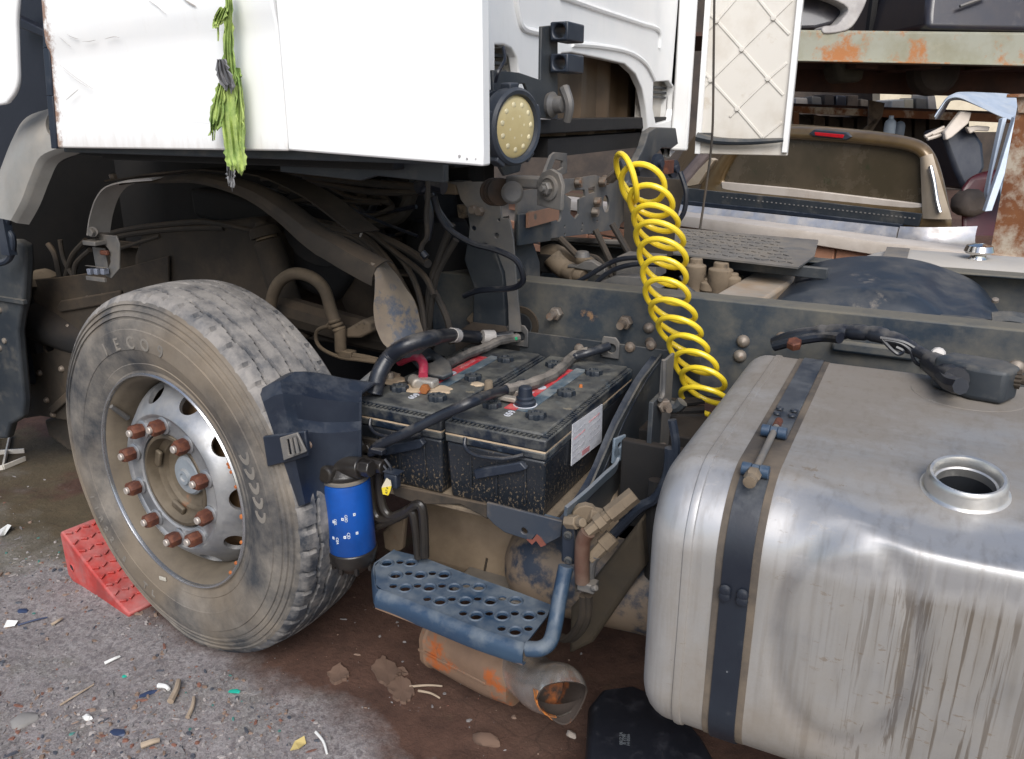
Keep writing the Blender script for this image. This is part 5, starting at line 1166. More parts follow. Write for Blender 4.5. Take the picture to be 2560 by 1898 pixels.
# rust patch flaking from the lower left of the mouth
bm = B()
tgt = V((-.85, -.30, -.35)).normalized(); cand = []
k_mid = m_-4
jc = max(range(40), key=lambda j: (secs[k_mid][j]-sp2[k_mid]).normalized().dot(tgt))
g = []
for k0 in range(m_-8, m_):
    c = sp2[k0]; wdt = 6+ (k0-(m_-8))*.5
    g.append([c+(secs[k0][(jc+dj) % 40]-c)*(1.012+.012*noise.noise((k0*1.3, dj*.7, 2))) for dj in range(-int(5-.0*wdt), 6)])
sheet(bm, g, .0015); rough_up(bm, .0022, 60); obj('rust_scale', bm, M('orange_flaking_rust', (.48, .16, .025), (.20, .11, .065), .9, sc=26, lo=.45, hi=.55, bump=.6, bsc=120), bpy.data.objects['exhaust_tip'])

# ------------------------------------------------------------------ fuel tank
TX0, TX1, TYF, TYB, TZ0, TZ1 = -.345, 1.35, 1.165, 2.03, .365, .89
TKo = V((TX0, TYF, TZ0))
FCx, FN = P(2412, 1222, z=.888), V((.0, -.20, .98)).normalized()
fc = FCx.copy()
def section(ins, n_arc=14, rft=.130):
    """rounded section in y,z, shrunk by ins; starts at the back bottom, runs along the bottom, up the front, over the top"""
    y0, y1, z0, z1 = TYF+ins, TYB-ins, TZ0+ins, TZ1-ins; rf_t, rf_b, rb = rft-ins*.8, .11-ins*.8, .09-ins*.8; out = []
    def arc(cy, cz, r, a0, a1):
        for i in range(n_arc+1): a = a0+(a1-a0)*i/n_arc; out.append((cy+r*cos(a), cz+r*sin(a)))
    def line(p, q, m):
        for i in range(1, m): out.append((p[0]+(q[0]-p[0])*i/m, p[1]+(q[1]-p[1])*i/m))
    arc(y1-rb, z0+rb, rb, 0, -pi/2); line((y1-rb, z0), (y0+rf_b, z0), 6); arc(y0+rf_b, z0+rf_b, rf_b, -pi/2, -pi)
    line((y0, z0+rf_b), (y0, z1-rf_t), 26); arc(y0+rf_t, z1-rf_t, rf_t, pi, pi/2); line((y0+rf_t, z1), (y1-rb, z1), 22); arc(y1-rb, z1-rb, rb, pi/2, 0); line((y1, z1-rb), (y1, z0+rb), 6)
    return out
xs_ = [(.0, .055), (.001, .045), (.004, .034), (.010, .023), (.019, .013), (.030, .006), (.042, .0015), (.052, .0), (.066, .0), (.068, -.0028), (.074, -.0034), (.080, -.0028), (.082, 0)]
L_ = TX1-TX0; nxs = 118
xs_ += [(.095+(L_-.19)*i/nxs, 0) for i in range(nxs+1)]
xs_ += [(L_-a, b_) for a, b_ in xs_[:8][::-1]]
dc_ = P(2110, 1560, y=TYF)                            # centre of the pressed oval on the front
bm = B(); rows = []
for dx, ins in xs_:
    row = []
    sm_ = max(0, min(1, (.24-abs(TX0+dx-fc.x))/.13)); sm_ = sm_*sm_*(3-2*sm_)
    for (y, z) in section(ins, 14, .130-.070*sm_):
        p = V((TX0+dx, y, z))
        rel = p-fc; h = rel.dot(FN); rad = (rel-FN*h).length      # flat facet round the filler neck
        lim = .0; k2 = .010
        wgt = max(0, min(1, (.26-rad)/.10))
        if rel.length < .4 and wgt > 0:
            e = h-lim; sm = .5*(e+sqrt(e*e+k2*k2*.25))
            p -= FN*sm*wgt
        if abs(p.y-TYF) < .03 and ins < .001:
            u = (p.x-TX0-RINGX)/.100; v = (p.z-TZ0-RINGZ)/.185; rr = sqrt(u*u+v*v)
            p.y += .007*math.exp(-((rr-1)/.11)**2)
            p.y += .0016*noise.noise((p.x*5, p.z*5, 2))
        else: p += V((0, .0012, .0012))*noise.noise((p.x*5, p.y*5, p.z*5))
        row.append(p)
    rows.append(row)
rr_ = rings(bm, rows, True, True)
dead = [f for f in bm.faces if len(f.verts) == 4 and ((f.calc_center_median()-fc)-FN*((f.calc_center_median()-fc).dot(FN))).length < .050 and (f.calc_center_median()-fc).length < .12]
bmesh.ops.delete(bm, geom=dead, context='FACES_ONLY')
tk = obj('fuel_tank', bm, TANK, TR, smooth=40, org=TKo)
fo = fc-FN*.002
bm = B(); lathe(bm, [(.0650, -.006), (.064, .001), (.0605, .003), (.0585, .006), (.0575, .020), (.0565, .026), (.053, .030), (.049, .029), (.0465, .024), (.0455, .012), (.0425, .010), (.0425, -.008)], fo, FN, 56)
obj('filler_neck', bm, M('worn_neck_metal', (.60, .59, .57), (.48, .47, .45), .32, .85, dust=.35, dc=(.33, .29, .24), up=.2, dsc=9), tk)
bm = B(); lathe(bm, [(.0424, -.006), (.0424, -.16), (0, -.16)], fo+FN*.002, FN, 40); obj('filler_bore', bm, TANKD, tk)
# strap round the tank near its end
sx0, sx1 = P(1830, 1210, y=TYF).x-.002, P(1902, 1210, y=TYF).x
def strapband(x0, x1, off, th, mat, name, parent, i0, i1, bev=0):
    sec = section(-off); bm = B(); seg_ = sec[i0:i1]
    sheet(bm, [[V((x0, y, z)), V((x0*.5+x1*.5, y, z)), V((x1, y, z))] for y, z in seg_], -th); return obj(name, bm, mat, parent, smooth=40)
nsec = len(section(0)); i_f0 = 15+5+15; i_top = i_f0+25+15
_sc = section(-.006)
def near_idx(v): return min(range(i_f0, i_f0+60), key=lambda i: abs(proj(V(((sx0+sx1)/2, _sc[i][0], _sc[i][1])))[1]-v))
gap0, gap1 = near_idx(1172), near_idx(1092)                     # where the T bolt bridges the two strap ends
strap = strapband(sx0, sx1, .004, .004, STRAP, 'tank_strap', TR, 14, gap0)
st2 = strapband(sx0, sx1, .004, .004, STRAP, 'tank_strap', TR, gap1, nsec-10)
strapband(sx0-.012, sx1+.012, .0012, .002, STRAPR, 'strap_rubber', strap, 14, nsec-10)
sec = section(-.008)
def secpt(i, x): y, z = sec[i]; return V((x, y, z))
def secn(i):
    a, b_ = sec[i-1], sec[i+1]; t = V((0, b_[0]-a[0], b_[1]-a[1])).normalized(); return V((0, -t.z, t.y)), t
xm = (sx0+sx1)/2; hw = (sx1-sx0)/2
for i, nm in ((gap0-1, 'strap_eye'), (gap1+0, 'strap_eye')):
    n, t = secn(i)
    if n.dot(V((0, -1, 1))) < 0: n = -n
    bm = B(); c = secpt(i, xm)+n*.006
    for s_ in (-1, 1): cyl(bm, c+V((s_*hw*.98, 0, 0)), c+V((s_*hw*.30, 0, 0)), .011, n=14)
    cyl(bm, c-V((hw*.28, 0, 0)), c+V((hw*.28, 0, 0)), .010, n=14)
    obj(nm, bm, CHAS2, strap, bev=.001)
n0, _ = secn(gap0-1); n0 = n0 if n0.dot(V((0, -1, 1))) > 0 else -n0
n1, _ = secn(gap1); n1 = n1 if n1.dot(V((0, -1, 1))) > 0 else -n1
a, b_ = secpt(gap0-1, xm)+n0*.007, secpt(gap1, xm)+n1*.007; d = (b_-a).normalized()
bm = B(); cyl(bm, a-d*.03, b_+d*.045, .0062, n=12); obj('strap_bolt', bm, GALV, strap)
bm = B(); hexnut(bm, a-d*.012, -d, .013, .022); lathe(bm, [(.007, .0), (.0105, .004), (.0105, .018), (.006, .019), (0, .019)], a-d*.03, -d, 12); obj('bolt_head', bm, MUDTAN, strap)
bm = B(); cyl(bm, b_+d*.02, b_+d*.05, .0075, n=10); obj('bolt_thread', bm, RUSTY, strap)
for dz in (0, 1):
    for s_ in (-1, 1):
        i = i_f0+25-4-dz*1; n, t = secn(i); n = n if n.dot(V((0, -1, 1))) > 0 else -n
        bm = B(); lathe(bm, [(.010, -.001), (.009, .003), (.005, .005), (0, .0045)], secpt(i, xm+s_*hw*.62), n, 14); obj('rivet', bm, STRAP, strap)
        i = gap1+4+dz; n, t = secn(i); n = n if n.dot(V((0, -1, 1))) > 0 else -n
        bm = B(); lathe(bm, [(.008, -.001), (.007, .002), (0, .003)], secpt(i, xm+s_*hw*.62), n, 12); obj('rivet', bm, STRAP, st2)
bm = B(); hexnut(bm, P(1985, 868, y=1.99), (0, -.4, 1), .018, .02); obj('bolt', bm, RUSTY, st2)
# level sender on the tank top with its loom
sc_ = P(2415, 940, z=TZ1+.03); bm = B()
lathe(bm, [(.0, -.03), (.11, -.03), (.108, -.027), (.06, -.025), (.0, -.025)], P(2420, 985, z=TZ1)+V((0, 0, .028)), (0, 0, 1), 32); obj('sender_flange', bm, TANK, tk)
bm = B(); c = P(2460, 940, z=TZ1+.045); Mx = frame(c, (.92, -.38, 0), za=(0, 0, 1)); poly(bm, [Mx @ V(q) for q in ((-.09, -.035, -.04), (-.08, .03, -.04), (.02, .05, -.04), (.06, .02, -.04), (.055, -.04, -.04), (.0, -.055, -.04))], (0, 0, .07))
sn = obj('level_sender', bm, BLKM, TR, bev=.010, seg=3)
bm = B(); lathe(bm, [(0, 0), (.024, 0), (.024, .006), (.021, .008), (.021, .016), (.023, .018), (.023, .028), (.019, .034), (0, .036)], P(2405, 982, z=TZ1)+V((0, 0, .0)), (0, 0, 1), 20); obj('sender_terminal', bm, BLKM, sn)
bm = B(); lathe(bm, [(.026, 0), (.027, .004), (.022, .005)], P(2405, 982, z=TZ1), (0, 0, 1), 20); obj('terminal_washer', bm, ALUB, sn)
bm = B(); a = P(2490, 940, z=TZ1+.05); d = V((.95, -.1, 0))
for i in range(12):
    t = 2*pi*i/12; cyl(bm, a+V((0, .016*cos(t), .016*sin(t))), a+d*.045+V((0, .016*cos(t), .016*sin(t))), .0045, n=6)
cyl(bm, a, a+d*.042, .016, n=14); cyl(bm, a+d*.03, a+d*.06, .010, n=10); obj('knurled_cap', bm, BROWN, sn)
lp = [P(1936, 858, y=2.08), P(1985, 840, y=2.06), P(2040, 832, y=2.05), P(2120, 830, y=2.03), P(2200, 838, y=2.0), P(2270, 866, y=1.97), P(2330, 898, y=1.92), P(2370, 918, y=1.86), P(2410, 935, y=1.80)]
bm = B(); tube(bm, lp, .016, 12, 8, rf=lambda i, t: 1.0+.20*(1 if .25 < t < .62 and (i % 5) < 4 else 0)-.15*(t > .65)); lm = obj('sender_loom', bm, CABLE, TR)
bm = B(); tube(bm, [P(1936, 866, y=2.06), P(2000, 850, y=2.04), P(2060, 842, y=2.03), P(2100, 846, y=2.0)], .013, 10, 6); obj('sender_loom', bm, CABLE, TR)
for pts in ([(2205, 848), (2225, 870), (2245, 885), (2258, 878), (2240, 868)], [(2210, 850), (2250, 858), (2275, 876), (2285, 900), (2300, 912), (2330, 908)], [(2200, 845), (2260, 856), (2300, 880)]):
    bm = B(); tube(bm, [P(u, v, y=1.95) for u, v in pts], .0045, 6, 5); obj('loose_wire', bm, CABLE, lm)
bm = B(); tube(bm, [P(2330, 905, y=1.93), P(2365, 935, y=1.84), P(2390, 950, y=1.78)], .026, 12, 4); tube(bm, [P(2350, 930, y=1.86), P(2375, 958, y=1.76), P(2402, 966, y=1.72)], .017, 8, 4); obj('sender_boot', bm, CABLE, sn)
bm = B(); lathe(bm, [(0, .014), (.012, .012), (.016, 0)], P(2345, 886, y=1.93), (0, -1, .4), 12); obj('grease_plug', bm, TAPE, lm)
# ------------------------------------------------------------------ two batteries in the tray
def battery(x0, x1, y0, y1, z0, z1, label, first):
    t = thing('battery', ((x0+x1)/2, y0, z0), label, 'battery', 'batteries in the open tray')
    zl_ = z1-.062
    bm = B(); nrib = 0
    secs = []
    for z, i in ((z0, .010), (z0+.02, .008), (zl_-.012, .003), (zl_, .003)):
        secs.append([V((x0+i, y0+i, z)), V((x1-i, y0+i, z)), V((x1-i, y1-i, z)), V((x0+i, y1-i, z))])
    rings(bm, secs)
    obj('case', bm, BATT, t, bev=.006, org=((x0+x1)/2, y0, z0))
    bm = B()
    for u in (.26, .52, .80):
        xx = x0+(x1-x0)*u; boxb(bm, (xx-.003, y0+.001, z0+.03), (xx+.003, y0+.012, zl_-.012))
    obj('case_rib', bm, BATT, t, bev=.001)['kind'] = 'stuff'
    bm = B(); boxb(bm, (x0+.001, y0+.001, zl_), (x1-.001, y1-.001, zl_+.020)); boxb(bm, (x0, y0, zl_+.0225), (x1, y1, z1-.010)); boxb(bm, (x0+.012, y0+.012, z1-.012), (x1-.012, y1-.012, z1))
    ld = obj('lid', bm, LID, t, bev=.0045)
    bm = B(); boxb(bm, (x0+.002, y0+.002, zl_+.019), (x1-.002, y1-.002, zl_+.0235)); obj('lid_seam', bm, DIRT, ld)
    bm = B()                                     # fine teeth along the rim
    n = int((y1-y0)/.012)
    for i in range(n):
        yy = y0+.012+(y1-y0-.02)*i/n; boxb(bm, (x1-.014, yy, z1-.010), (x1-.002, yy+.006, z1-.006))
    for i in range(int((x1-x0)/.012)-1):
        xx = x0+.012+.012*i; boxb(bm, (xx, y0+.002, z1-.0095), (xx+.006, y0+.013, z1-.006))
    obj('rim_teeth', bm, LID, ld)['kind'] = 'stuff'
    # vent caps: two rows of three
    bm = B(); n_ = 40; prof = []
    secs = []
    for z, k in ((0, 1.0), (.010, 1.0), (.013, .94), (.0135, .55), (.010, .5)):
        secs.append([V((.0225*k*(1+.10*cos(8*2*pi*i/n_))*cos(2*pi*i/n_), .0225*k*(1+.10*cos(8*2*pi*i/n_))*sin(2*pi*i/n_), z)) for i in range(n_)])
    rings(bm, secs); me = cap_me.get('c') or mesh_of(bm, 'vent_cap', CAP); cap_me['c'] = me
    W_, D_ = x1-x0, y1-y0
    for u in (.25, .73):
        for v in (.165, .47, .79):
            inst('vent_cap', me, t, Matrix.Translation((x0+W_*u, y0+D_*(v+(.03 if u < .5 else 0)), z1-.0005)) @ Matrix.Rotation(random.random()*3, 4, 'Z'))
    # sticker band along the lid: red over blue
    ya, yb = y0+D_*.20, y0+D_*.80; xa = x0+W_*.37
    bm = B(); boxb(bm, (xa, ya, z1), (xa+.032, yb, z1+.0012)); rs = obj('red_sticker', bm, STKR, t)
    bm = B(); boxb(bm, (xa+.033, ya, z1), (xa+.066, yb+.02, z1+.0010)); obj('blue_sticker', bm, STKB, t)
    bm = B(); lathe(bm, [(0, .0022), (.014, .002), (.0145, .001)], V((xa+.016, ya+(yb-ya)*.5, z1)), (0, 0, 1), 20); obj('sticker_logo', bm, STKW, t)
    fr_ = lambda x, y: frame((x, y, z1+.0016), (0, 1, 0), za=(0, 0, 1))
    text('POWER', .018, fr_(xa+.012, ya+(yb-ya)*.30), STKW, 'sticker_print', t, ext=.0003)
    text('MF BATTERY', .015, fr_(xa+.016, ya+(yb-ya)*.76), PRINTR, 'sticker_print', t, ext=.0003)
    text('659', .026, frame((xa+.030, ya-.028, z1+.0008), (0, 1, 0), za=(0, 0, 1)), STKW, 'sticker_print', t, ext=.0003, bold=.0006)
    # carrying lip and strap on the front
    bm = B(); xm_ = (x0+x1)/2
    tube(bm, [V((x0+W_*.22, y0-.002, zl_+.022)), V((x0+W_*.24, y0-.012, zl_+.004)), V((x0+W_*.36, y0-.020, zl_-.008)), V((x0+W_*.62, y0-.018, zl_-.004)), V((x0+W_*.80, y0-.006, zl_+.010))], .0045, 8, 5)
    obj('carry_cord', bm, CABLE, t)
    return t, zl_, z1
cap_me = {}
BT0, BT1 = .562, .771
YB0, YB1 = 1.497, 2.085
b1, zl_, zt_ = battery(-1.212, -.950, YB0, YB1, BT0+.001, BT1, 'left black truck battery with red cable clamp and pale dried dirt on its lid', True)
b2, _, _ = battery(-.942, -.678, YB0, YB1, BT0+.001, BT1, 'right black truck battery beside the steel gusset, white sticker on its side', False)
def post(t, p, h, m, name='terminal'):
    bm = B(); lathe(bm, [(.021, 0), (.021, .003), (.012, .004), (.0105, h), (.009, h+.002), (0, h+.002)], p, (0, 0, 1), 20); return obj(name, bm, m, t)
T1a, T1b = P(975, 950, z=BT1), P(1050, 970, z=BT1)
post(b1, T1a, .020, LEAD); post(b1, T1b, .020, LEAD)
for c_, r_ in ((T1a, .042), (T1b, .05), (T1b+V((.055, .01, 0)), .036), (T1a+V((-.02, .03, 0)), .03), (T1b+V((.12, .09, 0)), .02)):   # dried dirt cakes on the lid
    bm = B(); secs = []; n_ = 26; sd_ = random.random()*50
    for k, z in ((1, 0), (.9, .003), (.55, .0042), (.05, .0045)):
        secs.append([c_+V((r_*k*(1+.38*noise.noise((cos(2*pi*i/n_)*1.6+sd_, sin(2*pi*i/n_)*1.6, 1)))*cos(2*pi*i/n_), r_*k*.8*(1+.38*noise.noise((cos(2*pi*i/n_)*1.6+sd_, sin(2*pi*i/n_)*1.6, 4)))*sin(2*pi*i/n_), z+.0006)) for i in range(n_)])
    rings(bm, secs); obj('dried_dirt', bm, DIRT, b1)
T2a, T2b = P(1222, 985, z=BT1), P(1313, 1012, z=BT1)
post(b2, T2a, .034, MUDTAN); 
bm = B(); lathe(bm, [(.026, 0), (.027, .010), (.022, .014), (.0225, .020), (.018, .024), (.0165, .044), (.012, .048), (0, .048)], T2b, (0, 0, 1), 24); obj('rubber_terminal_cap', bm, PLAS, b2)
bm = B(); lathe(bm, [(.031, .0004), (.028, .002), (.026, .001)], T2b, (0, 0, 1), 24); obj('acid_ring', bm, STKW, b2)
bm = B(); lathe(bm, [(0, .008), (.004, .007), (.005, 0)], P(1452, 968, z=BT1), (0, 0, 1), 10); obj('rusty_stud', bm, bpy.data.materials['rust_orange'], b2)
# sticker on the side of the right battery
bm = B(); xs2 = -.6795+.0025; q = [P(u, v, x=xs2) for u, v in ((1430, 1062), (1505, 1010), (1503, 1105), (1427, 1165))]; poly(bm, q, (.0015, 0, 0)); ss = obj('side_sticker', bm, STKW, b2)
bm = B(); q = [P(u, v, x=xs2+.0017) for u, v in ((1455, 1128), (1474, 1114), (1473, 1126), (1455, 1140))]; poly(bm, q, (.0006, 0, 0)); obj('sticker_print', bm, PRINTR, b2)
for i, (u, v, m_) in enumerate(((1433, 1078, 0), (1433, 1092, 1), (1432, 1106, 0), (1432, 1122, 0), (1431, 1138, 0), (1470, 1050, 1), (1470, 1064, 0), (1470, 1080, 0), (1470, 1095, 0))):
    c = P(u+16, v-6, x=xs2+.0017); text('Caution keep upright' if i % 2 else 'Charge before use only', .0085, frame(c, (0, 1, 0), za=(1, 0, 0)), PRINTR if m_ else M('grey_print', (.38, .38, .42), None, .5, bump=0) if i == 0 else (PRINTR if m_ else bpy.data.materials['grey_print']), 'sticker_print', b2, ext=.0002)
# clips stuck on the two case fronts
for (t_, q) in ((b1, ((945, 1118), (1050, 1098), (1060, 1112), (1050, 1122), (960, 1142))), (b2, ((1183, 1176), (1300, 1156), (1316, 1174), (1300, 1180), (1188, 1200)))):
    bm = B(); poly(bm, [P(u, v, y=YB0-.012) for u, v in q], (0, .016, 0)); obj('front_clip', bm, PLAS, t_, bev=.003)
# ------------------------------------------------------------------ cables on the batteries
def bz(u, v, dz): return P(u, v, z=BT1+dz)
bm = B(); tube(bm, [P(932, 1130, y=1.43), P(950, 1112, y=1.435), P(1010, 1085, y=1.44), P(1090, 1045, y=1.455), P(1180, 1005, y=1.48), bz(1245, 980, .03), bz(1300, 968, .022), bz(1365, 945, .014), bz(1400, 922, .012), bz(1430, 895, .016), bz(1470, 882, .03), P(1522, 866, y=2.105)], .0128, 12, 7)
cb = obj('battery_cable', bm, CABLE, None); tag(cb, 'thick black cable lying diagonally across the right battery lid', 'cable')
bm = B(); tube(bm, [bz(1264, 976, .025), bz(1310, 966, .02), bz(1372, 943, .013), bz(1404, 920, .012), bz(1432, 893, .016), bz(1472, 880, .031)], .0155, 10, 5, rf=lambda i, t: 1+.10*sin(i*1.9)+.05*sin(i*3.1)); obj('tape_wrap', bm, M('dirty_tape_wrap', (.05, .048, .045), (.12, .11, .10), .7, sc=20, dust=.4, bump=.5), cb)
bm = B(); tube(bm, [P(945, 1128, y=1.42), P(925, 1138, y=1.42), P(932, 1122, y=1.44), P(965, 1105, y=1.44)], .006, 8, 4); boxb(bm, P(925, 1122, y=1.41), P(955, 1140, y=1.41)+V((0, .02, 0))); obj('cable_lug', bm, CABLE, cb, bev=.003)
bm = B(); lathe(bm, [(.012, 0), (.012, .02), (.0, .022)], bz(1285, 990, .004), (.3, 0, 1), 12); box(bm, bz(1270, 996, .012), (.05, .02, .012)); obj('cable_clamp', bm, LEAD, cb, bev=.003)
# ribbed loom bending over the left battery with two white tape bands
lmp = [P(936, 985, y=1.54), P(948, 935, y=1.56), P(975, 892, y=1.59), P(1020, 862, y=1.60), P(1080, 845, y=1.67), P(1130, 838, y=1.86), P(1180, 842, y=2.02), P(1230, 842, y=2.07), P(1285, 836, y=2.10)]
bm = B(); tube(bm, lmp, .0205, 14, 12, rf=lambda i, t: (1+.05*(i % 2)) if t < .52 else (.92 if t < .8 else .62)); lo_ = obj('ribbed_loom', bm, CABLE, None); tag(lo_, 'black ribbed cable loom with two white tape bands arching behind the left battery', 'cable')
for (i0, r) in ((5.0, .0210), (6.55, .0205)):
    k = int(i0); f_ = i0-k; a = lmp[k].lerp(lmp[k+1], f_); d = (lmp[k+1]-lmp[k]).normalized(); bm = B(); tube(bm, [a-d*.002, a+d*.036], r, 14, 1); obj('white_tape', bm, TAPE, lo_)
# grey round cable with the clamp piece, red cable to the terminal, green tag
bm = B(); tube(bm, [bz(905, 960, .02), bz(935, 935, .035), bz(975, 905, .05), bz(1015, 882, .055), bz(1045, 872, .05)], .011, 10, 6); g1 = obj('grey_cable', bm, M('grey_cable_skin', (.10, .105, .11), (.15, .145, .14), .5, dust=.4), None); tag(g1, 'grey cable end resting at the left corner of the left battery', 'cable')
bm = B(); tube(bm, [bz(1000, 905, .03), bz(1025, 893, .055), bz(1045, 893, .062), bz(1058, 910, .050), bz(1058, 940, .030)], .0125, 12, 6); rc = obj('red_cable', bm, REDC, None); tag(rc, 'short red cable curving down to the clamp on the left battery', 'cable')
bm = B(); box(bm, bz(1060, 955, .014), (.075, .035, .022)); cyl(bm, bz(1032, 948, .014), bz(1045, 962, .014), .016, n=12); obj('terminal_clamp', bm, LEAD, rc, bev=.006, seg=3)
bm = B(); hexnut(bm, bz(1066, 970, .012), (.2, -1, 0), .013, .02); obj('clamp_nut', bm, M('orange_rust_nut', (.30, .10, .025), (.2, .07, .02), .8, bump=.5), rc)
bm = B(); c = bz(1082, 905, .045); Mx = frame(c, (.92, -.35, -.22), za=(.2, -.35, .9))
plate(bm, [(-.075, -.03), (.02, -.045), (.07, -.02), (.075, .01), (.03, .035), (-.06, .035)], [circ((-.015, .0), .013, 14)], Mx, .014); hc = obj('clamp_cover', bm, BLKM, rc, bev=.004)
bm = B(); tube(bm, [bz(1118, 912, .016), bz(1165, 888, .020), bz(1215, 868, .024), bz(1250, 852, .034), P(1296, 845, y=2.10)], .0135, 10, 6, rf=lambda i, t: 1+.08*sin(i*1.7)); tc = obj('taped_cable', bm, bpy.data.materials['dirty_tape_wrap'], None); tag(tc, 'dirty taped cable running back over the left battery to the green tag', 'cable')
bm = B(); boxb(bm, P(1278, 842, y=2.075), P(1292, 851, y=2.075)+V((0, .006, 0))); obj('green_tag', bm, GREEN, tc, bev=.001)
# ------------------------------------------------------------------ yellow coiled air hose
cpx = ((1562, 440, 2.04), (1597, 452, 2.04), (1622, 497, 2.03), (1638, 545, 2.03), (1648, 592, 2.02), (1655, 640, 2.02), (1660, 690, 2.02), (1668, 742, 2.03), (1685, 792, 2.04), (1702, 836, 2.05), (1728, 885, 2.06), (1746, 930, 2.07), (1764, 972, 2.08), (1752, 1012, 2.09))
axp = smoothpath([P(u, v, y=y) for u, v, y in cpx], 24)
turns = 14.0; pts = []; NS = int(turns*32)
for i in range(NS+1):
    s = i/NS; q = s*(len(axp)-1); k0 = min(int(q), len(axp)-2); c = axp[k0].lerp(axp[k0+1], q-k0)
    th_ = radians(53-7*s+5*sin(s*17)); n_ = V((.16, sin(th_), cos(th_))).normalized()
    if s < .09: n_ = n_.lerp(V((.9, .25, .35)), 1-s/.09).normalized()
    e1 = n_.cross(V((0, -1, .2))).normalized(); e2 = n_.cross(e1)
    a = -2*pi*turns*s+1.2; R2 = .0665*(1-.04*s)+.003*sin(s*23)
    pts.append(c+(e1*cos(a)+e2*sin(a))*R2)
head = [P(1560, 400, y=2.0), P(1572, 392, y=2.02)]
bm = B(); tube(bm, pts, .0075, 10, 1); ch = obj('coiled_hose', bm, YEL, None); tag(ch, 'bright yellow coiled air hose hanging from the cab rear down to the fuel tank', 'hose')
bm = B(); tube(bm, [pts[0], pts[0]+V((-.02, .02, .012)), P(1560, 408, y=2.12), P(1542, 436, y=2.18)], .012, 10, 5, rf=lambda i, t: 1+.08*(i % 2)); obj('hose_spring', bm, BLKM, ch)
bm = B(); cyl(bm, P(1546, 430, y=2.17), P(1525, 448, y=2.2), .014, n=6); obj('hose_fitting', bm, BOLT, ch)
# ------------------------------------------------------------------ green cloth snagged on the door
def rag_strip(uv, hw, name, mat, par=None, y=1.292, fray=.006, k=5, twist=.0, seed=1):
    pth = smoothpath([V((u, v, 0)) for u, v in uv], k); ws = smoothpath([V((h, 0, 0)) for h in hw], k); g = []
    for i, (p, h) in enumerate(zip(pth, ws)):
        r = []; C = 11
        for j in range(C):
            q = (j/(C-1)*2-1)
            e = 0
            if j in (0, C-1): e = fray*1500*noise.noise((i*.9, j*3.1, seed))+fray*700*noise.noise((i*2.3, j*1.1, seed))
            fold = .011*sin(q*5.2+i*.07+seed)+.006*noise.noise((i*.2, j*.9, seed+3))
            w3 = P(p.x+q*(h.x+e), p.y+4*noise.noise((i*.3, j*1.7, seed+7))*(1+ (i > len(pth)-4)*(i-len(pth)+4)*4), y=y-.012-abs(fold))
            r.append(w3)
        g.append(r)
    bm = B(); sheet(bm, g, .0025); return obj(name, bm, mat, par, smooth=50)
rg = rag_strip([(573, -30), (572, 40), (570, 110), (572, 170), (575, 220), (578, 290), (584, 350), (590, 400), (596, 425)], [8, 9, 12, 14, 24, 28, 25, 26, 18], 'torn_cloth', RAG, None, y=1.293)
tag(rg, 'torn lime green cloth strip hanging over the white door panel', 'cloth')
rag_strip([(553, 210), (545, 250), (540, 290), (534, 330)], [8, 13, 15, 9], 'loose_tail', RAG, rg, y=1.290, seed=5)
rag_strip([(560, 20), (548, 45), (540, 72)], [9, 12, 6], 'loose_tail', RAG, rg, y=1.291, seed=9)
rag_strip([(551, 148), (556, 175), (566, 205), (575, 218)], [9, 15, 18, 10], 'grey_patch', RAGG, rg, y=1.282, seed=12)
rag_strip([(575, 415), (576, 440), (578, 460)], [9, 8, 5], 'grey_tail', RAGG, rg, y=1.297, seed=15)
rag_strip([(594, 170), (598, 230), (603, 310), (606, 370)], [5, 8, 9, 6], 'loose_tail', RAG, rg, y=1.296, seed=19)
# ------------------------------------------------------------------ red wheel chock ahead of the tyre
Cc = G(170, 1440); Cr = G(320, 1538)
fdir = (Cr-Cc); fdir.z = 0; Lc = fdir.length; fdir.normalize()
Cb = G(372, 1512); side_ = V((-fdir.y, fdir.x, 0)); wd_ = .17; hgt = P(168, 1318, x=Cc.x, ).z if False else .185
zc = min(Cc.z, Cr.z)-.004
p0 = V((Cc.x, Cc.y, zc)); 
def cp(a, b_, h): return p0+fdir*a+side_*b_+V((0, 0, h))
bm = B(); prof = [(0, .018), (.03, -.0), (Lc*1.0, -.0), (Lc*1.02, .020)]
curve = [(Lc*1.02-(Lc*.98)*t, .020+(hgt-.02)*(t**1.25)) for t in [i/10 for i in range(1, 11)]]
pr = prof+curve+[(0.0, hgt*.93)]
secs = [[cp(a+ (.0), b_, h) for a, h in pr] for b_ in (0, wd_)]
rings(bm, secs); chk = obj('wheel_chock', bm, RED, None, bev=.006, seg=2); tag(chk, 'faded red wheel chock wedged under the front tyre', 'wheel chock')
for i in range(9):                                     # rows of gripping teeth on the slope
    a, h = curve[i]; a2, h2 = curve[i+1]; sl2 = V((fdir.x*(a2-a), fdir.y*(a2-a), h2-h)).normalized()
    nr = side_.cross(sl2); nr = nr if nr.z > 0 else -nr
    for j in range(6):
        b_ = .014+.028*j; c = cp((a+a2)/2, b_, (h+h2)/2)+nr*.0035; bm = B(); box(bm, (0, 0, 0), (.019, .007, .010), frame(c, (side_+sl2*(.55 if (i+j) % 2 else -.55)), za=nr)); obj('tooth', bm, RED, chk, bev=.0015)
bm = B(); c = cp(.045, -.001, .062); lathe(bm, [(0, -.0), (.010, -.0)], c-side_*.0006, -side_, 14); obj('bolt_hole', bm, TANKD, chk)
bm = B(); lathe(bm, [(.010, -.001), (.011, .0015), (.0135, .002), (.014, -.001)], c, -side_, 16); obj('hole_rim', bm, RED, chk)
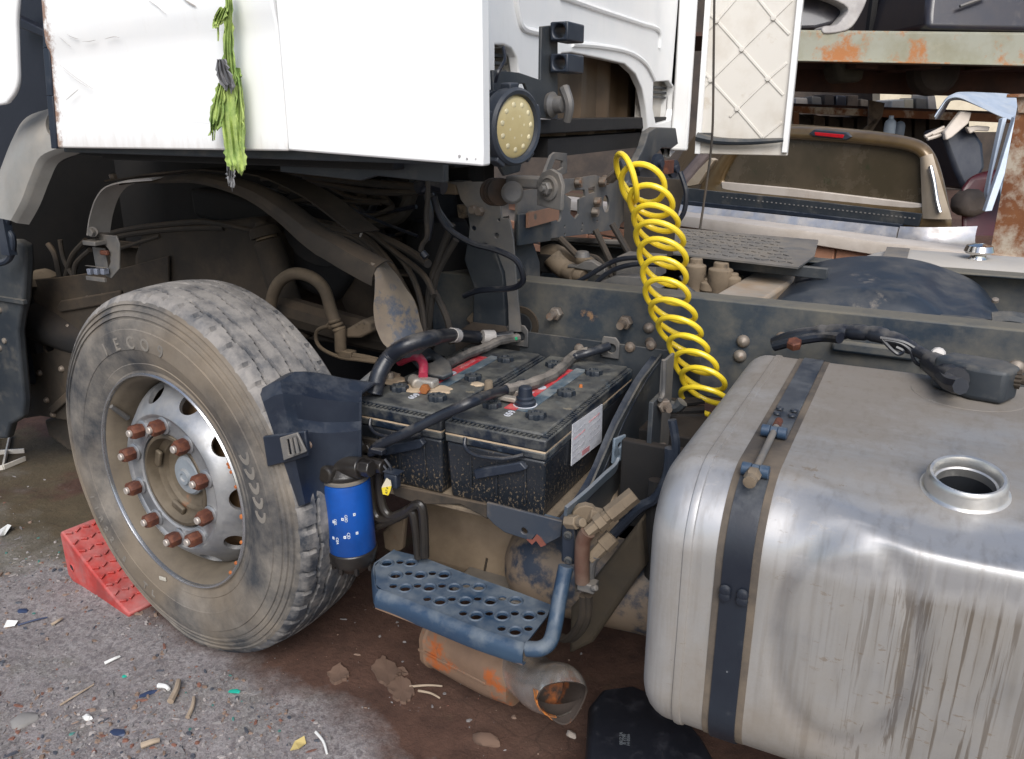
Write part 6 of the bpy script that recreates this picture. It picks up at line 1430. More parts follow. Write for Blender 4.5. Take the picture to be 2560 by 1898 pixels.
# ------------------------------------------------------------------ things lying on the ground
def lump(name, px, py, s, mat, label, cat, flat=.5, el=1.3, seed=0, rz=0, sub=2):
    c = G(px, py); bm = B(); bmesh.ops.create_icosphere(bm, subdivisions=sub, radius=1)
    for v in bm.verts:
        q = v.co.copy(); v.co *= 1+.35*noise.noise(q*1.4+V((seed, 0, 0)))+.12*noise.noise(q*4+V((seed, 3, 0)))
        v.co.x *= s*el; v.co.y *= s/el; v.co.z *= s*flat
    bmesh.ops.rotate(bm, verts=bm.verts, cent=(0, 0, 0), matrix=Matrix.Rotation(rz, 3, 'Z')); bmesh.ops.translate(bm, verts=bm.verts, vec=c+V((0, 0, s*flat*.35)))
    o = obj(name, bm, mat, None, smooth=30); return tag(o, label, cat)
def scrap(name, pts, th, mat, label, cat, lift=.004, curl=.006):
    c = [G(u, v, lift+curl*(i % 3)/2) for i, (u, v) in enumerate(pts)]; bm = B(); poly(bm, c, (0, 0, -th)); o = obj(name, bm, mat, None, smooth=0); return tag(o, label, cat)
def stick(name, a, b_, r, mat, label, cat):
    p, q = G(*a, r*1.2), G(*b_, r*1.4); m_ = p.lerp(q, .5)+V((.004, .003, .003)); bm = B(); tube(bm, [p, m_, q], (r, r*.7), 7, 4); o = obj(name, bm, mat, None); return tag(o, label, cat)
WOOD = M('bleached_wood', (.34, .27, .20), (.25, .19, .14), .9, stretch=(4, 4, 4), bump=.4); WSCR = M('white_scrap', (.66, .66, .64), (.55, .54, .5), .6); TEAL = M('teal_glass', (.02, .38, .28), None, .2, bump=0); NAVY = M('navy_scrap', (.025, .04, .09), (.04, .05, .09), .5); MUDF = M('dry_mud_flake', (.125, .078, .056), (.09, .053, .038), .95, bump=.5); LEAF = M('yellow_leaf', (.46, .36, .14), (.38, .28, .10), .8); STONE = M('pale_stone', (.36, .31, .27), (.26, .22, .21), .9, bump=.5)
lump('stone', 1528, 1884, .050, STONE, 'pale rough stone at the bottom edge below the fuel tank', 'stone', .55, 1.25, 3, .3, 3)
lump('stone', 60, 1800, .030, M('grey_stone', (.22, .21, .20), (.16, .155, .15), .9, bump=.4), 'flat grey stone near the lower left corner', 'stone', .3, 1.1, 9, .9)
lump('mud_clod', 1215, 1850, .026, MUDF, 'small reddish mud clod lit at the edge of the damp soil', 'mud clod', .6, 1.4, 15, .1)
lump('stone', 1428, 1838, .012, STONE, 'small pale pebble just below the exhaust tip', 'stone', .7, 1.2, 21)
lump('plastic_bit', 330, 1838-40, .014, WSCR, 'white rounded plastic bit among the gravel at lower left', 'scrap', .6, 1.3, 5) if False else lump('plastic_bit', 219, 1796, .011, WSCR, 'white rounded plastic bit among the gravel at lower left', 'scrap', .7, 1.3, 5)
lump('glass_shard', 586, 1732, .013, TEAL, 'bright teal glass shard on the gravel below the tyre', 'glass shard', .4, 1.4, 31, .5, 1)
lump('glass_shard', 312, 1694, .007, TEAL, 'tiny green glass shard left of the big teal one', 'glass shard', .5, 1.1, 33, .5, 1)
lump('scrap_bit', 297, 1836, .017, NAVY, 'navy plastic scrap near the bottom left edge', 'scrap', .35, 1.5, 35, .2, 1)
lump('scrap_bit', 370, 1738, .016, NAVY, 'dark navy scrap beside the wooden chip', 'scrap', .35, 1.6, 37, 1.1, 1)
lump('scrap_bit', 56, 1523, .015, NAVY, 'dark blue scrap at the left below the red chock', 'scrap', .4, 1.4, 39, .4, 1)
scrap('paper_scrap', [(0, 1330), (22, 1322), (32, 1330), (12, 1342), (0, 1350)], .001, WSCR, 'crumpled white paper scrap at the left picture edge', 'scrap', .008, .02)
scrap('paper_scrap', [(8, 1566), (18, 1552), (46, 1556), (36, 1562)], .001, WSCR, 'folded white scrap beside a thin stick at left', 'scrap', .006, .01)
stick('stick', (44, 1559), (118, 1540), .003, NAVY, 'thin dark stick beside the folded white scrap', 'stick')
stick('plastic_strip', (262, 1662), (300, 1645), .005, WSCR, 'white plastic strip on open gravel', 'scrap')
stick('stick', (128, 1560), (155, 1545), .005, WOOD, 'short dark stick left of the white plastic strip', 'stick')
stick('wood_chip', (428, 1766), (448, 1712), .009, WOOD, 'bleached wooden chip standing out of the gravel', 'wood chip')
stick('wood_chip', (470, 1800), (486, 1752), .006, WOOD, 'thin wooden chip right of the bleached one', 'wood chip')
stick('wood_chip', (398, 1722), (424, 1735), .007, WSCR, 'pale chip lying left of the wooden chip', 'wood chip')
stick('straw', (1024, 1718), (1106, 1720), .0035, WOOD, 'straw pointing right from the cracked mud flakes', 'straw')
stick('straw', (1046, 1728), (1100, 1750), .0035, WOOD, 'straw slanting down from the cracked mud flakes', 'straw')
stick('straw', (790, 1836), (818, 1888), .004, WSCR, 'pale straw near the bottom edge under the tyre', 'straw')
stick('stick', (150, 1765), (235, 1715), .003, WOOD, 'long thin twig in the lower left gravel', 'stick')
scrap('leaf', [(726, 1882), (738, 1862), (762, 1852), (766, 1864), (748, 1880)], .001, LEAF, 'dry yellow leaf near the bottom edge', 'leaf', .004, .008)
stick('wood_chip', (355, 1874), (400, 1860), .008, WOOD, 'pale wood splinter at the bottom edge', 'wood chip')
for i, (pts, lb) in enumerate(([[(928, 1672), (955, 1645), (985, 1660), (1002, 1682), (988, 1700), (968, 1718), (945, 1700)], 'largest curled mud flake, left of the others on the damp soil'], [[(968, 1722), (990, 1700), (1005, 1692), (1030, 1712), (1036, 1738), (1015, 1760), (990, 1752)], 'mud flake touching the two straws'], [[(990, 1676), (1010, 1670), (1016, 1686), (1000, 1690)], 'smallest mud flake behind the other two'], [[(820, 1690), (850, 1668), (872, 1684), (866, 1706), (838, 1716)], 'mud flake at the edge between dry gravel and damp soil'])):
    pts = [V((a[0]+(b_[0]-a[0])*t/4, a[1]+(b_[1]-a[1])*t/4, 0)) for a, b_ in zip(pts, pts[1:]+pts[:1]) for t in range(4)]; ring = [G(p.x+9*noise.noise((p.x*.15, p.y*.15, i)), p.y+7*noise.noise((p.x*.18, p.y*.15, i+5)), .009+.006*noise.noise((p.x*.03, p.y*.03, i))) for p in pts]
    c = sum(ring, V((0, 0, 0)))/len(ring); bm = B(); top = [bm.verts.new(p) for p in ring]; mid = [bm.verts.new(c+(p-c)*.6+V((0, 0, -.003))) for p in ring]; ce = bm.verts.new(c+V((0, 0, -.004))); bot = [bm.verts.new(p+V((0, 0, -.014))) for p in ring]; n = len(ring)
    for j in range(n):
        k = (j+1) % n; bm.faces.new((top[j], top[k], mid[k], mid[j])); bm.faces.new((mid[j], mid[k], ce)); bm.faces.new((top[k], top[j], bot[j], bot[k]))
    o = obj('mud_flake', bm, MUDF, None, smooth=25); tag(o, lb, 'mud flake', 'cracked mud flakes')
# white plastic grate at the left edge
gt = thing('plastic_grate', G(20, 1140), 'broken white plastic grate lying at the left edge', 'plastic grate')
for a, b_ in (((-40, 1100), (26, 1092)), ((26, 1092), (10, 1176)), ((-40, 1140), (62, 1130)), ((-40, 1182), (10, 1176)), ((10, 1176), (64, 1150)), ((-10, 1098), (-30, 1180))):
    p, q = G(*a, .012), G(*b_, .012); bm = B(); d = (q-p); box(bm, (0, 0, 0), (d.length, .008, .022), frame((p+q)/2, d, za=(0, 0, 1))); obj('grate_bar', bm, CREAM, gt, bev=.002)
# black tub under the tank with faint moulded print
bt = thing('plastic_tub', P(1600, 1830, z=.05), 'black plastic tub lying under the fuel tank with faint printing', 'plastic tub')
bm = B(); q = [P(u, v, z=.13) for u, v in ((1475, 1760), (1505, 1722), (1580, 1712), (1690, 1760), (1760, 1850), (1820, 1960), (1465, 1960))]
c = sum(q, V((0, 0, 0)))/len(q); secs = [[V((c.x+(p.x-c.x)*k, c.y+(p.y-c.y)*k, z)) for p in q] for k, z in ((1.05, .0), (1.03, .11), (.98, .13), (.90, .135))]
rings(bm, secs); obj('tub_body', bm, BAG, bt, bev=.015, seg=3)
for i, (u, v, s_) in enumerate(((1553, 1846, '0012 3A'), (1561, 1848, 'B 7290'), (1571, 1850, '14 0266'))):
    text(s_, .011, frame(P(u, v, z=.1365), (P(u, v-10, z=.1365)-P(u, v+10, z=.1365)), za=(0, 0, 1)), M('tub_print_grey', (.10, .11, .12), None, .5, bump=0) if i == 0 else bpy.data.materials['tub_print_grey'], 'moulded_print', bt, ext=.0004)
# hanging wire in front of the far fairing
bm = B(); tube(bm, [P(1786, -20, y=3.45), P(1784, 150, y=3.42), P(1781, 330, y=3.40), P(1768, 450, y=3.38), P(1749, 578, y=3.32)], .005, 6, 6); o = obj('hanging_wire', bm, HOSED, None); tag(o, 'thin dark wire hanging in front of the diamond ribbed panel', 'wire')
# ------------------------------------------------------------------ middle of the chassis: deck plate, fender, crossmember, valves, far tank
DZ = 1.0
bm = B(); q = [P(u, v, z=DZ) for u, v in ((1560, 560), (1700, 570), (2046, 600), (2036, 640), (1996, 668), (1690, 634), (1560, 622))]
dp_ = B(); poly(dp_, q, (0, 0, -.006)); dk = obj('deck_plate', dp_, GALV, TR, bev=0)
bm = B(); u_ = (P(1990, 664, z=DZ)-P(1690, 630, z=DZ)); v_ = (P(1700, 572, z=DZ)-P(1690, 630, z=DZ)); o_ = P(1690, 630, z=DZ)
for i in range(15):
    for j in range(8):
        c = o_+u_*((i+.5)/15)+v_*((j+.5)/8.2); d = (u_.normalized()+v_.normalized()*(1 if (i+j) % 2 else -1)); box(bm, (0, 0, 0), (.024, .006, .004), frame(c+V((0, 0, .001)), d, za=(0, 0, 1)))
tread_plate = obj('tread_bar', bm, GALV, dk); tread_plate['kind'] = 'stuff'
bm = B(); a, b_ = P(1560, 622, z=DZ-.01), P(2070, 672, z=DZ-.01); poly(bm, [a, b_, b_+V((0, 0, -.035)), a+V((0, 0, -.035))], (0, .02, 0)); a2, b2 = P(1280, 596, y=2.9), P(1690, 622, y=2.9); obj('deck_edge', bm, BLKM, dk, bev=.003)
bm = B(); poly(bm, [P(1290, 588, y=2.95), P(1700, 610, y=2.95), P(1700, 622, y=2.95), P(1290, 598, y=2.95)], (0, .03, 0)); obj('cross_rod', bm, GALV, TR, bev=.004)
bm = B(); poly(bm, [P(1770, 745, z=.93), P(1880, 682, z=.93), P(1990, 680, z=.93), P(1985, 698, z=.93), P(1905, 752, z=.93)], (0, 0, -.10)); obj('crossmember', bm, M('ochre_dirty_member', (.20, .18, .15), (.26, .17, .09), .8, sc=6, dust=.4), TR, bev=.010)
for i, (u, v, r, h) in enumerate(((1738, 690, .034, .09), (1800, 700, .04, .09), (1772, 720, .03, .05), (1715, 735, .03, .05), (1832, 712, .025, .06))):
    bm = B(); c = P(u, v, y=2.62); lathe(bm, [(0, h*.65), (r*.6, h*.65), (r*.65, h*.45), (r, h*.4), (r*1.05, -.1*h), (r*.8, -.3*h), (r*.9, -h), (0, -h)], c, (0, 0, 1), 16); obj('air_valve', bm, MUDTAN, TR, bev=.003)
bm = B(); boxb(bm, P(1700, 740, y=2.7), P(1850, 700, y=2.7)+V((0, .1, 0))); obj('valve_block', bm, MUDTAN, TR, bev=.012)
bm = B(); boxb(bm, P(1540, 690, y=2.4), P(1640, 650, y=2.4)+V((0, .12, 0))); poly(bm, [P(u, v, y=2.30) for u, v in ((1480, 712), (1540, 690), (1600, 694), (1650, 722), (1640, 740), (1490, 730))], (0, .06, 0)); hexnut(bm, P(1545, 718, y=2.29), (0, -1, 0), .012, .012); hexnut(bm, P(1560, 722, y=2.29), (0, -1, 0), .012, .012)
obj('saddle_bracket', bm, GALV, TR, bev=.006)
bm = B(); tube(bm, [P(u, v, y=2.55) for u, v in ((1365, 640), (1385, 632), (1410, 640), (1455, 650), (1480, 662))], (.035, .022), 12, 5); tube(bm, [P(u, v, y=2.5) for u, v in ((1380, 642), (1395, 660), (1420, 680))], .034, 12, 4); cyl(bm, P(1420, 676, y=2.48), P(1442, 688, y=2.46), .032, n=18); cyl(bm, P(1442, 688, y=2.46), P(1460, 694, y=2.45), .024, n=14)
obj('shift_linkage', bm, MUDTAN, TR)
bm = B(); poly(bm, [P(u, v, y=2.44) for u, v in ((1418, 662), (1440, 664), (1462, 652), (1480, 652), (1512, 672), (1516, 690), (1490, 690), (1478, 678), (1460, 676), (1440, 672), (1418, 670))], (0, .03, 0)); lathe(bm, [(0, .02), (.02, .018), (.026, 0)], P(1456, 642, y=2.45), (0, 0, 1), 12); obj('lever_plate', bm, GALV, TR, bev=.004)
bm = B(); tube(bm, [P(u, v, y=2.55) for u, v in ((1270, 690), (1310, 680), (1340, 655), (1350, 635))], .028, 10, 4); cyl(bm, P(1325, 700, y=2.5), P(1350, 668, y=2.52), .018, n=10); boxb(bm, P(1335, 680, y=2.5), P(1380, 640, y=2.5)+V((0, .06, 0))); obj('linkage_joint', bm, BROWND, TR, bev=.008)
for pts, y, r in (([(1400, 596), (1432, 628), (1444, 640)], 2.5, .012), ([(1488, 575), (1520, 640), (1545, 698)], 2.5, .011), ([(1530, 560), (1556, 605), (1585, 655)], 2.6, .012), ([(1430, 712), (1470, 690), (1530, 655), (1580, 645), (1640, 650), (1690, 672)], 2.3, .0075), ([(1480, 716), (1520, 682), (1560, 666), (1600, 660), (1650, 662)], 2.3, .0075), ([(1700, 690), (1720, 720), (1755, 745)], 2.3, .006), ([(1468, 640), (1495, 648), (1520, 680), (1532, 695)], 2.6, .010), ([(1700, 430), (1715, 480), (1710, 530), (1690, 560)], 2.55, .008)):
    bm = B(); tube(bm, [P(u, v, y=y) for u, v in pts], r, 8, 6); obj('air_line', bm, HOSED if r > .008 else CABLE, TR)
bm = B(); poly(bm, [P(1560, 440, y=2.6), P(1705, 450, y=2.6), P(1712, 470, y=2.6), P(1690, 540, y=2.6), P(1680, 640, y=2.6), P(1560, 640, y=2.6)], (0, .01, 0)); obj('cross_plate', bm, BROWN, TR)
# rear mudguard dome behind the near rail
def ellipse_guard():
    g = []; a0, a1 = P(1900, 770, y=2.60), P(2528, 812, y=2.60); n = 34; cx = (a0.x+a1.x)/2; hx = (a1.x-a0.x)/2
    for i in range(n+1):
        t = pi*i/n; x = cx-hx*cos(t)*(1 if i < n/2 else .96); r = []
        for j in range(15):
            s = j/14; zz = .745+(.212+.030*s)*max(0, sin(t))**.62
            y = 2.42+.54*s; e = max(0, (.16-s)/.16); zz -= .085*e*e
            dent = .050*math.exp(-(((x-cx-.18)/.06)**2))*(1-s*.9)
            r.append(V((x+(.05 if t > 2.6 else 0)*(1-s), y, zz-dent*(1 if t > .4 else 0))))
        g.append(r)
    return g
bm = B(); sheet(bm, ellipse_guard(), -.005); mg = obj('rear_mudguard', bm, M('dusty_black_guard', (.016, .022, .031), (.024, .031, .042), .42, dust=.30, dc=(.14, .13, .115), dsc=5, up=.15, spots=[((.26, .22, .175), .60, 3.5, .10)]), TR, smooth=50)
bm = B(); poly(bm, [P(u, v, y=2.46) for u, v in ((2240, 800), (2262, 790), (2420, 800), (2500, 812), (2500, 826), (2260, 812))], (0, .05, 0)); obj('guard_bracket', bm, BLKM, TR)
bm = B(); tube(bm, [P(u, v, y=2.5) for u, v in ((2480, 800), (2520, 798), (2560, 805), (2600, 820))], .022, 10, 4); obj('rear_hose', bm, BLKM, TR)
for q in ((1972, 748), (2488, 752)):
    bm = B(); lathe(bm, [(.010, -.002), (.009, .006), (0, .008)], P(*q, y=2.72), (0, -.6, 1), 10); obj('bolt', bm, BOLT, mg)
# far-side fuel tank, strap and chrome cap
FY0, FY1, FZ0, FZ1 = 3.28, 3.86, .38, .915
def fsec(ins):
    y0, y1, z0, z1 = FY0+ins, FY1-ins, FZ0+ins, FZ1-ins; r = .2-ins; o = []
    for (cy, cz, a0) in ((y1-r, z0+r, 0), (y0+r, z0+r, -pi/2), (y0+r, z1-r, -pi), (y1-r, z1-r, -3*pi/2)):
        for i in range(9): a = a0-pi/2*i/8; o.append((cy+r*cos(a), cz+r*sin(a)))
    return o
ft0 = P(2075, 690, y=3.4).x
bm = B(); rings(bm, [[V((ft0+dx, y, z)) for y, z in fsec(i)] for dx, i in ((0, .17), (.015, .13), (.045, .085), (.09, .045), (.15, .018), (.22, .004), (.28, 0), (2.0, 0), (2.05, .05))])
f2 = obj('fuel_tank', bm, M('dusty_far_tank', (.46, .45, .43), (.40, .385, .36), .5, .3, dust=.55, dc=(.40, .365, .32)), TR, smooth=50)
bm = B(); x0 = P(2210, 640, y=3.5).x; s_ = fsec(-.006); sheet(bm, [[V((x0-.0, y, z)), V((x0+.085, y, z))] for y, z in s_[9:36]], -.004); obj('tank_strap', bm, GALV, f2)
bm = B(); c = P(2440, 668, y=3.55); lathe(bm, [(.045, -.02), (.062, -.02), (.062, -.008), (.035, .0), (.028, .01), (.028, .022), (.045, .026), (.052, .034), (.045, .055), (.02, .062), (0, .063)], V((c.x, 3.55, FZ1-.004)), (0, 0, 1), 28); obj('tank_cap', bm, CHROME, f2)

# ------------------------------------------------------------------ low brick wall with pale coping
WA_, WB_ = P(1690, 538, z=.83), P(2560, 652, z=.83)
wu = (WB_-WA_); wu.z = 0; wu.normalize(); wn = V((wu.y, -wu.x, 0))           # towards the camera
BW = thing('brick_wall', V((WA_.x, WA_.y, 0)), 'low orange brick wall with pale plaster coping behind the truck', 'wall')
def wpnt(s, d, z): return V((WA_.x, WA_.y, 0))+wu*s-wn*d+V((0, 0, z))
fw = lambda s, d, z: frame(wpnt(s, d, z), wu, za=(0, 0, 1))
Lw = (WB_-WA_).length
bm = B(); n = 60; g = [[wpnt(-8+(Lw+11)*i/n, d, z+.006*noise.noise((i*.5, d*9, 1))) for d, z in ((0.01, .762), (0, .768), (0, .815), (.008, .83), (.10, .832), (.22, .828), (.225, .762))] for i in range(n+1)]
sheet(bm, g, .02); obj('coping', bm, COPE, BW, recalc=True)
bm = B(); box(bm, ((Lw-5)/2, 0, 0), (Lw+11, .14, .775), fw(0, .125, .3875)); obj('mortar_core', bm, MORT, BW)  # wall runs on far left, lengthened to block light under the truck
bm = B(); box(bm, (0, 0, 0), (.232, .05, .062)); bmesh.ops.bevel(bm, geom=list(bm.edges), offset=.004, segments=1, affect='EDGES'); br_me = mesh_of(bm, 'brick', BRICK, 0)
for r in range(10):
    for i in range(-7, 15):
        s = i*.247+(.123 if r % 2 else 0); 
        inst('brick', br_me, BW, fw(s, .055+random.uniform(-.003, .003), .725-.075*r) @ Matrix.Rotation(random.uniform(-.01, .01), 4, 'Z'))
# rusty post standing on the coping
pb = P(2522, 640, z=.835); PO = thing('rusty_post', pb, 'rusty steel post with peeling pale paint standing on the wall coping', 'post')
zt = 1.45+((P(2530, 240, y=pb.y)).z-1.45); Mp = frame(pb, wu, za=(0, 0, 1))
bm = B(); wdt = .062
plate(bm, [(-wdt, -.05), (wdt+.04, -.05), (wdt+.04, -.042), (.008, -.042), (.008, .042), (wdt+.04, .042), (wdt+.04, .05), (-wdt, .05), (-wdt, .042), (-.0, .042), (0, -.042), (-wdt, -.042)], [], Mp @ Matrix.Translation((0, 0, zt-pb.z)), zt-pb.z-.008)
obj('post_shaft', bm, RUSTB, PO, bev=.002)
bm = B(); box(bm, (.02, 0, .004), (.21, .17, .012), Mp); obj('base_plate', bm, RUSTB, PO, bev=.002)
bm = B(); box(bm, (.05, 0, zt-pb.z), (.30, .16, .014), Mp); poly(bm, [Mp @ V(q) for q in ((-.07, -.06, zt-pb.z), (-.05, -.06, zt-pb.z-.07), (.2, -.06, zt-pb.z-.07), (.2, -.06, zt-pb.z))], Mp.to_3x3() @ V((0, .12, 0))); obj('head_plate', bm, RUSTB, PO, bev=.002)

FWD = V((-sin(YAW), cos(YAW), 0)); rn = V((-FWD.x, -FWD.y, 0))
# ------------------------------------------------------------------ the gold pickup behind the wall
def PD(px, py, D): return V((0, 0, CAMH))+ray(px, py)*D
pn_ = V((wn.x, wn.y, 0)); pk0 = PD(2050, 430, 4.95)
def pp(u, v, d=0): return PN(u, v, pk0, pn_)-pn_*d
PK = thing('pickup_truck', V((pk0.x, pk0.y, 0)), 'dusty gold pickup with brown rear window and red brake light behind the wall', 'pickup')
O = [(1690, 600), (1700, 520), (1755, 440), (1812, 352), (1860, 318), (1960, 309), (2080, 316), (2200, 328), (2285, 342), (2322, 362), (2345, 405), (2362, 470), (2376, 540), (2390, 625), (2200, 640), (1900, 620)]
I_ = [(1800, 462), (1803, 448), (1822, 410), (1846, 372), (1872, 352), (1960, 348), (2080, 356), (2200, 367), (2262, 376), (2294, 388), (2303, 412), (2308, 465), (2310, 500), (2309, 514), (2200, 501), (1950, 474)]
def mid(t, d, k=1.0): return [pp(a[0]+(b_[0]-a[0])*t, a[1]+(b_[1]-a[1])*t, d) for a, b_ in zip(I_, O)]
bm = B(); rings(bm, [mid(0, .045), mid(.0, .0), mid(.30, -.012), mid(.62, -.008), mid(.86, .02), mid(1.0, .09)]+[[p+(FWD+R_*.06)*1.4 for p in mid(1.0, 0)]], True, False)
cabs = obj('cab_shell', bm, GOLD, PK, smooth=60); sm = cabs.modifiers.new('s', 'SUBSURF'); sm.levels = 1; sm.render_levels = 2
bm = B(); poly(bm, [pp(u, v, .03) for u, v in I_], -pn_*.012); obj('rear_window', bm, GLASS, PK)
bm = B(); poly(bm, [pp(u, v, -.0) for u, v in ((1803, 455), (1980, 471), (2310, 511), (2312, 533), (1980, 495), (1806, 478))], -pn_*.04); obj('window_trim', bm, COPE, PK, bev=.004)
bm = B(); poly(bm, [pp(u, v, -.02) for u, v in ((1720, 470), (1806, 479), (1980, 496), (2310, 534), (2300, 566), (1980, 528), (1700, 500))], -pn_*.06); obj('vent_strip', bm, BLKM, PK, bev=.003)
bm = B(); boxd = bmesh.ops.create_icosphere
for i in range(44):
    t = i/43; u = 1812+t*478; v = 492+t*53.5; c = pp(u, v, -.021); Mx = frame(c, wu, za=pn_); box(bm, (0, 0, 0), (.011, .007, .004), Mx)
obj('strip_stud', bm, M('grey_stud', (.22, .21, .2), None, .5, bump=0), PK)['kind'] = 'stuff'
bm = B(); poly(bm, [pp(u, v, -.05) for u, v in ((1690, 498), (1980, 527), (2262, 560), (2262, 568), (1980, 537), (1690, 508))], -pn_*.08); obj('bumper_step', bm, PLAS, PK, bev=.003)
bm = B(); g = [[pp(u, v0+(v1-v0)*j/6, -.06-.03*sin(pi*j/6)) for j in range(7)] for u, v0, v1 in [(1690+(2262-1690)*i/24, 509+(568-509)*i/24, 560+(640-560)*i/24) for i in range(25)]]
sheet(bm, g, .01); obj('rear_bumper', bm, SILV, PK)
bm = B(); g = [[pp(u, v0+(v1-v0)*j/6, -.06-.03*sin(pi*j/6)+.20*max(0, (u-2300)/110)**2) for j in range(7)] for u, v0, v1 in [(2266+(2410-2266)*i/14, 566+6*i/14, 640) for i in range(15)]]
sheet(bm, g, .01); obj('bumper_corner', bm, SILV, PK)
bm = B(); g = [[pp(u0+(u1-u0)*j/8, v0+(v1-v0)*j/8, -.012-.02*sin(pi*j/8)) for j in range(9)] for (u0, v0, u1, v1) in [(2303+6*t, 394+152*t, 2334+48*t, 384+164*t) for t in [i/12 for i in range(13)]]]
sheet(bm, g, .02); obj('rear_pillar', bm, GOLDP, PK)
bm = B(); tube(bm, [pp(u, v, -.045) for u, v in ((2336, 415), (2344, 450), (2352, 500), (2360, 530))], .012, 10, 4); obj('pillar_trim', bm, ALUB, PK)
bm = B(); poly(bm, [pp(u, v, -.02) for u, v in ((2026, 334), (2040, 323), (2120, 331), (2134, 342), (2120, 350), (2040, 342))], -pn_*.05); bl_ = obj('brake_light', bm, LAMPB, PK, bev=.006)
bm = B(); poly(bm, [pp(u, v, -.026) for u, v in ((2042, 330), (2116, 337), (2112, 346), (2044, 339))], -pn_*.02); obj('red_lens', bm, LAMPR, bl_, bev=.003)
bm = B(); poly(bm, [pp(u, v, .0) for u, v in ((1700, 470), (1745, 462), (1785, 400), (1775, 395), (1730, 440), (1700, 452))], -pn_*.05); obj('side_pillar', bm, GOLDP, PK, bev=.004)
bm = B(); poly(bm, [pp(u, v, .2) for u, v in ((1600, 640), (2440, 640), (2440, 760), (1600, 760))], -pn_*1.2); obj('load_bed', bm, GOLD, PK)
bm = B(); tube(bm, [PD(1690, 470, 4.3), PD(1762, 385, 4.35)], .03, 8, 1); o = obj('leaning_bar', bm, M('pinkish_bar', (.26, .20, .18), (.2, .15, .13), .7), None); tag(o, 'brownish steel bar leaning left of the pickup below the white panel', 'bar')
# dark red car body right of the pickup
bm = B(); g = [PD(u, v, 5.6) for u, v in ((2395, 470), (2425, 430), (2520, 420), (2640, 430), (2640, 720), (2395, 700))]; poly(bm, g, -pn_*1.4); o = obj('red_car', bm, M('dark_red_car_paint', (.07, .012, .016), (.05, .01, .013), .35, dust=.15, dc=(.12, .07, .05)), None, bev=.06, seg=4); tag(o, 'dark red car body half hidden behind the rusty post', 'car')

# ------------------------------------------------------------------ steel rack with cars stacked on it
ru = R_
RK = thing('steel_rack', PD(2300, 900, 6.6)*1.0, 'tall steel storage rack with a pale green rusty beam carrying wrecked cars', 'rack')
RK.location.z = 0
def beam(u0, v0a, v0b, u1, v1a, v1b, D, dep, name, mat, parent, bev=.004):
    pt = PD((u0+u1)/2, (v0a+v1b)/2, D); q = [PN(u, v, pt, rn) for u, v in ((u0, v0a), (u1, v1a), (u1, v1b), (u0, v0b))]
    bm = B(); poly(bm, q, FWD*dep); return obj(name, bm, mat, parent, bev=bev)
beam(1900, 78, 148, 2760, 88, 166, 6.4, .02, 'beam_web', BEAMP, RK)
beam(1900, 74, 80, 2760, 84, 90, 6.37, .16, 'beam_flange', BEAMP, RK)
beam(1900, 146, 151, 2760, 164, 169, 6.37, .16, 'beam_flange', BEAMP, RK)
beam(1900, 160, 226, 2760, 172, 250, 7.4, .08, 'rear_beam', RUSTD, RK)
beam(1900, 150, 172, 2760, 168, 182, 7.0, .03, 'cross_rail', RUSTD, RK)
for i, u in enumerate((1940, 2140, 2300, 2480, 2680)):
    beam(u, 146, 170, u+55, 148, 172, 6.6, 1.4, 'joist', RUSTD, RK)
bm = B(); lathe(bm, [(0, .0), (.16, 0), (.2, .05), (.2, .2), (0, .2)], PD(2350, 178, 6.9), FWD*1, 20); o = obj('spare_wheel', bm, DARK, None); tag(o, 'dark round wheel hanging under the car on the rack', 'wheel')
bm = B(); poly(bm, [PD(u, v, 6.8) for u, v in ((2080, 152), (2168, 152), (2160, 205), (2095, 208))], FWD*.3); o = obj('silencer', bm, M('dark_olive_silencer', (.05, .042, .028), (.035, .03, .02), .8), None, bev=.05, seg=3); tag(o, 'dark silencer hanging under the car on the rack', 'silencer')
# deck sheets above the beam that carry the cars, and what stands on it
bm = B(); a = PD(2330, 74, 6.5); box(bm, (0, .9, 0), (5.4, 1.7, .03), frame(a+V((0, 0, -.03)), ru, za=(0, 0, 1))); obj('rack_deck', bm, RUSTD, RK)
CU = thing('grey_car', PD(2060, 70, 6.5), 'front corner of a grey wrecked car on the rack beside the white panel', 'car')
gp_ = smoothpath([V((u, v, 0)) for u, v in ((1990, -60), (2180, -60), (2168, 0), (2150, 40), (2130, 68), (2105, 80), (2060, 84), (2058, 66), (2090, 62), (2108, 44), (2120, 20), (2070, -5), (1990, -20))], 3)
bm = B(); poly(bm, [PD(p.x, p.y, 6.35) for p in gp_], FWD*.35); obj('bumper_corner', bm, M('grey_bumper_plastic', (.36, .34, .32), (.25, .23, .22), .5, dust=.2), CU, bev=.03, seg=3)
bm = B(); poly(bm, [PD(u, v, 6.5) for u, v in ((1960, -60), (2130, -30), (2112, 30), (2085, 60), (2040, 72), (1960, 74))], FWD*1.0); obj('car_body', bm, DARKB, CU, bev=.03, seg=3)
DC = thing('dark_car', PD(2460, 76, 6.5), 'dark wrecked car standing on the rack at the top right corner', 'car')
bm = B(); poly(bm, [PD(u, v, 6.35) for u, v in ((2330, -80), (2318, 30), (2316, 74), (2760, 84), (2760, -80))], FWD*1.5); obj('car_body', bm, DARKB, DC, bev=.05, seg=3)
bm = B(); tube(bm, [PD(u, v, 6.3) for u, v in ((2400, 16), (2440, 2), (2470, -10))], .012, 8, 4); obj('body_trim', bm, GALV, DC)
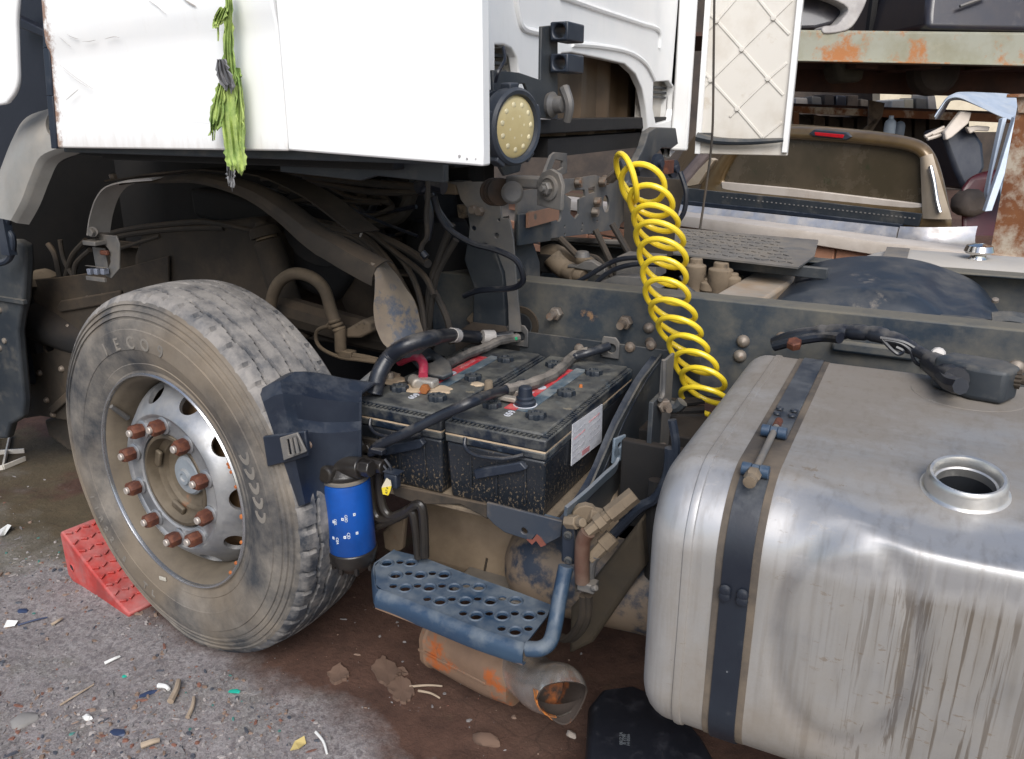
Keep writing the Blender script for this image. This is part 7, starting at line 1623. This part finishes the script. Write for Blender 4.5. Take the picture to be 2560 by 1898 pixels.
for i, (u0, u1, m_, lb) in enumerate(((2172, 2186, BROWND, 'thin brown upright left of the lit window above the rack'), (2192, 2212, CLUT, 'brown post nearest the grey car above the rack'), (2218, 2236, DARK, 'dark post in the middle of the gap above the rack'), (2244, 2268, CLUT, 'brown post just left of the lit window above the rack'))):
    bm = B(); a, b_ = PD(u0, 76, 7.3), PD(u1, 76, 7.3); poly(bm, [a, b_, b_+V((0, 0, 1.0)), a+V((.0, 0, 1.0))], FWD*.08); o = obj('upright', bm, m_, RK)
# sunlit cream wall with a window bar grid far behind, and the dark shed behind everything
FWL = thing('far_building', PD(2300, 300, 13.5), 'cream far building with barred windows seen through the gap above the rack', 'building'); FWL.location.z = 0
pt = PD(2300, 100, 13.5); q = [PN(u, v, pt, rn) for u, v in ((2200, -200), (2500, -200), (2500, 330), (2200, 330))]
bm = B(); poly(bm, q, FWD*.3); obj('wall', bm, WALLP, FWL)
for u in (2284, 2302, 2322): 
    bm = B(); q = [PN(a, b_, PD(2300, 100, 13.3), rn) for a, b_ in ((u-2, -120), (u+2, -120), (u+2, 320), (u-2, 320))]; poly(bm, q, FWD*.05); obj('window_bar', bm, CLUT, FWL)
for v in (-30, 38, 100):
    bm = B(); q = [PN(a, b_, PD(2300, 100, 13.28), rn) for a, b_ in ((2262, v-3), (2345, v-3), (2345, v+3), (2262, v+3))]; poly(bm, q, FWD*.05); obj('window_bar', bm, CLUT, FWL)
SHD = thing('dark_shed', PD(2200, 300, 15), 'dark open shed full of scrap far behind the rack', 'shed'); SHD.location.z = 0
pt = PD(1500, 200, 15.2); q = [PN(u, v, pt, rn) for u, v in ((-2600, -500), (4200, -500), (4200, 400), (-2600, 400))]
for p in q[2:]: p.z = 0
bm = B(); poly(bm, q, FWD*.3); obj('shed_wall', bm, DARK, SHD)
# second, farther rack with orange beam and clutter on it
R2 = thing('far_rack', PD(2200, 285, 8.6), 'low orange rusty rack beam with clutter behind the pickup roof', 'rack'); R2.location.z = 0
beam(1900, 262, 278, 2620, 290, 312, 8.4, .15, 'rack_beam', RUSTB, R2)
beam(1900, 255, 262, 2620, 284, 290, 8.45, 1.2, 'rack_shelf', RUSTD, R2)
beam(1985, 280, 420, 1998, 282, 420, 8.4, .06, 'rack_leg', RUSTB, R2)
for pts in ([(2172, 250), (2212, 258), (2206, 290), (2180, 330), (2170, 330)], [(2150, 330), (2190, 296), (2196, 302), (2160, 336)]):
    bm = B(); poly(bm, [PD(u, v, 8.3) for u, v in pts], FWD*.02); obj('gusset_plate', bm, CLUT, R2)
rnd = random.Random(5)
cl = [(1990, 236, 30, 22, 'pale carton'), (2030, 240, 26, 26, 'grey crate'), (2064, 234, 24, 34, 'dark drum'), (2090, 238, 26, 30, 'black drum'), (2122, 236, 26, 34, 'brown sack'), (2152, 240, 22, 24, 'wooden crate'), (2228, 244, 34, 22, 'folded tarpaulin'), (2264, 240, 22, 30, 'tan box'), (2292, 244, 28, 34, 'grey locker'), (2322, 240, 20, 40, 'striped board')]
cm_ = {'pale': COPE, 'grey': GALV, 'dark': DARK, 'black': DARKB, 'brown': CLUT, 'wooden': WOOD, 'folded': CREAM, 'tan': WALLP, 'striped': COPE}
for u, v, w_, h_, nm in cl:
    bm = B(); b0 = 262+(u-1900)*.038; q = [PD(a, b_, 8.7) for a, b_ in ((u, b0-h_), (u+w_*.9, b0-h_+rnd.uniform(-4, 4)), (u+w_, b0), (u-2, b0))]; poly(bm, q, FWD*.4); rough_up(bm, .02, 3, u)
    o = obj(nm.split()[1], bm, cm_[nm.split()[0]], None, bev=.01); tag(o, f'{nm} on the far orange rack, {"left" if u < 2110 else "right"} of the brown gusset', nm.split()[1])
for i in range(12):
    u = 2000+i*36; bm = B(); q = [PD(u+a, 340+b_, 9.2) for a, b_ in ((0, -42-rnd.random()*14), (26, -40-rnd.random()*14), (28, 30), (-2, 30))]; poly(bm, q, FWD*.5); obj('stored_panel', bm, rnd.choice((CLUT, DARK, BROWND, DARK)), R2)
# jugs on the pickup roof line, behind
JG = thing('white_jug', PD(2222, 332, 7.6), 'pale blue white jug standing just above the pickup roof', 'jug')
bm = B(); c = PD(2222, 338, 7.6); lathe(bm, [(0, 0), (.048, 0), (.052, .01), (.052, .10), (.045, .125), (.022, .145), (.020, .16), (0, .16)], c, (0, 0, 1), 20); obj('jug_body', bm, M('pale_blue_jug', (.50, .58, .66), None, .4, bump=0), JG)
bm = B(); lathe(bm, [(.022, .16), (.022, .175), (0, .176)], c, (0, 0, 1), 14); obj('jug_cap', bm, BLUM, JG)
bm = B(); c = PD(2246, 340, 7.6); lathe(bm, [(0, 0), (.045, 0), (.048, .01), (.048, .09), (.035, .12), (.018, .13), (0, .135)], c, (0, 0, 1), 18); o = obj('grey_jug', bm, M('slate_jug', (.17, .20, .24), None, .5, bump=0), None); tag(o, 'slate grey jug beside the pale blue white jug', 'jug')
# blue corrugated sheet, scrap panels and bags right of the pickup
bm = B(); g = []
c1 = smoothpath([V((u, v, 0)) for u, v in ((2336, 292), (2352, 268), (2366, 250), (2385, 243), (2405, 246), (2440, 262), (2500, 290), (2530, 300))], 6)
c2 = smoothpath([V((u, v, 0)) for u, v in ((2350, 290), (2366, 266), (2384, 240), (2420, 236), (2470, 238), (2510, 240), (2560, 246), (2600, 250))], 6)
for a, b_ in zip(c1, c2):
    g.append([PD(a.x, a.y, 5.5).lerp(PD(b_.x, b_.y, 6.2), j/16)+V((0, 0, .022*sin(j*2.1))) for j in range(17)])
sheet(bm, g, .004); o = obj('corrugated_sheet', bm, BLUM, None, smooth=20); tag(o, 'bent pale blue corrugated sheet beside the top of the rusty post', 'sheet metal')
def junk(pts, D, dep, name, mat, label, cat, bev=.01):
    bm = B(); poly(bm, [PD(u, v, D) for u, v in pts], FWD*dep); rough_up(bm, .012, 5, pts[0][0]); o = obj(name, bm, mat, None, bev=bev); tag(o, label, cat)
junk([(2404, 278), (2430, 282), (2420, 310), (2380, 345), (2366, 352), (2362, 330)], 5.6, .05, 'torn_sheet', COPE, 'whitish torn panel strip under the blue corrugated sheet', 'panel')
for i, (a, b_) in enumerate((((2312, 342), (2360, 318)), ((2318, 348), (2352, 338)), ((2330, 336), (2370, 322)))):
    bm = B(); tube(bm, [PD(*a, 5.7), PD(*b_, 5.7)], .012, 6, 1); o = obj('pale_rod', bm, COPE, None); tag(o, ['longest pale rod behind the pickup roof corner', 'lowest pale rod touching the pickup roof corner', 'upper pale rod leaning towards the torn panel'][i], 'rod')
junk([(2350, 330), (2400, 318), (2440, 330), (2460, 360), (2462, 420), (2440, 470), (2410, 480), (2390, 430), (2368, 370)], 5.75, .3, 'black_bag', M('black_bag_film', (.018, .022, .035), (.03, .034, .045), .35, bump=.6, bsc=14), 'crumpled black plastic bag between the pickup and the post', 'bag', .03)
junk([(2418, 318), (2450, 314), (2478, 318), (2474, 330), (2440, 326), (2424, 334)], 5.65, .05, 'pale_sack', COPE, 'torn pale sack lying on the black bag', 'sack')
junk([(2508, 296), (2520, 292), (2482, 440), (2470, 500), (2468, 480)], 5.3, .04, 'blue_strip', BLUM, 'narrow pale blue strip, left of the two leaning strips', 'strip', .004)
junk([(2536, 292), (2556, 288), (2550, 330), (2480, 530), (2462, 532), (2500, 420)], 5.2, .04, 'blue_strip', BLUM, 'wide pale blue strip, right of the two leaning strips', 'strip', .004)
junk([(2530, 420), (2560, 380), (2570, 500), (2510, 520), (2500, 470)], 5.4, .06, 'crumpled_sheet', M('blue_grey_panel', (.20, .25, .32), (.14, .18, .24), .5), 'blue grey crumpled panel behind the rusty post', 'panel')
junk([(2405, 500), (2440, 470), (2475, 480), (2480, 530), (2440, 545), (2405, 540)], 5.5, .2, 'wheel_hub', DARK, 'dark round hub shape above the red car', 'wheel hub', .05)
